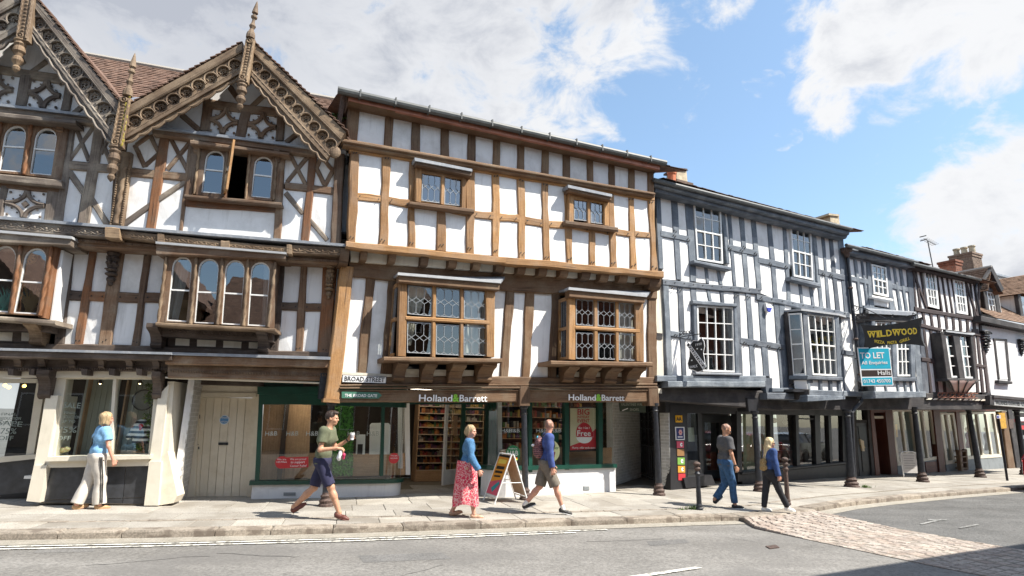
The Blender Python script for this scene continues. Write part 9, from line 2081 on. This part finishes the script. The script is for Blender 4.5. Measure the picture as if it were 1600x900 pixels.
m_,nt_,b__ = _new('skirt_floral'); v_ = nt_.nodes.new('ShaderNodeTexVoronoi'); v_.inputs['Scale'].default_value = 20; wv = nt_.nodes.new('ShaderNodeVectorMath'); wv.operation = 'ADD'; nn = nt_.nodes.new('ShaderNodeTexNoise'); nn.inputs['Scale'].default_value = 9; nt_.links.new(pos(nt_),nn.inputs['Vector']); sc2 = nt_.nodes.new('ShaderNodeVectorMath'); sc2.operation = 'SCALE'; nt_.links.new(nn.outputs['Color'],sc2.inputs[0]); sc2.inputs['Scale'].default_value = .16; nt_.links.new(pos(nt_),wv.inputs[0]); nt_.links.new(sc2.outputs[0],wv.inputs[1]); nt_.links.new(wv.outputs[0],v_.inputs['Vector'])
v_.feature = 'DISTANCE_TO_EDGE'; nt_.links.new(ramp(nt_,v_.outputs[0],[(.0,(.70,.50,.46)),(.07,(.60,.20,.22)),(.13,(.58,.03,.07)),(1,(.5,.02,.06))]),b__.inputs['Base Color']); b__.inputs['Roughness'].default_value = .8
denim = cloth('denim_jacket',(.065,.17,.32),.3,40)
def ex2(c):
    s = c['s']; W = c['W']; mb = MB()
    ch = c['chest']; 
    for y in (-.075,.03): P = [W(ch+V3(.125*s,y*s,.04*s)),W(ch+V3(.125*s,(y+.045)*s,.04*s)),W(ch+V3(.128*s,(y+.045)*s,.0)),W(ch+V3(.128*s,y*s,.0))]
    wr = c['A'][-1][2]; hv = c['A'][-1][5]
    strap(c,[c['shc']+V3(.09*s,.0,.02),c['chest']+V3(.135*s,-.03,0),c['waist']+V3(.13*s,-.06,0)],.006,blk,'neckline')
person('blonde woman in blue denim jacket and long red floral skirt walking right',726,808,3,1.60,4,{-1:(14,10,0),1:(-10,-24,14)},{-1:((.22,-.24,-1),(.55,-.08,-.9),(.5,0,-.9),(0,.9,-.1),1.2),1:((-.2,.25,-1),(.2,.05,-1))},dict(yaw=-22,pitch=6,lean=8),sk3,hair_fn('tied',hbld),top_fn(denim,1.98,hem=.05,loose=.024,name='denim_jacket',collar=True,seed=5),skirt(m_,.21,.172,.21,.3,.0),shoe_fn(tanm,tanm,-.02),female=True)
# 3 man with backpack
def stripe_mat(name,cols,sc_):
    m,nt,b = _new(name); w = nt.nodes.new('ShaderNodeTexWave'); w.bands_direction = 'Z'; w.inputs['Scale'].default_value = sc_; w.inputs['Distortion'].default_value = 3.5; w.inputs['Detail'].default_value = 3; w.inputs['Detail Scale'].default_value = 3; nt.links.new(pos(nt),w.inputs['Vector'])
    vn = nt.nodes.new('ShaderNodeTexVoronoi'); vn.inputs['Scale'].default_value = 26; nt.links.new(pos(nt),vn.inputs['Vector'])
    a = ramp(nt,w.outputs[0],[(i/(len(cols)-1),c) for i,c in enumerate(cols)]); c2 = mixc(nt,ramp(nt,vn.outputs['Distance'],[(.25,(.6,.6,.6)),(.32,(0,0,0))]),a,cols[0]); nt.links.new(c2,b.inputs['Base Color']); b.inputs['Roughness'].default_value = .85; return m
pack_m = stripe_mat('backpack_woven',[(.32,.20,.19),(.26,.04,.04),(.02,.018,.03),(.28,.08,.07),(.02,.02,.04),(.03,.02,.03)],9)
def backpack(c,size=(.085,.145,.21),mat=None,dz=.02,name='backpack',lab='',cat='backpack',dx_=0,dy=0,low=0):
    s = c['s']; p = c['chest']-V3(.165+dx_,-dy,dz)*s; r = thing(name,tuple(c['W'](p)),lab,cat); S = SDF(p-V3(.3,.3,.35),p+V3(.3,.3,.35),.010); S.ell(p,np.array(size)*s,.03); S.cap(p-V3(0,size[1]*.55,size[2]*.55)*s,p+V3(0,size[1]*.55,-size[2]*.55)*s,size[0]*.85*s,k=.04); S.cap(p+V3(.01,-size[1]*.4,size[2]*.45)*s,p+V3(.01,size[1]*.4,size[2]*.45)*s,size[0]*.6*s,k=.05); S.ell(p+V3(-size[0]*.75,0,-size[2]*.35)*s,(size[0]*.55*s,size[1]*.75*s,size[2]*.42*s),.02); S.wrinkle(.006,35,9); S.mesh('pack',mat,r,c['T']); return r,p
def ex3(c):
    s = c['s']; r,p = backpack(c,mat=pack_m,lab='red and black patterned backpack on the back of the man in the blue jacket',dz=.06)
    for s_ in (-1,1):
        y = s_*.105*s; strapp = [c['shc']+V3(-.10*s,y,.0),c['shc']+V3(-.03*s,y,.075*s),c['shc']+V3(.075*s,y,.03*s),c['chest']+V3(.130*s,y,-.02),c['waist']+V3(.07*s,y*1.5,-.02),c['waist']+V3(-.08*s,y*1.45,-.04)]; mb = MB(); tube(mb,[c['W'](q_) for q_ in strapp],.024,8,flat_=.5); mb.build('shoulder_strap',blk,r,smooth=True)
    q = SDF(p-V3(.3,.3,.3),p+V3(.3,.3,.3),.009); q.ell(p+V3(-.10,0,.03),(.045,.035,.03)); q.wrinkle(.008,40,2); q.mesh('white_cloth','text_white',r,c['T']); q = SDF(p-V3(.3,.3,.3),p+V3(.3,.3,.4),.009); q.ell(p+V3(-.03,-.04,.17),(.02,.02,.04)); q.mesh('bottle_top',flat('turquoise',(.05,.42,.55)),r,c['T'])
person('man in blue jacket and khaki shorts looking away towards the shop',852,803,4,1.74,4,{-1:(24,20,-12),1:(-14,-40,20)},{-1:((.04,-.20,-1),(.16,-.06,-1),(.2,0,-1),(0,1,-.1),1.0),1:((.1,.22,-1),(.4,.05,-1))},dict(yaw=62,pitch=2,lean=8),sk3,hair_fn('crop',hstub),top_fn(cloth('jacket_blue',(.045,.075,.23),.3,12),1.95,hem=-.03,loose=.024,name='jacket',collar=True,seed=8),bot_fn(cloth('shorts_khaki',(.17,.15,.12)),.98,.024,'shorts',.012),shoe_fn(blk,flat('sole_white',(.6,.6,.6)),0,socks=white_s),extra=ex3)
# 4 bald man
def ex4(c):
    glasses(c); wr,el = c['A'][-1][2],c['A'][-1][1]; d = unit(el-wr); mb = MB(); lathe(mb,c['W'](wr+d*.01),c['W'](wr+d*.04),[(0,.032),(1,.033)],12); mb.build('watch',blk,c['root'])
jean = cloth('jeans_blue',(.035,.095,.20),.4,16)
person('bald man in sunglasses, grey polo shirt and jeans walking right with his head bowed',1137,793,2,1.72,3,{-1:(13,4,0),1:(2,-38,40)},{-1:((.06,-.20,-1),(.28,-.04,-1),(.3,0,-1),(0,1,-.1),1.1),1:((-.05,.22,-1),(.2,.05,-1))},dict(yaw=-12,pitch=30,lean=12),sk1,hair_fn('crop',hstub),top_fn(cloth('polo_grey',(.085,.085,.09)),.70,hem=-.05,loose=.026,name='polo_shirt',collar=True,seed=11),bot_fn(jean,1.93,.016,'jeans',.010),shoe_fn(blk,white_s),build=1.14,extra=ex4)
# 5 blonde woman with small rucksack
def ex5(c):
    glasses(c); s = c['s']; r,p = backpack(c,(.065,.11,.15),stripe_mat('bag_monogram',[(.12,.06,.02),(.48,.30,.08),(.16,.08,.03),(.62,.50,.28)],14),.18,'small_rucksack','small brown and gold rucksack slung behind the blonde woman','bag',dx_=.005)
    mb = MB(); tube(mb,[c['W'](q_) for q_ in (p+V3(.02,-.05,.12),c['shc']+V3(-.08*s,-.08,.02),c['shc']+V3(-.02*s,-.09,.07*s),c['chest']+V3(.10*s,-.09,.03))],.010,6); mb.build('strap','leadcame',r)
person('woman with long blonde hair, blue jacket, black leggings and white boots walking right',1207,799.5,0,1.46,5,{-1:(22,24,-8),1:(-12,-10,2)},{-1:((.02,-.2,-1),(.20,-.05,-1),(.3,0,-1),(0,1,-.1),1.1),1:((.1,.22,-1),(.35,.05,-1))},dict(yaw=-8,pitch=12,lean=6),sk3,hair_fn('long',hplat),top_fn(cloth('jacket_royal_blue',(.03,.065,.19),.35,14),1.98,hem=-.01,loose=.026,name='jacket',seed=13),bot_fn(cloth('leggings_black',(.022,.023,.028)),1.97,.017,'leggings'),shoe_fn(white_s,white_s,.03,socks=white_s),female=True,extra=ex5)
# 6 woman seen from behind at the left shop
wt_m,nt_,b__ = _new('trousers_cream_striped'); nt_.links.new(ramp(nt_,noise_node(nt_,pos(nt_),12,4),[(.3,(.50,.46,.41)),(.7,(.62,.58,.52))]),b__.inputs['Base Color']); b__.inputs['Roughness'].default_value = .9
def ex6(c):
    s = c['s']; strap(c,[c['shc']+V3(.02,-.085,.075)*s,c['shc']+V3(-.075,-.05,.02)*s,c['chest']+V3(-.140,.01,0)*s,c['waist']+V3(-.125,.10,.03)*s,c['waist']+V3(-.06,.155,0)*s],.020,flat('strap_olive',(.09,.09,.07)))
    strap(c,[c['waist']+V3(.03,-.17,-.03)*s,c['hipc']+V3(.06,-.20,-.05)*s],.018,blk,'bag_edge')
    for s_ in (-1,):
        hip,kn,an = c['L'][s_][:3]
        for dx_ in (-.014,.014):
            pts = [hip+V3(dx_,s_*.125*s,.02),hip*.5+kn*.5+V3(dx_,s_*.120*s,0),kn+V3(dx_,s_*.106*s,0),kn*.5+an*.5+V3(dx_,s_*.114*s,0),an+V3(dx_,s_*.120*s,.04)]; mb = MB(); tube(mb,[c['W'](q_) for q_ in pts],.009,5); mb.build('side_stripe',blk,c['root'])
person('blonde woman in pale blue T-shirt and wide cream trousers, seen from behind',138,796,48,1.66,3,{-1:(12,6,-2),1:(-8,-16,8)},{-1:((.20,-.28,-1),(.42,-.10,-1),(.4,0,-1),(0,.9,-.2),.9),1:((-.02,.20,-1),(.15,.04,-1))},dict(yaw=-18,pitch=2,lean=4),sk3,hair_fn('bob',hbld),top_fn(cloth('tshirt_sky',(.21,.42,.66)),.66,hem=.03,loose=.026,name='t_shirt',seed=17),bot_fn(wt_m,1.97,.020,'wide_trousers',.045),shoe_fn(flat('sandal_gold',(.45,.28,.14)),tanm,-.03),female=True,build=1.12,extra=ex6)
# ================================================================ things in the left shop window
wp = LP.at(-.55)
mr_ = thing('round_mirror',tuple(wp.p(224,624)),'round black-rimmed mirror on the pale boarded wall inside the left shop','mirror')
c = wp.sz(224,625); rr = abs(wp.sz(241,625)[0]-c[0]); mb = MB(); tube(mb,[wp.w(c[0]+rr*math.cos(2*math.pi*k/28),c[1]+rr*math.sin(2*math.pi*k/28),0) for k in range(28)],.012,6,closed=True); mb.build('rim','black',mr_)
mb = MB(); mb.add([wp.w(c[0]+rr*math.cos(2*math.pi*k/28),c[1]+rr*math.sin(2*math.pi*k/28),-.01) for k in range(28)],[tuple(range(28))]); mb.build('glass',plain('mirror_face',(.35,.36,.34),.25,.3,2,0,.6),mr_)
def foliage(pl,boxes,n,lab,name='trailing_plant',r=(.02,.045)):
    mb = MB(); c0 = None
    for k in range(n):
        x0,y0,x1,y1,d0,d1 = random.choice(boxes); P = pl.p(random.uniform(x0,x1),random.uniform(y0,y1),random.uniform(d0,d1)); a = random.random()*6.28; rr_ = random.uniform(*r); v1 = Vector((math.cos(a),math.sin(a)*.6,random.uniform(-1,.4)))*rr_; v2 = Vector((-math.sin(a),math.cos(a)*.6,random.uniform(-.3,.6)))*rr_*.6
        mb.add([P,P+v1+v2,P+v1*1.9,P+v1-v2],[(0,1,2,3)])
    x0,y0,x1,y1,d0,d1 = boxes[0]; return mb.build(name,'leaf_green',None,origin=tuple(pl.p((x0+x1)/2,y1,d0)),top=(lab,'plant'))
foliage(LP.at(-.30),[(229,596,245,625,-.1,.1),(233,600,245,612,-.1,.1),(226,615,240,632,-.1,.1),(224,645,238,665,-.05,.1),(232,660,240,690,-.05,.05),(212,690,222,703,-.05,.05)],520,'green trailing plant hanging in the right corner of the left shop window')
st_m,nt_,b__ = _new('striped_dress'); w = nt_.nodes.new('ShaderNodeTexWave'); w.bands_direction = 'Z'; w.inputs['Scale'].default_value = 3.4; w.inputs['Distortion'].default_value = .3; nt_.links.new(pos(nt_),w.inputs['Vector']); nt_.links.new(ramp(nt_,w.outputs[0],[(.48,(.015,.018,.03)),(.55,(.7,.7,.7))]),b__.inputs['Base Color'])
a,z = LP.sz(217,707,-.32); b0 = LP.w(a,z,-.32); r = thing('dress_stand',tuple(b0),'stand wearing a navy and white striped top in the left shop window','mannequin')
S0 = SDF((-.3,-.2,0),(.3,.2,.75),.012); S0.cap((0,0,.20),(0,0,.42),.15,.115,k=.04,flat_=((0,1,0),.62),cut=((0,0,.17),(0,0,-1))); S0.cap((-.10,0,.52),(.10,0,.52),.06,k=.06); S0.cap((0,0,.4),(0,0,.52),.11,k=.04,flat_=((0,1,0),.62)); S0.cap((-.13,0,.50),(-.22,0,.28),.045,.05,k=.03); S0.cap((.13,0,.50),(.22,0,.28),.045,.05,k=.03); S0.wrinkle(.006,22,1)
ca,sa = math.cos(LP.a),math.sin(LP.a); S0.mesh('striped_top',st_m,r,(np.array([[ca,-sa,0],[sa,ca,0],[0,0,1]]),np.array(b0)))
mb = MB(); lathe(mb,b0,b0+Vector((0,0,.2)),[(0,.10),(.1,.10),(.15,.02),(1,.02)],10); lathe(mb,b0+Vector((0,0,.55)),b0+Vector((0,0,.66)),[(0,.04),(.6,.035),(.7,.05),(1,.01)],10); mb.build('stand','panelwood',r); mb = MB(); P = b0+Vector((0,0,.50))+LP.n*.10; ball(mb,P,(.05,.02,.035),8,4); ball(mb,P-Vector((.0,0,.05)),(.03,.02,.04),6,4); mb.build('scarf_knot',red,r)
for x,y in ((157,596),(219,596)):
    P = LP.p(x,y,-.35); r = thing('spotlight',tuple(P),'small black pendant spotlight behind the left shop glass, %s' % ('above the window lettering' if x < 200 else 'above the round mirror'),'lamp'); mb = MB(); lathe(mb,P+Vector((0,0,.06)),P-Vector((0,0,.04)),[(0,.012),(.3,.02),(1,.045)],10); mb.build('shade','black',r); mb = MB(); ball(mb,P-Vector((0,0,.035)),.022,8,6); mb.build('bulb',emis('bulb_warm',(1,.75,.4),5),r)
for x,y in ((8,602),(14,605),(38,603)):
    P = L0.p(x,y,-.5); mb = MB(); ball(mb,P,.035,8,6); mb.build('bulb',emis('bulb_amber',(1,.55,.12),4) if 'ba' not in globals() else ba,GB); 
P = LP.p(98,703,-.25); mb = MB(); ball(mb,P,(.12,.06,.05),10,6); ball(mb,P+Vector((.08,0,.02)),(.06,.05,.05),8,6); r = thing('flower_bowl',tuple(P),'low bowl of pink and lime flowers behind the bottom left corner of the window','flowers'); mb.build('flowers',stripe_mat('flower_mix',[(.5,.12,.16),(.3,.55,.12),(.6,.55,.4)],12),r)
